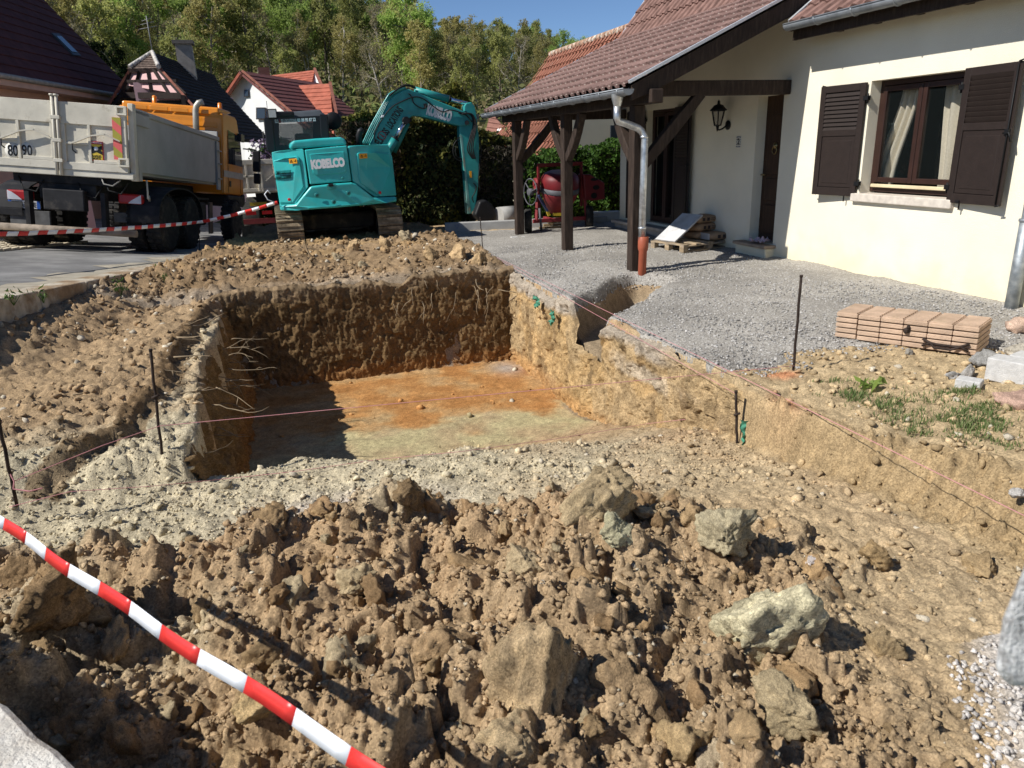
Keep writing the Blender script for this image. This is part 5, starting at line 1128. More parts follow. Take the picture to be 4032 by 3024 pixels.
mb = MB(); mb.bb((a.x+.02, 24.07, a.z), (a.x+.08, 29, b.z)); mb.bb((right-.08, 24.07, a.z), (right-.02, 29, b.z)); mb.bb((a.x+.02, 24.07, a.z-.05), (right-.02, 29, a.z+.05)); mb.build('skip_body', CRE, t2)
mb = MB(); mb.bb((a.x+.5, 24.2, a.z-.5), (right-.5, 30, a.z-.06)); mb.build('chassis_frame', CHAS, t2)
mb = MB(); mb.bb((a.x+.05, 24.0, a.z-.95), (right-.05, 24.12, a.z-.80)); mb.build('bumper', M('bumper_red', (.16, .03, .03), rough=.5, var=.2), t2); mb = MB(); mb.bb((a.x+.3, 24.1, a.z-.42), (a.x+.8, 24.18, a.z-.32)); mb.build('yellow_plate', M('yellow_dim', (.4, .3, .03), rough=.5), t2)
for xx in (a.x+.3, right-.3):
    for yy in (25.4, 26.8, 30.0):
        mb = MB(); mb.lathe([(.3, -.25), (.5, -.27), (.53, -.2), (.53, .2), (.5, .27), (.3, .25), (0, .2)], (xx, yy, a.z-.98), (1, 0, 0), 24); mb.build('wheel', TYRE, t2)
mb = MB(); mb.bb((a.x+.05, 29.2, a.z-.3), (right-.05, 31, b.z-.1)); bevel(mb.build('cab', M('cab_white', (.55, .55, .55), rough=.4), t2), .08, 3)
for xx in (a.x+.15, a.x+.62):
    mb = MB(); mb.bb((xx, 24.0, a.z-.68), (xx+.3, 24.05, a.z-.58)); mb.build('tail_light', LR, t2)
# ================================================================== HOUSES BEHIND
def unit(a): a = V3(a); a.normalize(); return a
def roof_slope(name, e0, e1, r0, r1, mat, parent, th=.12, rows=16):
    """tiled slope between eave e0-e1 and ridge r0-r1, each course a step"""
    e0, e1, r0, r1 = map(V3, (e0, e1, r0, r1)); n = (e1-e0).cross(r0-e0).normalized()
    if n.z < 0: n = -n
    mb = MB(); vs_, fs = [], []
    for k in range(rows):
        a, b = k/rows, (k+1)/rows+.01
        p = [e0.lerp(r0, a)+n*.05, e1.lerp(r1, a)+n*.05, e1.lerp(r1, b)+n*.012, e0.lerp(r0, b)+n*.012, e0.lerp(r0, a), e1.lerp(r1, a)]
        mb.add(p, [(0, 1, 2, 3), (4, 5, 1, 0)])
    mb.add([e0, e1, r1, r0, e0-n*th, e1-n*th, r1-n*th, r0-n*th], [(4, 5, 6, 7), (0, 1, 5, 4), (1, 2, 6, 5), (3, 0, 4, 7)])
    return mb.build(name, mat, parent, fix=False)
def wave_mat(name, col, col2, axis_scale, rough=.85, bump=.6):
    m = M(name, col, var=.22, scale=2.5, rough=rough, col2=col2, mixs=6, mixr=(.62, .7), spec=.15); return m
BROWN = wave_mat('brown_tiles', (.085, .032, .030), (.11, .045, .04), 1); DARKT = wave_mat('dark_tiles', (.030, .027, .028), (.055, .05, .047), 1); REDT = wave_mat('red_tiles', (.36, .115, .075), (.42, .17, .12), 1); OLDT = wave_mat('old_red_tiles', (.25, .105, .07), (.38, .30, .24), 1)
RIBB = M('tile_shadow_brown', (.05, .02, .02), rough=.9)
PEACH = M('peach_render', (.55, .36, .27), var=.08, scale=2, rough=.92); PINK = M('pink_render', (.70, .45, .44), var=.08, scale=2, rough=.92); WHITE = M('white_render', (.74, .74, .73), var=.05, scale=2, rough=.92); BEIGE = M('beige_render', (.52, .47, .36), var=.07, scale=2, rough=.92); FASC = M('fascia_brown', (.10, .04, .028), rough=.7, var=.2); GUT = M('old_gutter', (.30, .28, .24), rough=.6, var=.2, metal=.3)
TIMB = M('timber_dark', (.022, .014, .012), rough=.8, var=.3)
DG = M('dark_pane', (.03, .04, .05), rough=.08, spec=.6, var=0)
# --- brown-roofed house at the left
h1 = thing('brown_roofed_house', 'peach house with steep dark brown roof and a skylight, behind the truck', 'house', PY(150, 330, 24))
HZ = 4.25
eL, eR = PZ(-160, 132, HZ), PZ(300, 212, HZ); d1 = unit(eR-eL); n1 = V3((-d1.y, d1.x, 0))
sl = 1.25; run = 4.6
rL, rR = eL+n1*run+V3((0, 0, run*sl)), eR+n1*run+V3((0, 0, run*sl))
rf = roof_slope('roof', eL, eR, rL, rR, BROWN, h1, rows=17)
roof_slope('rear_roof', eL+n1*2*run, eR+n1*2*run, rL, rR, BROWN, h1, rows=10)
ncol = 46
for k in range(0, ncol):
    pass
wL, wR = eL+n1*.7-V3((0, 0, .25)), eR+n1*.7-d1*.9-V3((0, 0, .25)); mb = MB()
dep = n1*(2*run-1.4); base_z = V3((0, 0, 4.6))
mb.hexa([wL-base_z, wR-base_z, wR+dep-base_z, wL+dep-base_z, wL, wR, wR+dep, wL+dep]); mb.build('wall', PEACH, h1)
mb = MB(); mb.prism([wR-d1*.003, wR+dep-d1*.003, (rR-d1*.9)-V3((0, 0, .5))], d1*.02); mb.build('gable', PEACH, h1)
mb = MB(); mb.tube([eL-n1*.06-V3((0, 0, .05)), eR-n1*.06-V3((0, 0, .05))], .085, 8); mb.build('gutter', GUT, h1)
mb = MB(); mb.hexa([eL-V3((0, 0, .30)), eR-V3((0, 0, .30)), eR+n1*.7-V3((0, 0, .30)), eL+n1*.7-V3((0, 0, .30)), eL-V3((0, 0, .13)), eR-V3((0, 0, .13)), eR+n1*.7-V3((0, 0, .13)), eL+n1*.7-V3((0, 0, .13))]); mb.build('soffit', PEACH, h1)
# bracket under the eave
q = wR-d1*.02; mb = MB(); mb.bar(q-V3((0, 0, .1)), q-V3((0, 0, 1.0)), .16, .16, up=n1); mb.bar(q-V3((0, 0, .9)), q-n1*.6-V3((0, 0, .15)), .12, .12); mb.build('eave_bracket', FASC, h1)
# skylight lying in the roof plane
def on_roof(px, py, off=.0):
    nn = (eR-eL).cross(rL-eL).normalized(); nn = nn if nn.z > 0 else -nn
    d = ray(px, py); t = (eL-CAM).dot(nn)/d.dot(nn); return CAM+d*t+nn*off, nn
sk = [on_roof(x, y, .1)[0] for x, y in ((108, 75), (124, 76), (172, 124), (155, 122))]; nn = on_roof(100, 80)[1]
mb = MB(); mb.prism(sk, nn*-.12); skl = mb.build('skylight', M('skylight_frame', (.05, .055, .06), rough=.5), h1)
c = sum(sk, V3())/4; mb = MB(); mb.prism([c+(p-c)*.72+nn*.01 for p in sk], nn*.01); mb.build('pane', M('sky_glass', (.10, .16, .20), rough=.06, spec=.8, var=0), skl)
sw = [PZ(x, y, 3.6) for x, y in ((40, 208), (87, 214))]; 
def on_wall(px, py):
    d = ray(px, py); t = (wL-CAM).dot(n1)/d.dot(n1); return CAM+d*t
q = [on_wall(*p)-n1*.04 for p in ((40, 212), (86, 217), (86, 240), (40, 236))]; mb = MB(); mb.prism(q, n1*.05); mb.build('window', M('red_shutter', (.13, .025, .02), rough=.6), h1)
# garden wall and paving by the street at the left
gw = thing('garden_wall', 'low pinkish roadside wall with red coping behind the truck wheels', 'wall', PY(0, 480, 20)); a, b = PR(-120, 512), PR(70, 500)
a, b = road_pt(2, 5.2), road_pt(16, 6.4)
mb = MB(); mb.hexa([a-V3((0, 0, .3)), b-V3((0, 0, .3)), b+CN*.25-V3((0, 0, .3)), a+CN*.25-V3((0, 0, .3)), a+V3((0, 0, .9)), b+V3((0, 0, .9)), b+CN*.25+V3((0, 0, .9)), a+CN*.25+V3((0, 0, .9))]); mb.build('wall_face', PINK, gw)
u9 = V3((0, 0, .9)); mb = MB(); mb.hexa([a-CN*.04+u9, b-CN*.04+u9, b+CN*.29+u9, a+CN*.29+u9, a-CN*.04+u9*1.1, b-CN*.04+u9*1.1, b+CN*.29+u9*1.1, a+CN*.29+u9*1.1]); mb.build('coping', M('red_coping', (.33, .13, .09), rough=.8, var=.2), gw)
PAV = M('paver', (.50, .43, .31), var=.25, scale=5, rough=.9, objvar=.12); pv = thing('paved_apron', 'patch of pale cobble paving beside the street', 'paving', road_pt(8, 4)); pv['kind'] = 'structure'; mb = MB(); mb.box((0, 0, 0), (.235, .235, .05)); pme = mb.mesh('paver'); bmt = frame((0, 0, 0), CD, CN)
for i in range(26):
    for j in range(6):
        p = road_pt(3+i*.25+(.12 if j % 2 else 0), 3.6+j*.25, .01); link_mesh('paver', pme, PAV, pv, Matrix.Translation(p) @ bmt)
# --- half-timbered house
h2 = thing('half_timbered_house', 'half-timbered house with pink gable panels and dark tiled half-hip roof', 'house', PY(340, 300, 32))
Y2 = 31.0
def G(px, py, dy=0.0): return PY(px, py, Y2+dy+(330-px)*.016)
ap, hl, hr = G(322, 108), G(283, 148), G(345, 147); gl, gr_ = G(262, 182), G(402, 206); br_ = G(480, 300); bl_ = G(215, 258)
# gable plane (turned a little): use plane Y2
apb = ap+V3((0, .9, 0)); ridge_end = PZ(462, 163, apb.z); dirR = ridge_end-apb; LEN2 = dirR.length; dirR.normalize()
mb = MB(); mb.prism([hl+V3((.05, 0, 0)), hr, gr_, gl], (0, .1, 0)); mb.build('gable_wall', PINK, h2)
lowz = -1.0; Lw, Rw = V3((gl.x+.5, Y2+.35, gl.z)), V3((gr_.x-.35, Y2+.35, gl.z)); mb = MB(); bk = dirR*LEN2
mb.hexa([V3((Lw.x, Lw.y, lowz)), V3((Rw.x, Rw.y, lowz)), V3((Rw.x, Rw.y, lowz))+bk, V3((Lw.x, Lw.y, lowz))+bk, Lw, Rw, Rw+bk, Lw+bk]); mb.build('wall', PINK, h2)
mb = MB(); tie0, tie1 = G(262, 206), G(402, 206)
for a, b, wd in ((G(277, 176), G(383, 175), .10), (G(268, 206), G(402, 207), .2), (G(303, 150), G(289, 203), .10), (G(319, 149), G(328, 203), .10), (G(331, 149), G(365, 203), .10), (G(284, 150), G(262, 205), .10), (G(345, 150), G(402, 205), .10)):
    mb = MB(); mb.bar(a-V3((0, .06, 0)), b-V3((0, .06, 0)), .1, wd, up=(0, 0, 1) if abs(a.z-b.z) < .4 else (0, 1, 0)); mb.build('timber', TIMB, h2) if abs(a.z-b.z) < .4 else None
    if abs(a.z-b.z) >= .4:
        mb = MB(); mb.bar(a-V3((0, .06, 0)), b-V3((0, .06, 0)), wd, .1, up=(0, 1, 0)); mb.build('timber', TIMB, h2)
mb = MB(); mb.bar(G(395, 206, -.3), G(402, 260, -.3), .14, .14, up=(0, 1, 0)); mb.build('timber', TIMB, h2)
for (xa, xb) in ((300, 326), (332, 400)):
    q = [V3((PY(x, y, Y2+.32).x, Y2+.32, PY(x, y, Y2+.32).z)) for x, y in ((xa, 240), (xb, 242), (xb, 217), (xa, 217))]; mb = MB(); mb.prism(q, (0, .05, 0)); mb.build('window', M('dim_window', (.02, .015, .015), rough=.3), h2)
eaveR0 = br_; rs = roof_slope('roof', br_-V3((.0, .06, 0)), br_+dirR*(LEN2+.3), hr+V3((0, -.06, 0)), hr+dirR*LEN2, DARKT, h2, rows=16)
roof_slope('roof', hr+V3((0, -.06, 0)), hr+dirR*LEN2, apb, ridge_end, DARKT, h2, rows=6)
roof_slope('roof', bl_-V3((0, .06, 0)), bl_+dirR*LEN2, apb, ridge_end, DARKT, h2, rows=14)
roof_slope('half_hip', hl-V3((.1, .15, .05)), hr-V3((-.1, .15, .05)), apb+V3((-.04, 0, 0)), apb+V3((.04, 0, 0)), M('grey_brown_tiles', (.16, .12, .10), rough=.9, var=.4, scale=9, col2=(.4, .37, .33), mixs=9, mixr=(.66, .72)), h2, rows=9)
HIP = M('hip_mortar', (.50, .47, .43), rough=.9, var=.4, scale=8)
for a, b in ((hl, apb), (hr, apb)):
    for k in range(7):
        mb = MB(); p0, p1 = a.lerp(b, k/7)-V3((0, .3*(1-k/7), -.02)), a.lerp(b, (k+1.1)/7)-V3((0, .3*(1-(k+1)/7), -.05)); mb.tube([p0, p1], [.085, .065], 8); mb.build('hip_tile', HIP, h2)
mb = MB(); mb.bar(G(346, 148, -.1), G(480, 300, -.1), .08, .12, up=(0, 1, 0)); mb.build('verge_tiles', M('verge_red', (.22, .085, .06), rough=.9, var=.3, scale=6), h2); mb = MB(); mb.bar(G(283, 148, -.1), G(215, 258, -.1), .08, .12, up=(0, 1, 0)); mb.build('verge_tiles', MATS['verge_red'], h2)
ch = PY(405, 150, Y2+4.2); mb = MB(); mb.box((ch.x, ch.y, ch.z-.2), (.62, .62, 2.3)); cho = mb.build('chimney', M('chimney_render', (.33, .29, .25), rough=.9, var=.2), h2); mb = MB(); mb.box((ch.x, ch.y, ch.z+1.0), (.8, .8, .14)); mb.build('chimney_cap', M('chimney_cap_grey', (.16, .14, .12), rough=.9), cho)
mb = MB(); mb.tube([apb, apb+V3((0, 0, 1.25))], .018, 6); 
for k, zz in enumerate((.85, 1.0, 1.12)): mb.tube([apb+V3((-.3+.06*k, 0, zz-.05)), apb+V3((.28-.06*k, 0, zz+.06))], .010, 5)
mb.build('aerial', M('aerial_grey', (.25, .25, .25), rough=.5), h2)
for px, py in ((450, 235), (455, 243), (472, 270)):
    pass
# --- white house with red roofs
h3 = thing('white_house', 'white gabled house with bright red tile roofs below the forest', 'house', PY(600, 300, 44))
Y3 = 43.0
def K(px, py, dy=0.0): return PY(px, py, Y3+dy+max(-3, min(3, (575-px)*.024)))
KD = V3((.5, .87, 0))
A3, L3, R3 = K(527, 160), K(497, 205), K(652, 265)
Rg = A3+(R3-A3)*1.15
bot = -1.0; mb = MB(); mb.prism([A3, R3, V3((R3.x, R3.y, bot)), V3((L3.x, L3.y, bot)), L3], KD*9); mb.build('wall', WHITE, h3)
roof_slope('roof', Rg-KD*.4+V3((0, 0, .12)), Rg+KD*9+V3((0, 0, .12)), A3-KD*.4+V3((0, 0, .12)), A3+KD*9+V3((0, 0, .12)), M('maroon_tiles', (.14, .05, .045), rough=.85, var=.25, scale=4), h3, rows=13)
roof_slope('roof', L3+(L3-A3)*.3-KD*.4+V3((0, 0, .12)), L3+(L3-A3)*.3+KD*9+V3((0, 0, .12)), A3-KD*.4+V3((0, 0, .12)), A3+KD*9+V3((0, 0, .12)), REDT, h3, rows=8)
mb = MB(); mb.bar(A3+V3((0, -.42, .05)), Rg+V3((0, -.42, .05)), .12, .32, up=(0, 1, 0)); mb.bar(A3+V3((0, -.42, .05)), L3+(L3-A3)*.3+V3((0, -.42, .05)), .12, .32, up=(0, 1, 0)); mb.build('verge_tiles', MATS['verge_red'], h3)
# cross wing to the right with two roof planes
w0, w1, w2, w3 = K(648, 300, 3), K(720, 296, 3), K(714, 182, 7.5), K(603, 186, 7.5)
roof_slope('wing_roof', K(600, 300, 2), K(722, 292, 2), K(603, 188, 6.5), K(713, 182, 6.5), REDT, h3, rows=12)
gR = K(713, 182, 6.5); mb = MB(); mb.prism([K(714, 186, 6.4), K(724, 232, 4.4), K(724, 330, 4.4), K(708, 330, 4.4), K(711, 240, 4.4)], (0, .2, 0)); mb.build('wing_gable', WHITE, h3)
mb = MB(); mb.bar(K(713, 181, 6.3), K(727, 250, 4.0), .15, .3, up=(0, 1, 0)); mb.build('verge_tiles', MATS['verge_red'], h3)
roof_slope('back_roof', K(545, 200, 10), K(672, 190, 10), K(565, 166, 13), K(680, 152, 13), REDT, h3, rows=7)
mb = MB(); mb.prism([K(681, 153, 12.8), K(694, 190, 11), K(670, 190, 11)], (0, .2, 0)); mb.build('back_gable', WHITE, h3)
mb = MB(); mb.bar(K(680, 151, 12.5), K(696, 188, 10.8), .15, .3, up=(0, 1, 0)); mb.build('verge_tiles', MATS['verge_red'], h3)
mb = MB(); p = K(572, 168, 11); mb.box(p, (.7, .7, 1.2)); mb.build('chimney', M('brick_dark', (.12, .06, .05), rough=.9), h3)
mb = MB(); mb.prism([K(690, 300, 1), K(765, 330, 1), K(765, 440, 1), K(690, 440, 1)], (0, 3, 0)); mb.build('side_wall', WHITE, h3)
for (xa, xb, ya, yb) in ((527, 537, 194, 209), (553, 574, 232, 258)):
    q = [K(x, y, -.03) for x, y in ((xa, yb), (xb, yb), (xb, ya), (xa, ya))]; mb = MB(); mb.prism(q, (0, .06, 0)); wdo = mb.build('window', TIMB, h3); c = sum(q, V3())/4; mb = MB(); mb.prism([c+(p-c)*.82-V3((0, .01, 0)) for p in q], (0, .02, 0)); mb.build('pane', DG, wdo)
for (xa, xb) in ((703, 706), (708, 711)):
    q = [K(x, y, .97) for x, y in ((xa, 337), (xb, 337), (xb, 312), (xa, 312))]; mb = MB(); mb.prism(q, (0, .06, 0)); mb.build('window', TIMB, h3)
q = [K(x, y, .97) for x, y in ((724, 350), (738, 350), (738, 337), (724, 335))]; mb = MB(); mb.prism(q, (0, .06, 0)); mb.build('garage_door', M('door_brown', (.28, .11, .07), rough=.7), h3)
# --- neighbour behind the porch
h4 = thing('neighbour_house', 'beige house with long old red tiled roof seen through the porch', 'house', (10, 24, 0))
RXn, RZn, sn = 11.0, 4.95, 1.24; NY0, NY1 = 20.0, 28.7; exn = 8.15; ezn = RZn-(RXn-exn)*sn
def rib_slope(name, e0, e1, r0, r1, parent, mat, pitch=.3):
    """old interlocking tiles: ribs running up the slope, stepped courses"""
    e0, e1, r0, r1 = map(V3, (e0, e1, r0, r1)); al = (e1-e0); n = al.cross(r0-e0).normalized(); n = n if n.z > 0 else -n; nc = int(al.length/pitch); rows = int((r0-e0).length/.36); mb = MB()
    for r in range(rows):
        a, b = r/rows, (r+1.05)/rows
        for c in range(nc):
            for f0, f1, h in ((0, .45, .05), (.45, 1, .0)):
                s0, s1 = (c+f0)/nc, (c+f1)/nc
                def pt(s, t, hh): return e0.lerp(e1, s).lerp(r0.lerp(r1, s), t)+n*hh
                mb.add([pt(s0, a, h+.04), pt(s1, a, h+.04), pt(s1, b, h), pt(s0, b, h), pt(s0, a, h-.01), pt(s1, a, h-.01)], [(0, 1, 2, 3), (4, 5, 1, 0)])
    o = mb.build(name, mat, parent, fix=False); o['kind'] = 'stuff'; return o
r4 = roof_slope('roof', (exn, NY0-.2, ezn), (exn, NY1, ezn), (RXn, NY0-.2, RZn), (RXn, NY1, RZn), OLDT, h4, rows=10)
rib_slope('old_tiles', (exn, NY1, ezn+.08), (exn, NY0-.2, ezn+.08), (RXn, NY1, RZn+.08), (RXn, NY0-.2, RZn+.08), r4, OLDT)
roof_slope('rear_roof', (2*RXn-exn, NY0-.2, ezn), (2*RXn-exn, NY1, ezn), (RXn, NY0-.2, RZn), (RXn, NY1, RZn), OLDT, h4, rows=6)
for k in range(26):
    y = NY0-.2+k*(NY1-NY0+.2)/26; mb = MB(); mb.tube([(RXn, y, RZn+.08), (RXn, y+.36, RZn+.10)], [.14, .12], 8); mb.build('ridge_tile', M('ridge_mortar', (.36, .22, .15), rough=.9, var=.4, scale=8, col2=(.55, .5, .42), mixs=6, mixr=(.5, .6)), h4)
mb = MB(); mb.prism([(exn+.15, NY0, -.6), (2*RXn-exn-.15, NY0, -.6), (2*RXn-exn-.15, NY0, ezn), (RXn, NY0, RZn-.15), (exn+.15, NY0, ezn)], (0, NY1-NY0-.3, 0)); mb.build('wall', BEIGE, h4)
wc = PY(1237, 290, 19.0).x; mb = MB(); mb.bb((wc, 19.0, -.6), (wc+3.2, 19.9, 3.1)); mb.build('front_wing', BEIGE, h4)
q = PY(1328, 300, 18.95); mb = MB(); mb.bb((q.x-.12, 18.94, q.z-.75), (q.x+.45, 18.995, q.z+.35)); mb.build('shutter', M('blue_black_shutter', (.022, .028, .036), rough=.6), h4)
# further roof and low outbuilding beyond the hedge
h5 = thing('distant_house', 'distant house whose pale red roof peeps under the porch eave', 'house', (9, 40, 0))
q0, q1 = PY(1045, 268, 38), PY(1095, 272, 38); roof_slope('roof', q0+V3((0, 0, -.7)), q1+V3((.3, 0, -.7)), q0+V3((1.3, 3, .9)), q1+V3((.0, 3, .9)), M('pale_red_tiles', (.38, .18, .13), rough=.9, var=.2, scale=5), h5, rows=6); mb = MB(); mb.prism([q1+V3((-.2, -.05, -.1)), q1+V3((.5, -.05, -.6)), q1+V3((.5, -.05, -2.5)), q1+V3((-1.0, -.05, -2.5)), q1+V3((-1.0, -.05, -.8))], (0, 2, 0)); mb.build('wall', WHITE, h5)
# ================================================================== LEAFY THINGS
def leaf_mat(name, cols, rough=.6, trans=.55):
    m = bpy.data.materials.new(name); m.use_nodes = True; t = m.node_tree; N, L = t.nodes, t.links; b = N['Principled BSDF']; b.inputs['Roughness'].default_value = rough; b.inputs['Specular IOR Level'].default_value = .2
    g = N.new('ShaderNodeNewGeometry'); r = N.new('ShaderNodeValToRGB'); L.new(g.outputs['Random Per Island'], r.inputs[0]); el = r.color_ramp.elements
    el[0].color = rgb(*cols[0]); el[1].color = rgb(*cols[-1])
    for i, c in enumerate(cols[1:-1]): e = el.new((i+1)/(len(cols)-1)); e.color = rgb(*c)
    oi = N.new('ShaderNodeObjectInfo'); mr = N.new('ShaderNodeMapRange'); mr.inputs[3].default_value = .72; mr.inputs[4].default_value = 1.28; L.new(oi.outputs['Random'], mr.inputs[0])
    k = N.new('ShaderNodeMix'); k.data_type = 'RGBA'; k.blend_type = 'MULTIPLY'; k.inputs[0].default_value = 1; L.new(r.outputs[0], k.inputs[6]); L.new(mr.outputs[0], k.inputs[7]); L.new(k.outputs[2], b.inputs['Base Color'])
    tr = N.new('ShaderNodeBsdfTranslucent'); L.new(k.outputs[2], tr.inputs[0]); mx = N.new('ShaderNodeMixShader'); mx.inputs[0].default_value = trans; out = N['Material Output']
    L.new(b.outputs[0], mx.inputs[1]); L.new(tr.outputs[0], mx.inputs[2]); L.new(mx.outputs[0], out.inputs['Surface']); MATS[name] = m; return m
def leaves_mesh(name, C, size, mat, rg, up=.3, asp=.55):
    """C (n,3) centres -> one small bent leaf (two triangles) per centre"""
    n = len(C); d = rg.normal(size=(n, 3)); d[:, 2] += up; d /= np.linalg.norm(d, axis=1)[:, None]
    e = rg.normal(size=(n, 3)); e -= d*(e*d).sum(1)[:, None]; e /= np.linalg.norm(e, axis=1)[:, None]
    s = (size*(.55+.9*rg.random(n)))[:, None]
    V = np.concatenate([C-d*s*.5, C+e*s*asp*.5, C+d*s*.5, C-e*s*asp*.5], 1).reshape(-1, 3); F = np.arange(4*n).reshape(-1, 4)
    o = np_mesh(name, V, F, mat, smooth=False); return o
BARK = M('bark', (.16, .135, .105), var=.3, scale=6, rough=.95, objvar=.25); BARKG = M('pale_bark', (.33, .30, .26), var=.3, scale=5, rough=.95, objvar=.2)
def tree_proto(seed, h, spread, leafmat, nleaf, leafsize, bark, twig=1.0, clumpy=.85, leaf_lo=.12):
    rg = np.random.default_rng(seed); mb = MB(); tips = []
    def limb(p, d, l, r, lev):
        pts = [p]; rs = [r]; n = 4
        for i in range(n):
            d = (d + V3(rg.normal(size=3))*(.10 if lev == 0 else .2) + V3((0, 0, .10 if lev else .03))).normalized(); p = p + d*(l/n); pts.append(p); rs.append(r*(1-.75*(i+1)/n) if lev else r*(1-.6*(i+1)/n))
        mb.tube(pts, rs, 5 if lev else 7, caps=False)
        if lev >= 1: tips.extend([(pts[2], l*.5), (pts[3], l*.6), (pts[4], l*.5)])
        if lev < 3:
            nb = (9, 4, 3)[lev]
            for k in range(nb):
                t = (.28+.72*(k+.5)/nb) if lev == 0 else (.35+.65*(k+.5)/nb); i = min(n-1, int(t*n)); q = pts[i].lerp(pts[i+1], t*n-i)
                a = rg.random()*6.283; side = V3((math.cos(a), math.sin(a), .55+.5*rg.random())).normalized() if lev == 0 else (d*.6+V3(rg.normal(size=3))*.6).normalized()
                limb(q, side, (h*spread*(1.1-.55*t) if lev == 0 else l*.55)*(.75+.5*rg.random()), r*(.42 if lev == 0 else .5), lev+1)
    limb(V3((0, 0, -.6)), V3((0, 0, 1)), h*.95, h*.013+.03, 0)
    tm = mb.mesh('trunk'); lo = None
    if nleaf:
        T = np.array([t[0] for t in tips]); R2 = np.array([t[1] for t in tips]); keep = T[:, 2] > h*leaf_lo; T, R2 = T[keep], R2[keep]; idx = rg.integers(0, len(T), nleaf)
        C = T[idx]+rg.normal(size=(nleaf, 3))*(R2[idx]*clumpy)[:, None]*.55
        lo = leaves_mesh('crown', C, leafsize, leafmat, rg); bpy.data.objects.remove(lo); lo = [m for m in bpy.data.meshes if m.name.startswith('crown')][-1]
    tm.materials.append(bark); return tm, lo
LA = leaf_mat('leaf_spring', [(.24, .26, .08), (.34, .35, .115), (.43, .43, .17)]); LB = leaf_mat('leaf_yellow', [(.28, .25, .085), (.37, .33, .12), (.46, .41, .18)]); LC = leaf_mat('leaf_fresh', [(.20, .28, .065), (.28, .38, .09), (.36, .46, .14)]); LDk = leaf_mat('leaf_dark', [(.012, .022, .008), (.022, .038, .012), (.035, .055, .018)]); LBud = leaf_mat('leaf_bud', [(.27, .23, .14), (.24, .22, .11), (.33, .28, .18)])
protos = []
for i, (h, sp, lm, nl, ls, bk, lab) in enumerate((
    (12, .30, LA, 8500, .25, BARK, 'spring-green deciduous tree on the wooded hillside'), (13, .26, LB, 8000, .245, BARK, 'yellow-green budding tree on the wooded hillside'), (11, .33, LC, 9000, .25, BARK, 'bright fresh-green tree on the wooded hillside'),
    (13, .27, LBud, 3200, .2, BARKG, 'grey almost leafless tree on the wooded hillside'), (12, .28, LA, 6000, .235, BARKG, 'pale-trunked thinly leaved tree on the wooded hillside'), (11, .24, LDk, 5600, .28, BARK, 'dark ivy-clad tree on the wooded hillside'), (12.5, .30, LB, 6000, .235, BARKG, 'thin yellowish tree with grey trunk on the wooded hillside'))):
    tm, lm_ = tree_proto(200+i, h, sp, lm, nl, ls, bk); protos.append((tm, lm_, lm, lab, h))
def hill_z(x, y):
    # bank rising behind the houses, higher towards the left of the view
    az = math.degrees(math.atan2(x, y)); left = min(1, max(0, (20-az)/32)); dist = math.hypot(x, y)
    return -.9 + 4.2*float(smooth(48, 66, np.array(dist))) + max(0, dist-62)*(.125+.18*left)
mb = MB(); az_ = np.linspace(-40, 62, 52); ds_ = np.linspace(38, 175, 40); vs_, fs = [], []
for a in az_:
    for d in ds_:
        x, y = d*math.sin(rad(a)), d*math.cos(rad(a)); vs_.append((x, y, hill_z(x, y)-.05+.25*math.sin(x*.7)*math.cos(y*.5)))
for i in range(len(az_)-1):
    for j in range(len(ds_)-1): fs.append((i*40+j, i*40+j+1, (i+1)*40+j+1, (i+1)*40+j))
mb.add(vs_, fs, True); tag(mb.build('hill', M('forest_floor', (.20, .165, .09), var=.35, scale=.5, rough=.95, col2=(.13, .19, .05), mixs=.12), fix=False), 'hillside under the wood', kind='structure')
rg = np.random.default_rng(5); spots = []
tries = 0
def proj(p):
    v = V3(p)-CAM; k = v.dot(CF); return ((2016+FPX*v.dot(CR)/k)/S2, (1512-FPX*v.dot(CU)/k)/S2)
SILX, SILY = [-900, 700, 860, 890, 930, 1000, 1060, 1130, 1200, 1250, 1300, 1500], [-400, -150, -20, 12, 38, 34, 50, 45, 68, 92, 150, 200]
while len(spots) < 296 and tries < 20000:
    tries += 1; a = rg.uniform(-20, 46); d = 64+rg.random()**1.1*78; x, y = d*math.sin(rad(a)), d*math.cos(rad(a))
    if a > 37: continue
    k = int(rg.choice(7, p=[.24, .20, .10, .18, .12, .04, .12])); s = rg.uniform(.52, .84)
    for _ in range(4):
        px, py = proj((x, y, hill_z(x, y)+protos[k][4]*s*1.02))
        if py < np.interp(px, SILX, SILY)+12*rg.random(): s *= .87
    if s < .36: continue
    if all((x-q[0])**2+(y-q[1])**2 > (1.9+.009*d)**2 for q in spots): spots.append((x, y, d, a, k, s))
spots.sort(key=lambda q: q[2])
for (x, y, d, a, k, s) in spots:
    tm, cm, lm, lab, h = protos[k]; tpx = proj((x, y, hill_z(x, y)+h*s*.6))[0]; zone = 'above the brown-roofed house' if tpx < 270 else 'above the half-timbered house' if tpx < 480 else 'above the white house' if tpx < 700 else 'above the excavator boom' if tpx < 960 else 'beside the porch roof'; lab = lab.replace('on the wooded hillside', ('high on the hill ' if d > 105 else 'on the hill ')+zone)
    t = thing('tree', lab, 'tree', (x, y, hill_z(x, y)), 'trees of the hillside wood'); bas = Matrix.Translation((x, y, hill_z(x, y))) @ Matrix.Rotation(rg.random()*6.28, 4, 'Z') @ Matrix.Diagonal((s, s, s*rg.uniform(.9, 1.12), 1))
    setp(t, None, Matrix.Translation((x, y, hill_z(x, y))))
    link_mesh('trunk', tm, None, t, bas)
    if cm: link_mesh('crown', cm, lm, t, bas)
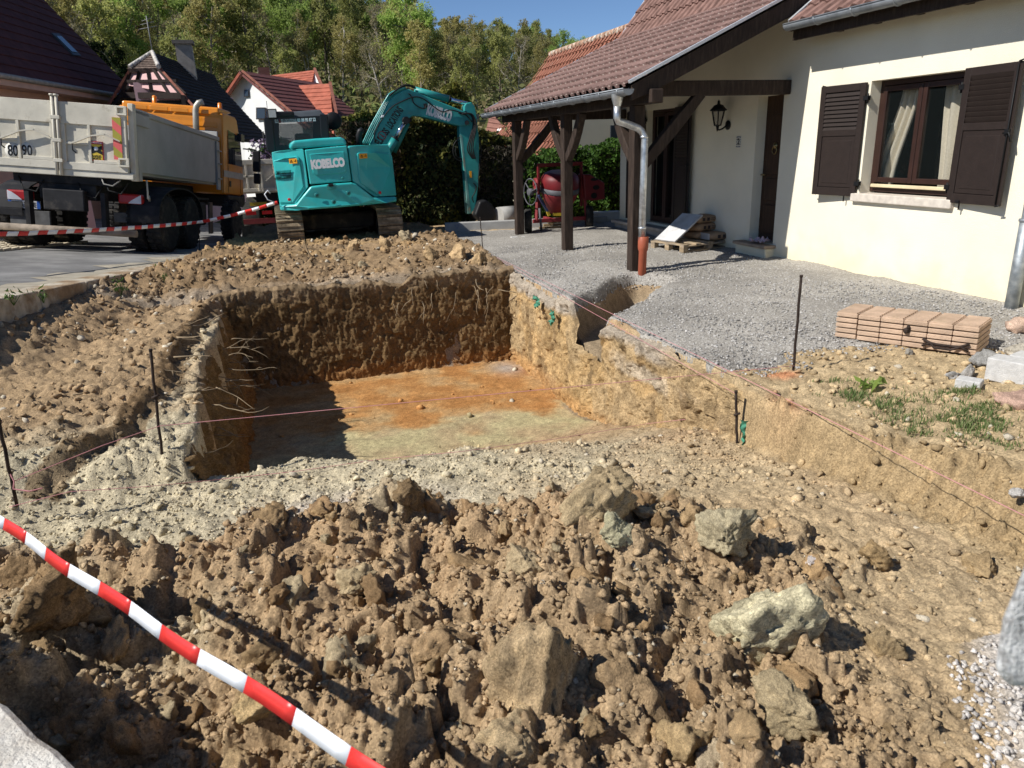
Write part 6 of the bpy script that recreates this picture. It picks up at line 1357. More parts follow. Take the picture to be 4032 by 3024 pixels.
# undergrowth below the trunks
n = 16000; a = np.radians(rg.uniform(-16, 42, n)); d = 54+rg.random(n)**1.3*50; x, y = d*np.sin(a), d*np.cos(a); z = np.array([hill_z(p, q) for p, q in zip(x, y)])+rg.random(n)**1.4*3.0
o = leaves_mesh('undergrowth', np.stack([x, y, z], 1), .5, leaf_mat('leaf_under', [(.10, .11, .045), (.18, .20, .07), (.24, .20, .10), (.20, .27, .08)]), rg); tag(o, 'tangled brush and ground cover below the wood', kind='stuff')
# --- hedges
def hedge(name, x0, x1, y0, y1, ztop, zbase, nleaf, size, mat, label, cat, core, bumps=.18, seed=1, fx=None, group=None):
    rg = np.random.default_rng(seed); t = thing(name, label, cat, ((x0+x1)/2, (y0+y1)/2, zbase), group); n = nleaf
    top = lambda x: ztop+bumps*fbm(x*1.6, x*0+seed, oct=3, seed=seed) if fx is None else fx(x)+bumps*.5*fbm(x*2.2, x*0+seed, oct=3, seed=seed)
    f = rg.random(n); x = rg.uniform(x0, x1, n); zt = top(x); z = zbase+(zt-zbase)*rg.random(n); y = rg.uniform(y0, y1, n)
    front = f < .55; y = np.where(front, y0+.14*rg.random(n)+.14*fbm(x*3, z*3, oct=2, seed=seed+3), y); tp = (f >= .55) & (f < .8); z = np.where(tp, zt-.16*rg.random(n)**2+.05, z); sd = f > .92; x = np.where(sd, np.where(rg.random(n) < .5, x0, x1)+.1*rg.normal(size=n), x)
    if mat is not None:
        o = leaves_mesh('foliage', np.stack([x, y, z], 1), size, mat, rg, up=.4); setp(o, t)
    mb = MB(); ns_ = 24; xs_ = np.linspace(x0+.15, x1-.15, ns_); tt = top(xs_)-.14
    for i in range(ns_-1): mb.hexa([(xs_[i], y0+.2, zbase), (xs_[i+1], y0+.2, zbase), (xs_[i+1], y1-.2, zbase), (xs_[i], y1-.2, zbase), (xs_[i], y0+.2, tt[i]), (xs_[i+1], y0+.2, tt[i+1]), (xs_[i+1], y1-.2, tt[i+1]), (xs_[i], y1-.2, tt[i])])
    mb.build('branches_or_dark_core', core, t); return t, top  # solid near-black box in the foliage, its colour stands for inner shade
CORE = M('hedge_core', (.012, .012, .006), var=.4, scale=7, rough=.95, col2=(.03, .022, .012), mixs=4)
LH = leaf_mat('conifer_leaf', [(.03, .05, .018), (.06, .08, .024), (.12, .125, .035), (.07, .055, .028)], trans=.15); LHt = leaf_mat('conifer_tip', [(.10, .12, .02), (.17, .17, .03), (.24, .21, .05)], trans=.3); LP = leaf_mat('privet_leaf', [(.025, .06, .010), (.05, .11, .016), (.10, .19, .03)], trans=.3); LBr = leaf_mat('brown_twig', [(.07, .045, .025), (.10, .065, .04), (.05, .035, .02)], trans=.1)
hp = [(1.6, 2.5), (2.2, 2.5), (3.0, 2.42), (3.6, 2.45), (4.3, 2.25), (5.0, 2.05), (5.7, 1.85)]
fx = lambda x: np.interp(x, [p[0] for p in hp], [p[1] for p in hp])
t, top = hedge('conifer_hedge', 1.65, 5.75, 17.15, 18.4, 2.45, -.35, 17000, .10, LH, 'tall dark conifer hedge with golden tips behind the excavator arm', 'hedge', CORE, seed=3, fx=fx)
rg2 = np.random.default_rng(9); n = 2600; x = rg2.uniform(1.6, 5.7, n); z = top(x)+.10*rg2.random(n)-.04; y = rg2.uniform(17.1, 18.3, n); sel = rg2.random(n) < np.where(x < 4.4, 1, .35)
n2 = 2600; x2 = rg2.uniform(1.8, 5.2, n2); z2 = rg2.uniform(-.1, 2.1, n2); y2 = 17.12+.15*rg2.random(n2); k2 = fbm(x2*2, z2*2, oct=2, seed=8) > -.05
C = np.concatenate([np.stack([x, y, z], 1)[sel], np.stack([x2, y2, z2], 1)[k2]]); o = leaves_mesh('golden_tips', C, .10, LHt, rg2, up=.8); setp(o, t)
n = 2600; x = rg2.uniform(1.6, 2.9, n); z = rg2.uniform(1.2, 2.35, n); y = 17.05+.2*rg2.random(n); C = np.stack([x, y, z], 1); o = leaves_mesh('dead_twigs', C, .11, LBr, rg2, asp=.2); setp(o, t)
n = 2600; x = rg2.uniform(4.6, 5.9, n); z = rg2.uniform(.5, 1.75, n); y = 17.05+.2*rg2.random(n); C = np.stack([x, y, z], 1); o = leaves_mesh('dead_twigs', C, .12, leaf_mat('grey_twig', [(.10, .085, .065), (.07, .06, .045), (.14, .12, .09)], trans=.1), rg2, asp=.12); setp(o, t)
hedge('privet_hedge', 5.75, 8.6, 16.6, 17.8, 1.62, -.35, 11000, .085, LP, 'leafy green privet hedge behind the cement mixer', 'hedge', CORE, seed=4, bumps=.22)
yb_, _ = hedge('golden_shrub', 4.2, 5.1, 19.2, 20.2, 3.15, -.4, 3500, .12, LHt, 'golden shrub rising above the hedge next to the excavator arm', 'shrub', CORE, seed=6, fx=lambda x: 3.2-1.6*np.abs(x-4.75)**1.5)
# lilac in bloom
t, top = hedge('lilac_bush', -.35, 1.3, 25.5, 26.8, 1.9, -.6, 3200, .14, LP, 'lilac bush in pale bloom between the truck cab and the excavator', 'shrub', CORE, seed=11, bumps=.4); 
n = 700; x = rg2.uniform(-.4, 1.3, n); z = rg2.uniform(1.0, 2.2, n); y = 25.4+.15*rg2.random(n); o = leaves_mesh('blossom', np.stack([x, y, z], 1), .12, leaf_mat('lilac_bloom', [(.32, .24, .36), (.42, .34, .44), (.25, .18, .28)]), rg2); setp(o, t)
# bare shrub beside the hedge end
bs = thing('bare_shrub', 'leafless branching shrub in front of the white house wall', 'shrub', (1.7, 18.6, 0)); mb = MB(); rg3 = np.random.default_rng(14)
for k in range(14):
    p = V3((1.75+.3*rg3.random(), 18.4, 0)); d = V3((-.5+.7*rg3.random(), 0, 1)).normalized(); pts = [p]
    for i in range(6): d = (d+V3((rg3.normal()*.25-.05, rg3.normal()*.2, .05))).normalized(); p = p+d*.42; pts.append(p)
    mb.tube(pts, [.022, .018, .015, .012, .009, .006, .003], 5, caps=False)
mb.build('branches_or_dark_core', BARK, bs)
# ================================================================== STAKES, STRINGS, TAPES
def tz(x, y): return float(terrain(np.array([x]), np.array([y]))[0])
def bz(x, y): return float(base(np.array([x]), np.array([y]))[0])
def on_ground(px, py, it=6, dz=0.0):
    z = 0.0
    for _ in range(it):
        p = PZ(px, py, z); z = bz(p.x, p.y)+dz
    return PZ(px, py, z)
REB = M('rusty_rebar', (.045, .032, .026), var=.4, scale=20, rough=.8, metal=.4); PKS = M('pink_string', (.55, .25, .26), rough=.8, var=.1)
STK = {}
for key, bpx, tpx, lab, r in (('s0', (28, 1052), (-4, 905), 'dark steel stake with pink string knotted at its foot, at the picture edge', .010), ('s1', (350, 985), (325, 755), 'dark steel stake with a wire clamp, on the strip beside the pit', .009),
    ('s2', (1713, 805), (1731, 595), 'tall dark steel stake at the edge of the gravel near the slab stack', .010), ('s3', (1592, 960), (1590, 845), 'short dark steel stake at the foot of the cut bank', .010), ('s4', (1044, 548), (1037, 470), 'thin rusty stake at the far corner of the pit below the excavator arm', .008), ('s5', (433, 562), (428, 478), 'thin stake beside the kerb holding the far barrier tape', .008)):
    b = on_ground(*bpx); t = PY(tpx[0], tpx[1], b.y); d = (t-b); mb = MB(); n = 7
    mb.tube([b-d.normalized()*.12]+[b+d*(k/n)+V3((.003*math.sin(k*2.1), 0, 0)) for k in range(n)]+[t], r, 8); mb.tube([t-d.normalized()*.012, t+d.normalized()*.004], r*1.25, 8)
    if key in ('s1', 's3'): mb.tube([b+d*.56-V3((.02, 0, 0)), b+d*.57+V3((.022, -.01, .01))], .009, 6)
    o = mb.build('stake', REB); tag(o, lab, 'stake', 'steel stakes around the pit'); STK[key] = (b, t)
def line(name, pts, r, mat, label, cat, sag=0.0, group=None):
    out = []
    for a, b in zip(pts[:-1], pts[1:]):
        for k in range(14): t = k/14; out.append(V3(a).lerp(V3(b), t)-V3((0, 0, sag*4*t*(1-t))))
    out.append(V3(pts[-1])); mb = MB(); mb.tube(out, r, 5); o = mb.build(name, mat); return tag(o, label, cat, group)
grp = 'pink mason strings round the pit'
s4 = STK['s4'][0]+V3((0, 0, .05))
line('mason_string', [s4, PZ(2260, 1137, .05)], .0024, PKS, 'pink string along the gravel edge running out of the picture', 'string', group=grp)
line('mason_string', [s4+V3((0, 0, .0)), STK['s3'][1]-V3((0, 0, .02))], .0022, PKS, 'pink string from the far stake to the top of the short stake', 'string', group=grp)
line('mason_string', [STK['s0'][0]+V3((0, 0, .03)), PY(222, 962, STK['s1'][0].y-.2), PY(345, 920, STK['s1'][0].y-.02), STK['s2'][0]+V3((0, -.01, .06))], .0024, PKS, 'pink string stretched across the pit between the side stakes', 'string', group=grp)
line('mason_string', [on_ground(x, y, dz=.03) for x, y in ((20, 1095), (150, 1062), (330, 1050), (480, 1035), (640, 1018), (820, 992), (1000, 975), (1200, 948), (1400, 915), (1480, 906))], .002, PKS, 'slack pink string lying on the pale rubble', 'string', group=grp)
b = STK['s0'][0]; line('string_tail', [b+V3((0, 0, .1)), b+V3((.02, -.02, .04)), b+V3((.01, -.03, .0)), b+V3((.09, -.05, -.02)), b+V3((.15, -.03, -.02))], .004, PKS, 'knotted loose end of pink string at the stake foot', 'string', group=grp)
TR = M('tape_red', (.62, .035, .03), rough=.35, spec=.4, var=.06); TW = M('tape_white', (.80, .82, .86), rough=.35, spec=.4, var=.03)
def tape(label, pts, widths, segs, up, name='barrier_tape', red_first=True, slant=.25):
    """ribbon of alternating slanted bands; pts = polyline, widths at its ends"""
    t = thing(name, label, 'tape', pts[0], 'red and white barrier tapes')
    L_ = [0]
    for a, b in zip(pts[:-1], pts[1:]): L_.append(L_[-1]+(b-a).length)
    def at(s):
        s = max(0, min(L_[-1]-1e-6, s))
        for i in range(len(L_)-1):
            if s <= L_[i+1]: k = (s-L_[i])/(L_[i+1]-L_[i]); return pts[i].lerp(pts[i+1], k), (pts[i+1]-pts[i]).normalized()
    s = 0; i = 0; tot = L_[-1]
    while s < tot-.001:
        e = min(tot, s+segs); mb = MB(); vs_ = []; m = 5
        for k in range(m+1):
            for sg in (-1, 1):
                q = s+(e-s)*k/m + sg*slant*.5*widths; p, d = at(q); wv = V3(up(q/tot)); wv = (wv-d*wv.dot(d)).normalized(); bow = d.cross(wv)*.006*math.sin(q*9)
                vs_.append(p+wv*(widths*.5*sg)+bow)
        fs = [(2*k, 2*k+1, 2*k+3, 2*k+2) for k in range(m)]; mb.add(vs_, fs, True); o = mb.build('red_band' if (i % 2 == 0) == red_first else 'white_band', TR if (i % 2 == 0) == red_first else TW, t)
        so = o.modifiers.new('s', 'SOLIDIFY'); so.thickness = .0012; s = e; i += 1
    return t
a, b = PD(-70, 1077, 2.75), PD(900, 1722, 1.30); n = 14
pts = [a.lerp(b, k/n)-V3((0, 0, .012*4*(k/n)*(1-k/n))) for k in range(n+1)]
tape('near barrier tape crossing the foreground corner diagonally', pts, .045, .185, lambda t: (CU*.95+CR*.3-CF*.25), red_first=True, slant=.3)
e1 = PY(600, 437, 14.45); k1 = STK['s5'][1]-V3((0, 0, .02)); a0 = PD(-60, 508, 9.0); pts = [a0.lerp(k1, k/8)-V3((0, 0, .03*4*(k/8)*(1-k/8))) for k in range(8)] + [k1.lerp(e1, k/6)-V3((0, 0, .025*4*(k/6)*(1-k/6))) for k in range(7)]
tape('far barrier tape strung from the excavator past the truck', pts, .062, .19, lambda t: (0.15*math.sin(t*9), -.5, .85), slant=.3)
mb = MB(); p = e1+V3((-.05, -.05, 0)); mb.tube([p, p+V3((-.12, 0, .06)), p+V3((-.16, 0, .16)), p+V3((-.10, 0, .22)), p+V3((-.06, 0, .17))], .012, 6); tag(mb.build('tape_end', TW), 'curled white end of tape tied to the excavator', 'tape', 'red and white barrier tapes')
# ================================================================== SLAB STACK
SLB = M('tan_concrete', (.47, .335, .235), var=.16, scale=7, rough=.92, bump=.5, bscale=80, col2=(.38, .28, .18), mixs=4, mixr=(.55, .7), objvar=.07)
A = PZ(1803, 728, .01); B_ = PZ(2108, 768, .03); ax = B_-A; LEN = ax.length; ax.normalize(); bk = V3((-ax.y, ax.x, 0)); bk = bk if bk.x > 0 else -bk
st = thing('slab_stack', 'bundle of ribbed tan concrete slabs lying on the gravel', 'slabs', A)
upv = ax.cross(bk); upv = upv if upv.z > 0 else -upv
nb = 6; bw = LEN/nb; HT = .235; DP = .42; ly = 5
for k in range(nb):
    sh = bk*(.02 if k == 0 else 0)-ax*(.010 if k == 0 else 0)
    for j in range(ly):
        h0, h1 = j*HT/ly, (j+1)*HT/ly-.010
        o0 = A+ax*(k*bw+.002)+upv*h0+sh+bk*random.uniform(-.004, .004); o1 = A+ax*((k+1)*bw-.002)+upv*h0+sh; d = upv*(h1-h0); q = bk*DP; lean = bk*.0
        mb = MB(); mb.hexa([o0, o1, o1+q, o0+q, o0+d, o1+d, o1+q+d, o0+q+d]); bevel(mb.build('slab', SLB, st), .006, 2)
    for g in range(8):   # ribs on the top face
        mb = MB(); c0 = A+ax*(k*bw+.012)+upv*(HT-.008)+bk*(DP*(g+.5)/8)+sh; c1 = A+ax*((k+1)*bw-.012)+upv*(HT-.008)+bk*(DP*(g+.5)/8)+sh; mb.bar(c0, c1, DP/8-.014, .014, up=upv); mb.build('rib', SLB, st)
c = A+ax*LEN*.80+upv*.06-bk*.02; cl_ = thing('carrying_clamp', 'dark iron lifting handle hanging on the slab stack', 'clamp', c); mb = MB()
mb.tube([c-ax*.17+upv*.03, c-ax*.11, c-ax*.06-upv*.005, c+ax*.06-upv*.005, c+ax*.11, c+ax*.17+upv*.03], .011, 6); mb.tube([c-ax*.17-upv*.03, c-ax*.11, c-ax*.07-bk*.02-upv*.03, c+ax*.05-bk*.02-upv*.03, c+ax*.11, c+ax*.17-upv*.03], .010, 6); mb.build('handle', REB, cl_)
c = A+ax*LEN*.53+upv*.14-bk*.012; mb = MB(); mb.box(c, (.05, .04, .045)); mb.box(c+upv*.03+ax*.01, (.03, .03, .03)); o = bevel(mb.build('broken_chunk', REB), .01, 1); tag(o, 'small dark broken chunk stuck on the front of the slab stack', 'chunk')
# concrete blocks and rubble at the right edge
GRB = M('grey_block', (.50, .49, .47), var=.12, scale=30, rough=.95, bump=.5, bscale=120); 
def blk(px, py, sz, rz, z, label, mat=GRB, name='concrete_block', bw=.008, tilt=0):
    p = on_ground(px, py); m = Matrix.Rotation(rz, 3, 'Z') @ Matrix.Rotation(tilt, 3, 'X'); mb = MB(); mb.box((p.x, p.y, p.z+z), sz, m); o = bevel(mb.build(name, mat), bw, 2); return tag(o, label, 'block')
blk(2178, 822, (.17, .26, .17), .3, .08, 'pale grey hollow concrete block at the picture edge beside the hole'); blk(2226, 815, (.2, .26, .17), .3, .08, 'pale grey concrete block beyond the first, cut by the picture edge'); blk(2092, 838, (.12, .16, .12), .5, .01, 'small half-buried concrete offcut in front of the hole')
ROCK = M('pink_sandstone', (.47, .33, .25), var=.2, scale=6, rough=.95, bump=.5, bscale=50)
# ================================================================== PALLET WITH BAGS AND BOARD
PAL = M('pallet_wood', (.33, .25, .16), var=.3, scale=5, rough=.9, stretch=(4, 1, 4), objvar=.15, col2=(.22, .18, .14), mixs=3)
P0, P1 = PZ(1405, 535, .02), PZ(1478, 549, .02); pal = thing('pallet', 'worn wooden pallet on the gravel by the front door', 'pallet', P0)
pd = V3((P1.x-P0.x, P1.y-P0.y, 0)).normalized(); pn = V3((-pd.y, pd.x, 0)); pn = pn if pn.x > 0 else -pn
pd, pn = V3((.22, -.975, 0)), V3((.975, .22, 0)); p0 = P0.copy(); p0.z = 0.012; u1 = V3((0, 0, 1))
def pbox(nm, a0, a1, b0, b1, z0, z1, mat=PAL, par=pal):
    mb = MB(); q = [p0+pd*a+pn*b_+u1*z for z in (z0, z1) for a, b_ in ((a0, b0), (a1, b0), (a1, b1), (a0, b1))]; mb.hexa(q); return bevel(mb.build(nm, mat, par), .004, 1)
PWD, PLN = .80, 1.20
for k in range(5): pbox('deck_board', 0, PWD, k*.27, k*.27+.12, .104, .126)
for a in (0, .35, .70): pbox('stringer', a, a+.10, 0, PLN, .082, .1035)
for a in (0, .35, .70):
    for b_ in (0, .55, 1.1): pbox('block', a, a+.10, b_, b_+.10, .0215, .0815)
    pbox('runner', a, a+.10, 0, PLN, 0, .021)
KR = M('kraft_paper', (.33, .215, .13), var=.15, scale=6, rough=.8, bump=.2, bscale=20); KRR = M('bag_red_end', (.27, .06, .05), rough=.7, var=.15); KRD = M('bag_print', (.05, .035, .03), rough=.7); KW = M('bag_white_label', (.45, .43, .40), rough=.7)
def bag(c, yaw, lab, ln=.56, wd=.38, ht=.13, label=False):
    t = thing('cement_bag', lab, 'bag', c, 'cement bags stacked on the pallet'); m = Matrix.Rotation(yaw, 3, 'Z'); n = 10; vs_, fs = [], []
    for i in range(n+1):
        x = -ln/2+ln*i/n; e = (1-abs(2*i/n-1)**5); 
        for j in range(12):
            th = 2*math.pi*j/12; cx, sx = math.cos(th), math.sin(th); yy = wd/2*(abs(cx)**.45)*(1 if cx > 0 else -1); zz = ht/2*(abs(sx)**.6)*(1 if sx > 0 else -1)*(.55+.45*e); vs_.append(V3(c)+m @ V3((x+.01*math.sin(j*2.3+i), yy*(.96+.04*e), zz+ht/2+.006*math.sin(i*1.7+j))))
    for i in range(n):
        for j in range(12): fs.append((i*12+j, i*12+(j+1) % 12, (i+1)*12+(j+1) % 12, (i+1)*12+j))
    fs += [tuple(range(11, -1, -1)), tuple(n*12+j for j in range(12))]; mb = MB(); mb.add(vs_, fs, True); mb.build('paper_sack', KR, t)
    mb = MB(); mb.box(V3(c)+m @ V3((ln/2-.03, 0, ht/2)), (.07, wd*.97, ht*.80), m); bevel(mb.build('red_end_band', KRR, t), .03, 3)
    mb = MB(); 
    for yy, s_ in ((-wd/2-.003, 1),):
        for xa in (-.12, -.02): mb.box(V3(c)+m @ V3((xa, yy, ht/2)), (.055, .004, .055), m)
        for q in range(2): mb.box(V3(c)+m @ V3((.09, yy, ht/2+.015-.025*q)), (.10, .004, .008), m)
    mb.build('printed_mark', KRD, t)
    if label: mb = MB(); mb.box(V3(c)+m @ V3((-ln/2-.002, 0, ht/2)), (.01, wd*.8, ht*.8), m); bevel(mb.build('white_label', KW, t), .003, 1)
bc = p0+pd*.30+pn*.86+u1*.127; yw = math.atan2(pn.y, pn.x)
bag(bc, yw, 'brown paper cement bag at the bottom of the pile'); bag(bc+u1*.13+pd*.01, yw+.03, 'brown paper cement bag in the middle of the pile'); bag(bc+u1*.26-pd*.005, yw-.02, 'brown paper cement bag on top of the pile')
bag(p0+pd*.62+pn*.95+u1*.127, yw-.18, 'brown cement bag with white label lying in front of the pile', label=True)
q = [PX(1418, 533, 5.95)]; b0 = p0+pd*.02+pn*.10+u1*.128; b1 = b0+pd*.48; top0 = p0+pd*.06+pn*.66+u1*.52; top1 = top0+pd*.48
mb = MB(); nrm = (b1-b0).cross(top0-b0).normalized(); mb.hexa([b0, b1, b1+nrm*.03, b0+nrm*.03, top0, top1, top1+nrm*.03, top0+nrm*.03]); o = bevel(mb.build('board', M('grey_board', (.52, .52, .52), var=.08, scale=4, rough=.7, col2=(.42, .40, .38), mixs=3)), .004, 1); tag(o, 'pale grey square board leaning on the bag pile', 'board')
# cloth on the doorstep
rgc = np.random.default_rng(31); gx_, gy_ = np.meshgrid(np.linspace(-.10, .10, 26), np.linspace(-.16, .16, 36), indexing='ij'); x_, y_ = gx_.ravel(), gy_.ravel(); z_ = .012+.06*np.abs(fbm(x_*14, y_*14, oct=3, seed=33))+.05*np.exp(-(x_/.06)**2-((y_+.03)/.08)**2)
o = np_mesh('rag', np.stack([WALLX-.06+x_, 9.62+y_+.02*fbm(x_*9, y_*9, oct=2, seed=34), .197+z_], 1), grid_faces(26, 36), M('pinkish_cloth', (.44, .33, .36), var=.15, scale=10, rough=.95)); tag(o, 'crumpled pinkish rag on the doorstep', 'cloth')
# ================================================================== CEMENT MIXER
MR = M('mixer_red_shaded', (.13, .009, .012), var=.2, scale=6, rough=.5, spec=.4, col2=(.20, .05, .04), mixs=5, mixr=(.58, .72)); MRL = M('mixer_red_lit', (.22, .03, .034), var=.2, scale=6, rough=.6); MG = M('mixer_grey', (.10, .10, .11), rough=.6, var=.3); YL = M('mixer_yellow', (.55, .38, .03), rough=.5)  # mixer reds: dark copy carries the porch shade, paler one the sunlit base
mx = thing('cement_mixer', 'red cement mixer with handwheel under the porch', 'cement mixer', (5.7, 14.9, 0)); mcx, mcy = 5.62, 15.02
MP = lambda x, y, Y: PY(*zoomf(1900, 350, .4821)(x, y), Y)
def mpt(x, y, Y=mcy): return MP(x, y, Y)
dc = mpt(632, 790); rs = (mpt(780, 790).x-mpt(487, 790).x)/2
tiltv = V3((0, -.18, 1)).normalized(); zt_, zm, zl = mpt(632, 680).z-dc.z, 0, mpt(632, 1010).z-dc.z
mb = MB(); mb.lathe([(rs*.62, zt_+.01), (rs*.86, zt_-.04), (rs, zt_-.13), (rs, -.01), (rs*.99, -.03)], dc, tiltv, 28); mb.build('drum', MR, mx)
mb = MB(); mb.lathe([(rs*1.0, -.13), (rs*1.02, -.12), (rs*1.02, -.03), (rs*1.0, -.025)], dc, tiltv, 28); mb.build('drum_ring', MG, mx)
mb = MB(); mb.lathe([(rs*.99, -.13), (rs*.97, -.16), (rs*.55, zl+.0), (rs*.35, zl-.02), (0, zl-.02)], dc, tiltv, 28); mb.build('drum_base', MRL, mx)
# portal frame
fl, fr, ft = mpt(455, 660), mpt(806, 650), mpt(455, 625)
mb = MB(); mb.bar((fl.x, mcy, .45), (fl.x, mcy, ft.z), .05, .07, up=(0, 1, 0)); mb.bar((fr.x, mcy, .45), (fr.x, mcy, ft.z), .05, .07, up=(0, 1, 0)); mb.bar((fl.x-.025, mcy, ft.z), (fr.x+.025, mcy, ft.z), .06, .08, up=(0, 0, 1)); bevel(mb.build('frame', MR, mx), .008, 1)
mb = MB(); lowz = mpt(600, 1065).z; mb.bar((fl.x-.18, mcy-.1, lowz), (fr.x+.2, mcy-.1, lowz), .06, .08); mb.bar((fl.x-.1, mcy-.1, lowz), (fl.x-.02, mcy, .95), .06, .06); mb.bar((fr.x+.1, mcy-.1, lowz-.1), (fr.x+.02, mcy, 1.1), .06, .06); mb.bar((fl.x+.3, mcy-.12, lowz), (fl.x+.3, mcy+.5, lowz), .06, .06); bevel(mb.build('undercarriage', MRL, mx), .006, 1)
hw = mpt(392, 842, mcy-.05); mb = MB(); hwr = .27
mb.tube([hw+V3((.05*math.cos(t)*0+.07*math.cos(t), -.0, hwr*math.sin(t)))+V3((0, -.22*math.cos(t), 0)) for t in np.linspace(0, 6.283, 26)], .012, 6)
for t in (0.3, 2.4, 4.5): mb.tube([hw, hw+V3((.07*math.cos(t), -.22*math.cos(t), hwr*math.sin(t)))], .012, 6)
mb.build('handwheel', MG, mx)
mb = MB(); mb.lathe([(.07, -.05), (.07, .05), (.03, .06), (.03, .25)], hw, (1, .2, 0), 12); mb.build('wheel_hub', MG, mx); mb = MB(); q = mpt(437, 775); mb.lathe([(.12, -.03), (.12, .03)], q, (1, 0, 0), 16); mb.build('pivot_bracket', MRL, mx)
# motor housing
mh = [(822, 695), (880, 698), (1000, 765), (1002, 900), (905, 915), (835, 905)]; mb = MB(); mb.prism([mpt(x, y, mcy-.12) for x, y in mh], (0, .32, 0)); mho = bevel(mb.build('motor_housing', MR, mx), .03, 2)
for cx_, cy_, rx_, rz_ in ((928, 805, .05, .032), (910, 872, .045, .04), (912, 740, .055, .02)):
    p = mpt(cx_, cy_, mcy-.125); mb = MB(); mb.prism([p+V3((rx_*1.6*math.cos(t), -.003, rz_*1.6*math.sin(t))) for t in np.linspace(0, 5.9, 14)], (0, .006, 0)); mb.build('vent_opening', SLOT, mho)
mb = MB(); mb.bar(mpt(455, 870, mcy-.2), mpt(530, 1000, mcy-.2), .04, .08, up=(0, 1, 0)); mb.build('chute_arm', M('mixer_blue', (.03, .04, .10), rough=.5), mx)
for a_, b_, nm in (((530, 1000), (545, 1035), 'gear_guard'), ((575, 1025), (650, 1025), 'gear_guard')): mb = MB(); mb.bar(mpt(*a_, mcy-.2), mpt(*b_, mcy-.2), .06, .05, up=(0, 1, 0)); mb.build(nm, YL, mx)
# wheels, legs
for px_, py_, rr in ((372, 1095, .245), (870, 1070, .23)):
    c = mpt(px_, py_, 14.62 if px_ < 500 else 14.9); c.z = rr+.0; w_ = thing('wheel', '', '', c); del w_['label']; del w_['category']; setp(w_, mx, Matrix.Translation(c)); axd = V3((.95, -.3, 0))
    mb = MB(); mb.lathe([(.14, -.07), (rr-.02, -.075), (rr, -.05), (rr, .05), (rr-.02, .075), (.14, .07)], c, axd, 26); mb.build('tyre', TYRE, w_); mb = MB(); mb.lathe([(.14, -.06), (.14, .05), (.05, .03), (.03, .07), (0, .07)], c, axd*-1, 20); mb.build('rim', MATS['mixer_red_lit'], w_)
for (xa, ya, xb, yb, Y_) in ((465, 975, 482, 1195, 14.7), (872, 985, 885, 1165, 15.1)): mb = MB(); a, b = mpt(xa, ya, Y_), mpt(xb, yb, Y_); b.z = .0; mb.tube([a, b], .025, 8); mb.build('leg', MG, mx)
p = mpt(600, 1115, 15.0); o = thing('wood_scraps', 'pile of muddy timber scraps under the mixer', 'timber', p)
for k in range(4): mb = MB(); mb.box((p.x-.1+.1*k, p.y+.08*k, .04+.045*k), (.55-.05*k, .09, .04), Matrix.Rotation(.1*k-.2, 3, 'Z')); mb.build('plank', M('muddy_wood', (.22, .16, .09), rough=.95, var=.3), o)
mb = MB(); q = mpt(1000, 1095, 15.4); mb.box((q.x, 15.45, .13), (.75, .3, .26), Matrix.Rotation(-.12, 3, 'Z')); tag(bevel(mb.build('concrete_kerb_piece', M('pale_kerb', (.50, .49, .46), rough=.9, var=.1, bump=.3)), .012, 2), 'pale concrete kerb piece behind the mixer by the house corner', 'kerb piece')
mb = MB(); q = [PZ(1140, 508, .02)]; 
for k, (px_, py_) in enumerate(((1108, 512), (1120, 514), (1128, 512))):
    p = PZ(px_, py_, .02); mb = MB(); mb.box(p+V3((0, -.08, 0)), (.14, .09, .03), Matrix.Rotation(k*.7, 3, 'Z')); tag(bevel(mb.build('packing_stone', GRB), .008, 1), 'flat packing stone at the foot of the far porch post', 'stone', 'packing stones at the far post')
# low concrete wall below the hedge
LW_ = M('low_wall_concrete', (.34, .335, .32), var=.12, scale=5, rough=.93, bump=.3, bscale=50); lw = thing('low_wall', 'low grey concrete edging wall below the hedge with blue chalk mark', 'wall', (4.5, 15.8, 0)); a, b = PZ(962, 501, 0), V3((7.1, 15.15, 0)); d = (b-a).normalized(); nn_ = V3((-d.y, d.x, 0))
mb = MB(); mb.hexa([a-u1*.2, b-u1*.2, b+nn_*.22-u1*.2, a+nn_*.22-u1*.2, a+u1*.18, b+u1*.18, b+nn_*.22+u1*.18, a+nn_*.22+u1*.18]); bevel(mb.build('wall_face', LW_, lw), .01, 2)
mb = MB(); c = a+d*.26-nn_*.004; ps = [c+u1*.14-d*.06, c+u1*.14+d*.05, c+u1*.06, c+u1*.14-d*.05]
for i in range(3): mb.bar(ps[i], ps[i+1], .008, .004)
mb.build('chalk_mark', M('blue_chalk', (.05, .12, .35), rough=.9), lw)
# concrete ring and debris by the bucket
p = PZ(1090, 488, 0); mb = MB(); mb.tube([(p.x-.1, 16.4, .2), (p.x+.35, 16.55, .2)], .22, 20); tag(mb.build('concrete_pipe', M('pipe_grey', (.33, .32, .30), rough=.9, var=.15)), 'short grey concrete pipe lying behind the low wall', 'pipe')
# small traffic cone under the far truck
p = PY(571, 498, 23.2); p.z = -.75; mb = MB(); mb.lathe([(.2, .0), (.2, .03), (.14, .04), (.05, .45), (.0, .46)], p, (0, 0, 1), 14); tag(mb.build('traffic_cone', M('cone_dim', (.30, .20, .18), rough=.7)), 'small pale traffic cone beneath the second truck', 'cone')
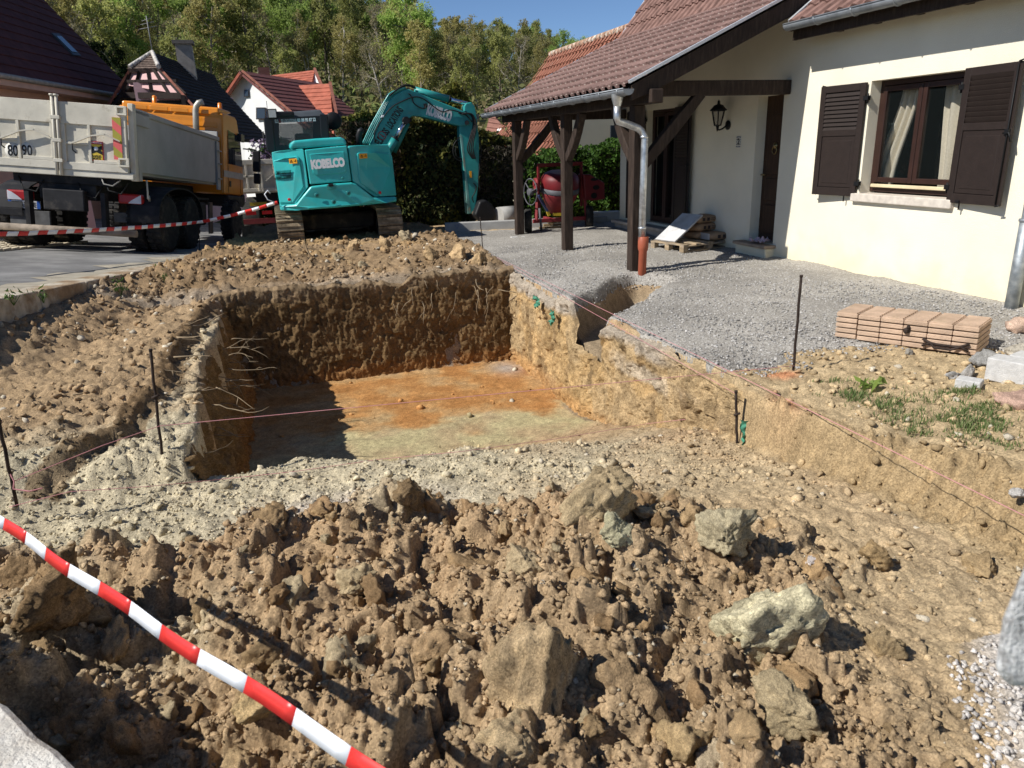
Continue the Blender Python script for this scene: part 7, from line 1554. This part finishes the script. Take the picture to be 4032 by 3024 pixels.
# ================================================================== NEAR EDGE: wall coping at the left, pillar at the right
NW = M('near_coping', (.60, .575, .52), var=.12, scale=8, rough=.95, bump=.7, bscale=60, col2=(.48, .43, .36), mixs=3); zc_ = .40
a, b = PZ(-30, 1495, zc_), PZ(215, 1690, zc_); d = (b-a).normalized(); nn_ = V3((d.y, -d.x, 0)); nn_ = nn_ if nn_.x < 0 else -nn_
mb = MB(); nseg = 26; vs_, fs = [], []; pa = a-d*1.2
for k in range(nseg+1):
    p = pa+d*(2.4*k/nseg)+nn_*(.005*math.sin(k*2.1)+.004*math.sin(k*5.3)); q = p+nn_*.34
    vs_ += [(p.x, p.y, -.5), (p.x, p.y, zc_-.012), (p.x+nn_.x*.015, p.y+nn_.y*.015, zc_), (q.x, q.y, zc_), (q.x, q.y, -.5)]
for k in range(nseg):
    for j in range(4): fs.append((5*k+j, 5*k+j+1, 5*k+6+j, 5*k+5+j))
fs += [(0, 1, 2, 3, 4), tuple(5*nseg+j for j in (4, 3, 2, 1, 0))]
mb.add(vs_, fs); tag(mb.build('boundary_wall', NW), 'sunlit pale concrete coping of a low wall in the near corner', 'wall')
PILM = M('roughcast', (.66, .655, .64), var=.3, scale=60, rough=.95, bump=1.0, bscale=110, col2=(.36, .35, .34), mixs=90, mixr=(.5, .6))
pil = thing('gate_pillar', 'blurred grey roughcast pillar cap at the near picture edge', 'pillar', PD(2230, 1340, .8))
c = [PD(x, y, .78) for x, y in ((2225, 1188), (2208, 1235), (2166, 1335), (2150, 1440), (2155, 1468), (2185, 1484), (2800, 1500), (2800, 1130))]
mb = MB(); mb.prism(c, ray(2185, 1335)*.14); o = bevel(mb.build('pillar_cap', PILM, pil), .012, 3)
mb = MB(); q = PD(2560, 1478, .95); mb.bb((q.x, q.y-.12, -.4), (q.x+.3, q.y+.16, q.z)); mb.build('pillar_shaft', PILM, pil)
# ================================================================== CLODS, CRUMBS, GRAVEL, ROOTS, GRASS
def ico(sub):
    bm = bmesh.new(); bmesh.ops.create_icosphere(bm, subdivisions=sub, radius=1); V = np.array([v.co for v in bm.verts]); F = np.array([[v.index for v in f.verts] for f in bm.faces]); bm.free(); return V, F
I1, I3, I4 = ico(1), ico(4), ico(5)
def clod_shape(I, seed, cuts=9, rough=.10, crumb=.05):
    rg = np.random.default_rng(seed); V = I[0].copy()
    n = rg.normal(size=(cuts, 3)); n /= np.linalg.norm(n, axis=1)[:, None]; dd = rg.uniform(.42, .80, cuts)
    for k in range(cuts):
        t = V @ n[k]; f = np.where(t > dd[k], dd[k]/np.maximum(t, 1e-6), 1); V = V*f[:, None]
    V *= (1+rough*fbm(V[:, 0]*1.8+seed, V[:, 1]*1.8, V[:, 2]*1.8, oct=3, seed=seed)[:, None])
    V *= (1+crumb*fbm(V[:, 0]*7+seed, V[:, 1]*7, V[:, 2]*7, oct=3, seed=seed+1, gain=.6)[:, None])
    nc = 34; cc = rg.normal(size=(nc, 3)); cc /= np.linalg.norm(cc, axis=1)[:, None]; U0 = V/np.linalg.norm(V, axis=1)[:, None]; U0 = U0+.16*np.stack([fbm(U0[:, 0]*5, U0[:, 1]*5, U0[:, 2]*5+q*7, oct=3, seed=seed+20+q) for q in range(3)], 1)
    near = np.argmax(U0 @ cc.T, 1); V *= (1+rg.uniform(-.13, .10, nc)[near])[:, None]
    nb = 900 if len(V) > 5000 else 200; big = len(V) > 5000
    c = rg.normal(size=(nb, 3)); c /= np.linalg.norm(c, axis=1)[:, None]; rr = (.035+.15*rg.random(nb)**2.5)*(.8 if big else 1.15); U = V/np.linalg.norm(V, axis=1)[:, None]; h = np.zeros(len(V))
    for k in range(nb):
        d2 = ((U-c[k])**2).sum(1); m_ = d2 < rr[k]**2; h[m_] = np.maximum(h[m_], np.sqrt(rr[k]**2-d2[m_])*(.3+.5*rg.random()))
    V *= (1+h-.05)[:, None]
    if big: V *= (1+.085*fbm(V[:, 0]*8+seed, V[:, 1]*8, V[:, 2]*8, oct=5, seed=seed+2, gain=.78))[:, None]
    return V
def rotm(rg): return np.array(Euler(rg.uniform(0, 6.283, 3)).to_matrix())
clodM = soil_mat('clod_soil', attr=True, objvar=.14, nscale=5, bscale=22, bdist=.014, fine=40, bump=.8, speck=.32)
def clod_mesh(name, I, seed, col, flat=False, **k):
    V = clod_shape(I, seed, **k); rg = np.random.default_rng(seed); c = np.tile(np.array(col), (len(V), 1)); g = fbm(V[:, 0]*2+seed, V[:, 1]*2, V[:, 2]*2, oct=3, seed=seed+9); c = c*(1.08+.35*g)[:, None]
    o = np_mesh(name, V, I[1], clodM, np.clip(c, 0, 1), smooth=not flat); me = o.data; bpy.data.objects.remove(o); return me
def on_terrain(px, py):
    d = ray(px, py); t = np.linspace(1.2, 14, 900); X, Y, Z = d.x*t, d.y*t, HCAM+d.z*t; g = terrain(X, Y); k = int(np.argmax(Z < g)); return V3((X[k], Y[k], g[k]))
# large blocks one can point to: px, py (base centre), width m, depth, height, colour, label
BIG = [
 ((1290, 1096), (.34, .22, .20), (.44, .335, .195), 'pale tan wedge of clay standing alone behind the heap', 11, (.15, -.5, .35), 5),
 ((1640, 1400), (.40, .34, .32), (.50, .445, .29), 'largest greenish-grey block of clay on the right of the heap', 12, (.2, .1, .3), 9),
 ((1180, 1455), (.27, .26, .32), (.36, .265, .155), 'tall brown block of clay with a pale flank in the middle of the heap', 13, (.1, 0, .2), 8),
 ((1335, 1475), (.20, .24, .32), (.30, .21, .12), 'dark brown upright block beside the pale-flanked one', 14, (0, .15, .9), 8),
 ((1565, 1205), (.30, .20, .17), (.40, .34, .22), 'long greenish ridge of crumbling clay behind the largest block', 15, (.3, .2, 1.1), 10),
 ((1885, 1215), (.13, .12, .10), (.34, .235, .12), 'brown clod casting a shadow on the smooth soil at the heap edge', 16, (0, 0, .4), 8),
 ((2118, 1228), (.14, .13, .10), (.35, .25, .135), 'rounded brown clod alone on the smooth soil near the pillar', 17, (0, .1, 1), 12),
 ((885, 1128), (.18, .17, .13), (.22, .15, .08), 'dark crumbly clod at the back rim of the heap', 18, (.1, 0, .7), 10),
 ((1110, 1590), (.20, .18, .14), (.40, .30, .175), 'square tan clod at the lower middle of the heap', 19, (.1, .1, .2), 7),
 ((140, 1345), (.30, .26, .22), (.24, .16, .085), 'big dark brown clod under the near tape', 20, (.1, 0, .3), 9),
 ((55, 1250), (.22, .2, .16), (.21, .14, .075), 'dark clod at the left edge above the tape shadow', 21, (0, 0, .5), 9),
 ((1555, 1625), (.17, .13, .10), (.45, .36, .24), 'pale flat slab of clay near the bottom edge', 22, (.6, .1, .4), 6),
 ((560, 1585), (.13, .10, .08), (.43, .31, .16), 'pale cracked clod lying below the tape', 23, (.3, .2, .8), 6),
 ((770, 1275), (.13, .10, .08), (.44, .34, .20), 'flat pale flake of clay left of the heap centre', 24, (.5, 0, .1), 6),
 ((1130, 1230), (.17, .15, .11), (.37, .285, .17), 'tan clod on the crest of the heap', 25, (0, .2, .6), 8),
 ((1325, 1165), (.14, .12, .09), (.46, .42, .27), 'greenish pale clod just in front of the wedge', 26, (.2, 0, .2), 8),
 ((1470, 1620), (.15, .14, .13), (.36, .26, .14), 'brown clod at the bottom edge right of centre', 27, (0, .1, .3), 8),
 ((1700, 1560), (.17, .15, .12), (.38, .30, .18), 'tan clod below the largest block', 28, (.1, .1, 1.3), 8),
 ((1905, 1400), (.13, .12, .11), (.34, .25, .14), 'brown clod at the right flank of the heap with a deep shadow', 29, (0, .2, .1), 8),
 ((1752, 1232), (.075, .06, .055), (.56, .50, .46), 'whitish stone lying behind the largest block', 30, (.2, .1, .3), 6),
 ((940, 1390), (.17, .15, .11), (.31, .21, .115), 'brown clod in the left half of the heap below the tape shadow', 31, (.2, .1, .3), 9),
 ((600, 1140), (.15, .13, .10), (.30, .205, .11), 'orange-brown clod on the pale band left of the heap', 32, (.2, .3, .3), 8),
 ((720, 1090), (.14, .11, .08), (.34, .22, .11), 'brown clod resting on the pale rubble band', 33, (.2, 0, .9), 8),
]
for (px, py), sz, col, lab, sd, rot, cuts in BIG:
    p = on_terrain(px, py); p2 = p; p.z = tz(p.x, p.y+.05)
    me = clod_mesh('soil_block', I4, sd, col, cuts=cuts+3, rough=.14, crumb=.06)
    m = Matrix.Translation((p2.x, p2.y, p.z+sz[2]*.14)) @ Euler(rot).to_matrix().to_4x4() @ Matrix.Diagonal((sz[0]*.74, sz[1]*.74, sz[2]*.92, 1))
    o = link_mesh('soil_block', me, None, None, m); tag(o, lab, 'stone' if 'stone' in lab else 'clod')
# medium clods: 280 objects sharing a few meshes
cols = [(.33, .22, .115), (.38, .27, .15), (.29, .19, .10), (.40, .32, .20), (.36, .25, .135), (.33, .215, .115)]
MC = [clod_mesh('soil_clod', I3, 300+i, cols[i % 6], cuts=7+i % 4, rough=.2, crumb=.09, flat=False) for i in range(12)]
rg = np.random.default_rng(77); k = 0
CX, CY = rg.uniform(-1.6, 2.6, 1500), rg.uniform(1.25, 3.9, 1500); ok = heap_mask(CX, CY) > .45; CX, CY = CX[ok][:270], CY[ok][:270]; CZ = terrain(CX, CY)
for x, y, z in zip(CX, CY, CZ):
    s = .022+.065*rg.random()**2.2; px_ = proj((x, y, z)); where = 'left of the near tape' if px_[1] > 1120+px_[0]*.66 else 'in the left half of the spoil heap' if px_[0] < 900 else 'in the middle of the spoil heap' if px_[0] < 1450 else 'at the right flank of the spoil heap'; where = ('back ' if px_[1] < 1250 else 'front ')+'part, '+where; m = Matrix.Translation((x, y, z+s*.05)) @ Matrix(rotm(rg)).to_4x4() @ Matrix.Diagonal((s*rg.uniform(.8, 1.3), s*rg.uniform(.8, 1.2), s*rg.uniform(.7, 1.0), 1))
    o = link_mesh('soil_clod', MC[int(rg.integers(0, 12))], None, None, m); tag(o, ('fist-sized' if s > .045 else 'small')+' brown clod, '+where, 'clod', 'small clods of the spoil heap')
k = 0
while k < 26:
    x, y = rg.uniform(-.9, 3.0), rg.uniform(10.2, 13.6); s = .05+.10*rg.random()**2; z = tz(x, y); m = Matrix.Translation((x, y, z+s*.3)) @ Matrix(rotm(rg)).to_4x4() @ Matrix.Diagonal((s*1.2, s, s*.9, 1))
    o = link_mesh('soil_clod', MC[int(rg.integers(0, 12))], None, None, m); tag(o, 'brown clod on the earth bank between pit and excavator', 'clod', 'clods on the earth bank'); k += 1
# crumbs: joined, too many to count
def crumbs(name, X, Y, S, col, mat, label, sink=.25, flat=(.6, 1.1), seed=0, zf=terrain, sm=True):
    rg = np.random.default_rng(seed); n = len(X); V0, F0 = I1; nv = len(V0); Z = zf(X, Y)
    var = np.stack([V0*(1+.28*rg.normal(size=(nv, 1)))+.12*rg.normal(size=V0.shape) for _ in range(24)]); pick = rg.integers(0, 24, n); P = var[pick]
    sc = np.stack([rg.uniform(.75, 1.25, n), rg.uniform(.75, 1.25, n), rg.uniform(*flat, n)], 1)[:, None, :]
    a = rg.uniform(0, 6.283, n); ca, sa = np.cos(a), np.sin(a); P = P*sc; b = rg.uniform(-.6, .6, n); cb, sb = np.cos(b), np.sin(b)
    x1 = P[..., 0]*cb[:, None]+P[..., 2]*sb[:, None]; z1 = -P[..., 0]*sb[:, None]+P[..., 2]*cb[:, None]; P = np.stack([x1*ca[:, None]-P[..., 1]*sa[:, None], x1*sa[:, None]+P[..., 1]*ca[:, None], z1], -1)
    P = P*S[:, None, None]; P[..., 0] += X[:, None]; P[..., 1] += Y[:, None]; P[..., 2] += (Z+S*(.5-sink))[:, None]
    F = (F0[None]+(np.arange(n)*nv)[:, None, None]).reshape(-1, 3); C = np.repeat(col, nv, 0)
    o = np_mesh(name, P.reshape(-1, 3), F, mat, np.clip(C, 0, 1), smooth=sm); tag(o, label, kind='stuff'); return o
crM = soil_mat('crumb_soil', attr=True, bump=.8, bscale=160, bdist=.007, fine=220)
n = 20000; rg = np.random.default_rng(78); th = rg.uniform(rad(-28), rad(62), n*2); r = 1.0+3.6*rg.random(n*2)**1.15; X, Y = r*np.sin(th), r*np.cos(th); hm = heap_mask(X, Y); kp = (rg.random(n*2) < .12+.88*hm) & (Y > .9) & (Y < 5.0); X, Y = X[kp][:n], Y[kp][:n]
S = (.0028+.011*rg.random(len(X))**3.2)*(1+.13*np.hypot(X, Y)); C = zone_col(X, Y)*rg.uniform(.8, 1.2, (len(X), 1)); pale = rg.random(len(X)) < .035; C[pale] = np.array((.46, .40, .30))*rg.uniform(.8, 1.2, (pale.sum(), 1))
crumbs('soil_crumbs', X, Y, S, C, crM, 'loose crumbs of soil strewn over the heap', seed=1, sink=.45)
n = 17000; X = rg.uniform(-3.4, 7.0, n*2); Y = rg.uniform(2.0, 14.6, n*2); ks = kerb_side(X, Y); g_ = gravel_mask(X, Y); pitz = (X > -.72) & (X < 3.1) & (Y > 4.9) & (Y < YF+.05)
kp = (ks < -.05) & (~g_) & (X < 7.1) & ((~pitz) | (rg.random(n*2) < .05)); kp &= rg.random(n*2) < np.clip(.45+.5*fbm(X*1.2, Y*1.2, oct=3, seed=81), .1, 1); X, Y = X[kp][:n], Y[kp][:n]
S = (.004+.018*rg.random(len(X))**3)*(1+.09*np.hypot(X, Y)); C = zone_col(X, Y)*rg.uniform(.75, 1.35, (len(X), 1)); pale = rg.random(len(X)) < .09; C[pale] = np.array((.50, .44, .34))*rg.uniform(.8, 1.2, (pale.sum(), 1))
crumbs('scattered_rubble', X, Y, S, C, crM, 'small stones and crumbs scattered over the dug ground', seed=2)
n = 15000; X = rg.uniform(3.1, 7.1, n*2); Y = 3.6+9.0*rg.random(n*2)**1.4; sd = gravel_sd(X, Y); kp = (sd > -.10-.1*rg.random(n*2)) & (trench_d(X, Y) < .5); X, Y = X[kp][:n], Y[kp][:n]; S = .005+.008*rg.random(len(X))**1.5; C = np.array((.36, .345, .325))*rg.uniform(.6, 1.4, (len(X), 1))
crumbs('loose_gravel', X, Y, S, C, M('gravel_stone', (.5, .5, .5)) if False else crM, 'loose grey gravel stones of the yard', sink=.2, flat=(.5, .9), seed=3, zf=lambda x, y: base(x, y)+.012)
n = 9000; X = rg.uniform(-2.6, 3.0, n); Y = 3.5+1.6*rg.random(n); kp = (heap_mask(X, Y) < .5) & ((Y < 4.95) | (X < -.72)); X, Y = X[kp], Y[kp]; S = .004+.008*rg.random(len(X))**2.4; C = zone_col(X, Y)*rg.uniform(.85, 1.2, (len(X), 1)); crumbs('pale_crumbs', X, Y, S, C, crM, 'dense pale crumbs on the band between heap and pit', seed=5)
# white chippings in the near right corner
n = 1500; X = rg.uniform(2.0, 3.1, n); Y = rg.uniform(1.2, 2.0, n); kp = (X-2.3+.8*(1.75-Y) > 0) & (Y < 1.8); X, Y = X[kp], Y[kp]; S = .006+.009*rg.random(len(X)); C = np.array((.60, .56, .52))*rg.uniform(.7, 1.2, (len(X), 1)); crumbs('white_chippings', X, Y, S, C, crM, 'patch of whitish chippings by the pillar', seed=4)
# ---- roots and twigs
ROOT = M('root', (.25, .19, .12), var=.25, scale=12, rough=.9, objvar=.2); rg = np.random.default_rng(90)
def root(p, d, l, r, lab, grp, name='root', wig=.35, grav=.0, n=8):
    pts = [V3(p)]; d = V3(d).normalized()
    for i in range(n): d = (d+V3(rg.normal(size=3))*wig*.5-V3((0, 0, grav))).normalized(); pts.append(pts[-1]+d*l/n)
    mb = MB(); mb.tube(pts, [r*(1-.75*i/n) for i in range(n+1)], 5)
    if l > .3:
        q = pts[n//2]; d2 = (d+V3(rg.normal(size=3))*.7).normalized(); mb.tube([q, q+d2*l*.2, q+d2*l*.32+V3((0, 0, -.02))], [r*.5, r*.35, r*.15], 4)
    return tag(mb.build(name, ROOT), lab, name, grp)
for k in range(22):
    y = rg.uniform(5.0, 8.8); z = -.16-.45*rg.random()**1.5; root((-.70+.1*rg.random(), y, z), (1, -.15+.3*rg.normal()*.5, .12*rg.normal()), .22+.3*rg.random()**2, .004+.003*rg.random(), 'thin pale root sticking out of the shaded left side of the pit', 'roots on the left pit wall', grav=.03)
for k in range(16):
    x = rg.uniform(1.2, 3.0); root((x, YF-.02, rg.uniform(-.25, .05)), (.3*rg.normal(), -.5, -.25+.3*rg.normal()), .2+.35*rg.random()**2, .004+.005*rg.random(), 'pale root hanging from the top of the end wall of the pit', 'roots on the end wall', grav=.08)
root(PY(1100, 650, 9.55), (.8, -.2, .55), .42, .012, 'pale broken stick leaning in the far corner of the pit', None, 'stick', .1)
root(on_ground(672, 558), (-.35, -.1, .8), .32, .016, 'bent pale stick standing in the earth bank', None, 'stick', .25)
root(on_ground(705, 505, dz=.1), (-.3, 0, 1), .35, .005, 'thin dry stalk beside the excavator track', None, 'stick', .3)
for k in range(12):
    px, py = rg.uniform(60, 420), rg.uniform(690, 860); p = on_ground(px, py, dz=.02); root(p, (1, .4*rg.normal(), .08), .25+.35*rg.random(), .005+.006*rg.random(), 'dry twig lying on the left bank beside the kerb', 'twigs on the left bank', 'twig', .2)
for k in range(9):
    px, py = rg.uniform(150, 1500), rg.uniform(1200, 1600); p = on_ground(px, py); p.z = tz(p.x, p.y)+.02; root(p, (rg.normal(), rg.normal(), .25), .10+.12*rg.random(), .0025, 'fine root fibre poking from the foreground heap', 'root fibres in the heap', 'root', .5)
# ---- green netting scraps
NET = M('green_netting', (.06, .22, .14), var=.3, scale=20, rough=.7)
for (px, py, X_, sz, lab) in ((1168, 652, 3.03, .14, 'crumpled green netting scrap in the sunlit pit wall'), (1202, 686, 3.03, .11, 'hanging green netting shred lower in the sunlit pit wall')):
    p = PX(px, py, X_); gx_, gy_ = np.meshgrid(np.linspace(-1, 1, 20), np.linspace(-1, 1, 20), indexing='ij'); a, b = gx_.ravel(), gy_.ravel(); r_ = np.hypot(a, b); V = np.stack([p.x-.03-.05*np.abs(fbm(a*2, b*2, oct=3, seed=int(px))), p.y+a*sz*.6*(1+.3*fbm(a*3, b*3, oct=2, seed=5)), p.z+b*sz*.6*(1.0 if px < 1190 else 1.5)], 1); F = grid_faces(20, 20, (r_.reshape(20, 20)[:-1, :-1] < .95+.2*np.sin(8*np.arctan2(b, a)).reshape(20, 20)[:-1, :-1])); tag(np_mesh('netting_scrap', V, F, NET), lab, 'netting', 'green netting scraps')
p = on_ground(1607, 958); gx_, gy_ = np.meshgrid(np.linspace(-.035, .035, 10), np.linspace(0, .2, 18), indexing='ij'); a, b = gx_.ravel(), gy_.ravel(); tag(np_mesh('netting_scrap', np.stack([p.x+a+.02*fbm(a*30, b*30, oct=2, seed=6), p.y+.03*fbm(a*40, b*25, oct=2, seed=7), p.z+b*.9], 1), grid_faces(10, 18), NET), 'upright green netting scrap at the foot of the short stake', 'netting', 'green netting scraps')
# ---- grass patch and weeds
GR = leaf_mat('grass_blade', [(.06, .10, .025), (.10, .155, .045), (.15, .19, .07), (.24, .23, .12)], trans=.3)
def grass(name, X, Y, H, label, seed=0, zf=terrain):
    rg = np.random.default_rng(seed); n = len(X); Z = zf(X, Y)-.004; a = rg.uniform(0, 6.283, n); l = rg.uniform(.15, .9, n)*H; wd = .0018+.0022*rg.random(n); b = a+1.57+rg.normal(size=n)*.3
    bx, by = np.cos(b)*wd, np.sin(b)*wd; dx, dy = np.cos(a)*l, np.sin(a)*l; P = np.stack([np.stack([X-bx, Y-by, Z], 1), np.stack([X+bx, Y+by, Z], 1), np.stack([X+dx*.35+bx*.8, Y+dy*.35+by*.8, Z+H*.6], 1), np.stack([X+dx, Y+dy, Z+H], 1), np.stack([X+dx*.35-bx*.8, Y+dy*.35-by*.8, Z+H*.6], 1)], 1).reshape(-1, 3)
    i = np.arange(n)[:, None]*5; F = np.concatenate([i+np.array([[0, 1, 2]]), i+np.array([[0, 2, 4]]), i+np.array([[4, 2, 3]])], 0); o = np_mesh(name, P, F, GR, smooth=False); return tag(o, label, kind='stuff')
rg = np.random.default_rng(95); n = 60000; X = rg.uniform(3.45, 5.2, n); Y = rg.uniform(2.6, 4.5, n)
ctr = [(1860, 850, .28, .12), (1940, 880, .3, .14), (2040, 895, .36, .18), (2120, 915, .40, .22), (2190, 930, .36, .22), (2200, 880, .3, .14), (1800, 825, .12, .06), (2080, 850, .2, .08), (2010, 925, .25, .08)]; w_ = np.zeros(n)
for px, py, sx, sy in ctr: q = PZ(px, py, 0); w_ = np.maximum(w_, np.exp(-((X-q.x)/sx)**2-((Y-q.y)/sy)**2))
kp = rg.random(n) < np.clip(w_*.5*np.clip(.6+fbm(X*7, Y*7, oct=3, seed=96)*1.3, 0, 1.2)-.02, 0, 1); grass('grass', X[kp], Y[kp], .022+.03*rg.random(kp.sum()), 'sparse patch of green grass on the bare soil', 97)
for k, (px, py, lab) in enumerate(((262, 640, 'bushy weed growing on the kerb'), (95, 655, 'spindly weed growing on the kerb near the picture edge'), (30, 660, 'small weed on the kerb at the picture edge'), (355, 610, 'tuft of grass on the kerb'))):
    p = PR(px, py); n = 50 if k == 0 else 22; s_ = .09 if k == 0 else .06; Cc = np.stack([p.x+rg.normal(size=n)*s_*.7, p.y+rg.normal(size=n)*s_*.5, p.z+.06+np.abs(rg.normal(size=n))*s_], 1); o = leaves_mesh('weed', Cc, .05, LP, rg, up=.9, asp=.3); mb = MB()
    for j in range(5): mb.tube([(p.x, p.y, p.z), (p.x+rg.normal()*s_*.5, p.y+rg.normal()*s_*.4, p.z+s_*1.6)], .003, 4)
    t = thing('weed_plant', lab, 'weed', p, 'weeds on the kerb'); setp(o, t); o.name = 'leaves'; mb.build('stem', MATS['privet_leaf'], t)
# dock leaf by the stake
p = PZ(1880, 838, 0); tag(leaves_mesh('dock_plant', np.stack([p.x+rg.normal(size=14)*.04, p.y+rg.normal(size=14)*.03, .03+.02*rg.random(14)], 1), .11, LC, rg, up=.2, asp=.5), 'small broad-leaved plant in the grass near the tall stake', 'plant')
# broken slabs and stones by the blocks
for (px, py, sz, rot, col, lab, sd) in ((2125, 790, (.26, .22, .16), (.3, .2, .5), (.30, .29, .27), 'large dark broken concrete lump in the shade of the slab stack', 401), (2062, 818, (.16, .10, .07), (.1, .3, .2), (.38, .37, .35), 'grey broken concrete piece in front of the hole', 402), (2200, 770, (.2, .2, .10), (.2, 0, .8), (.42, .38, .31), 'flat pale stone behind the concrete block', 403), (2212, 720, (.22, .26, .16), (.2, .3, .4), (.46, .33, .25), 'pinkish sandstone lump at the picture edge by the downpipe', 404), (2205, 872, (.34, .28, .12), (.1, .2, .5), (.45, .30, .23), 'pinkish flat sandstone at the picture edge above the grass', 405), (2090, 815, (.10, .06, .13), (.2, .5, .1), (.32, .30, .27), 'upright shard of concrete at the mouth of the hole', 406), (1965, 765, (.09, .06, .05), (.2, .1, .1), (.36, .33, .28), 'small grey stone on the soil below the slab stack', 407), (2195, 1068, (.08, .07, .05), (.1, .1, .1), (.50, .47, .43), 'whitish stone near the picture edge below the grass', 408)):
    p = on_ground(px, py); me = clod_mesh('stone', I3, sd, col, cuts=8, rough=.12, crumb=.04); m = Matrix.Translation((p.x, p.y, p.z+sz[2]*.2)) @ Euler(rot).to_matrix().to_4x4() @ Matrix.Diagonal((sz[0]*.6, sz[1]*.6, sz[2]*.7, 1)); tag(link_mesh('stone', me, None, None, m), lab, 'stone')
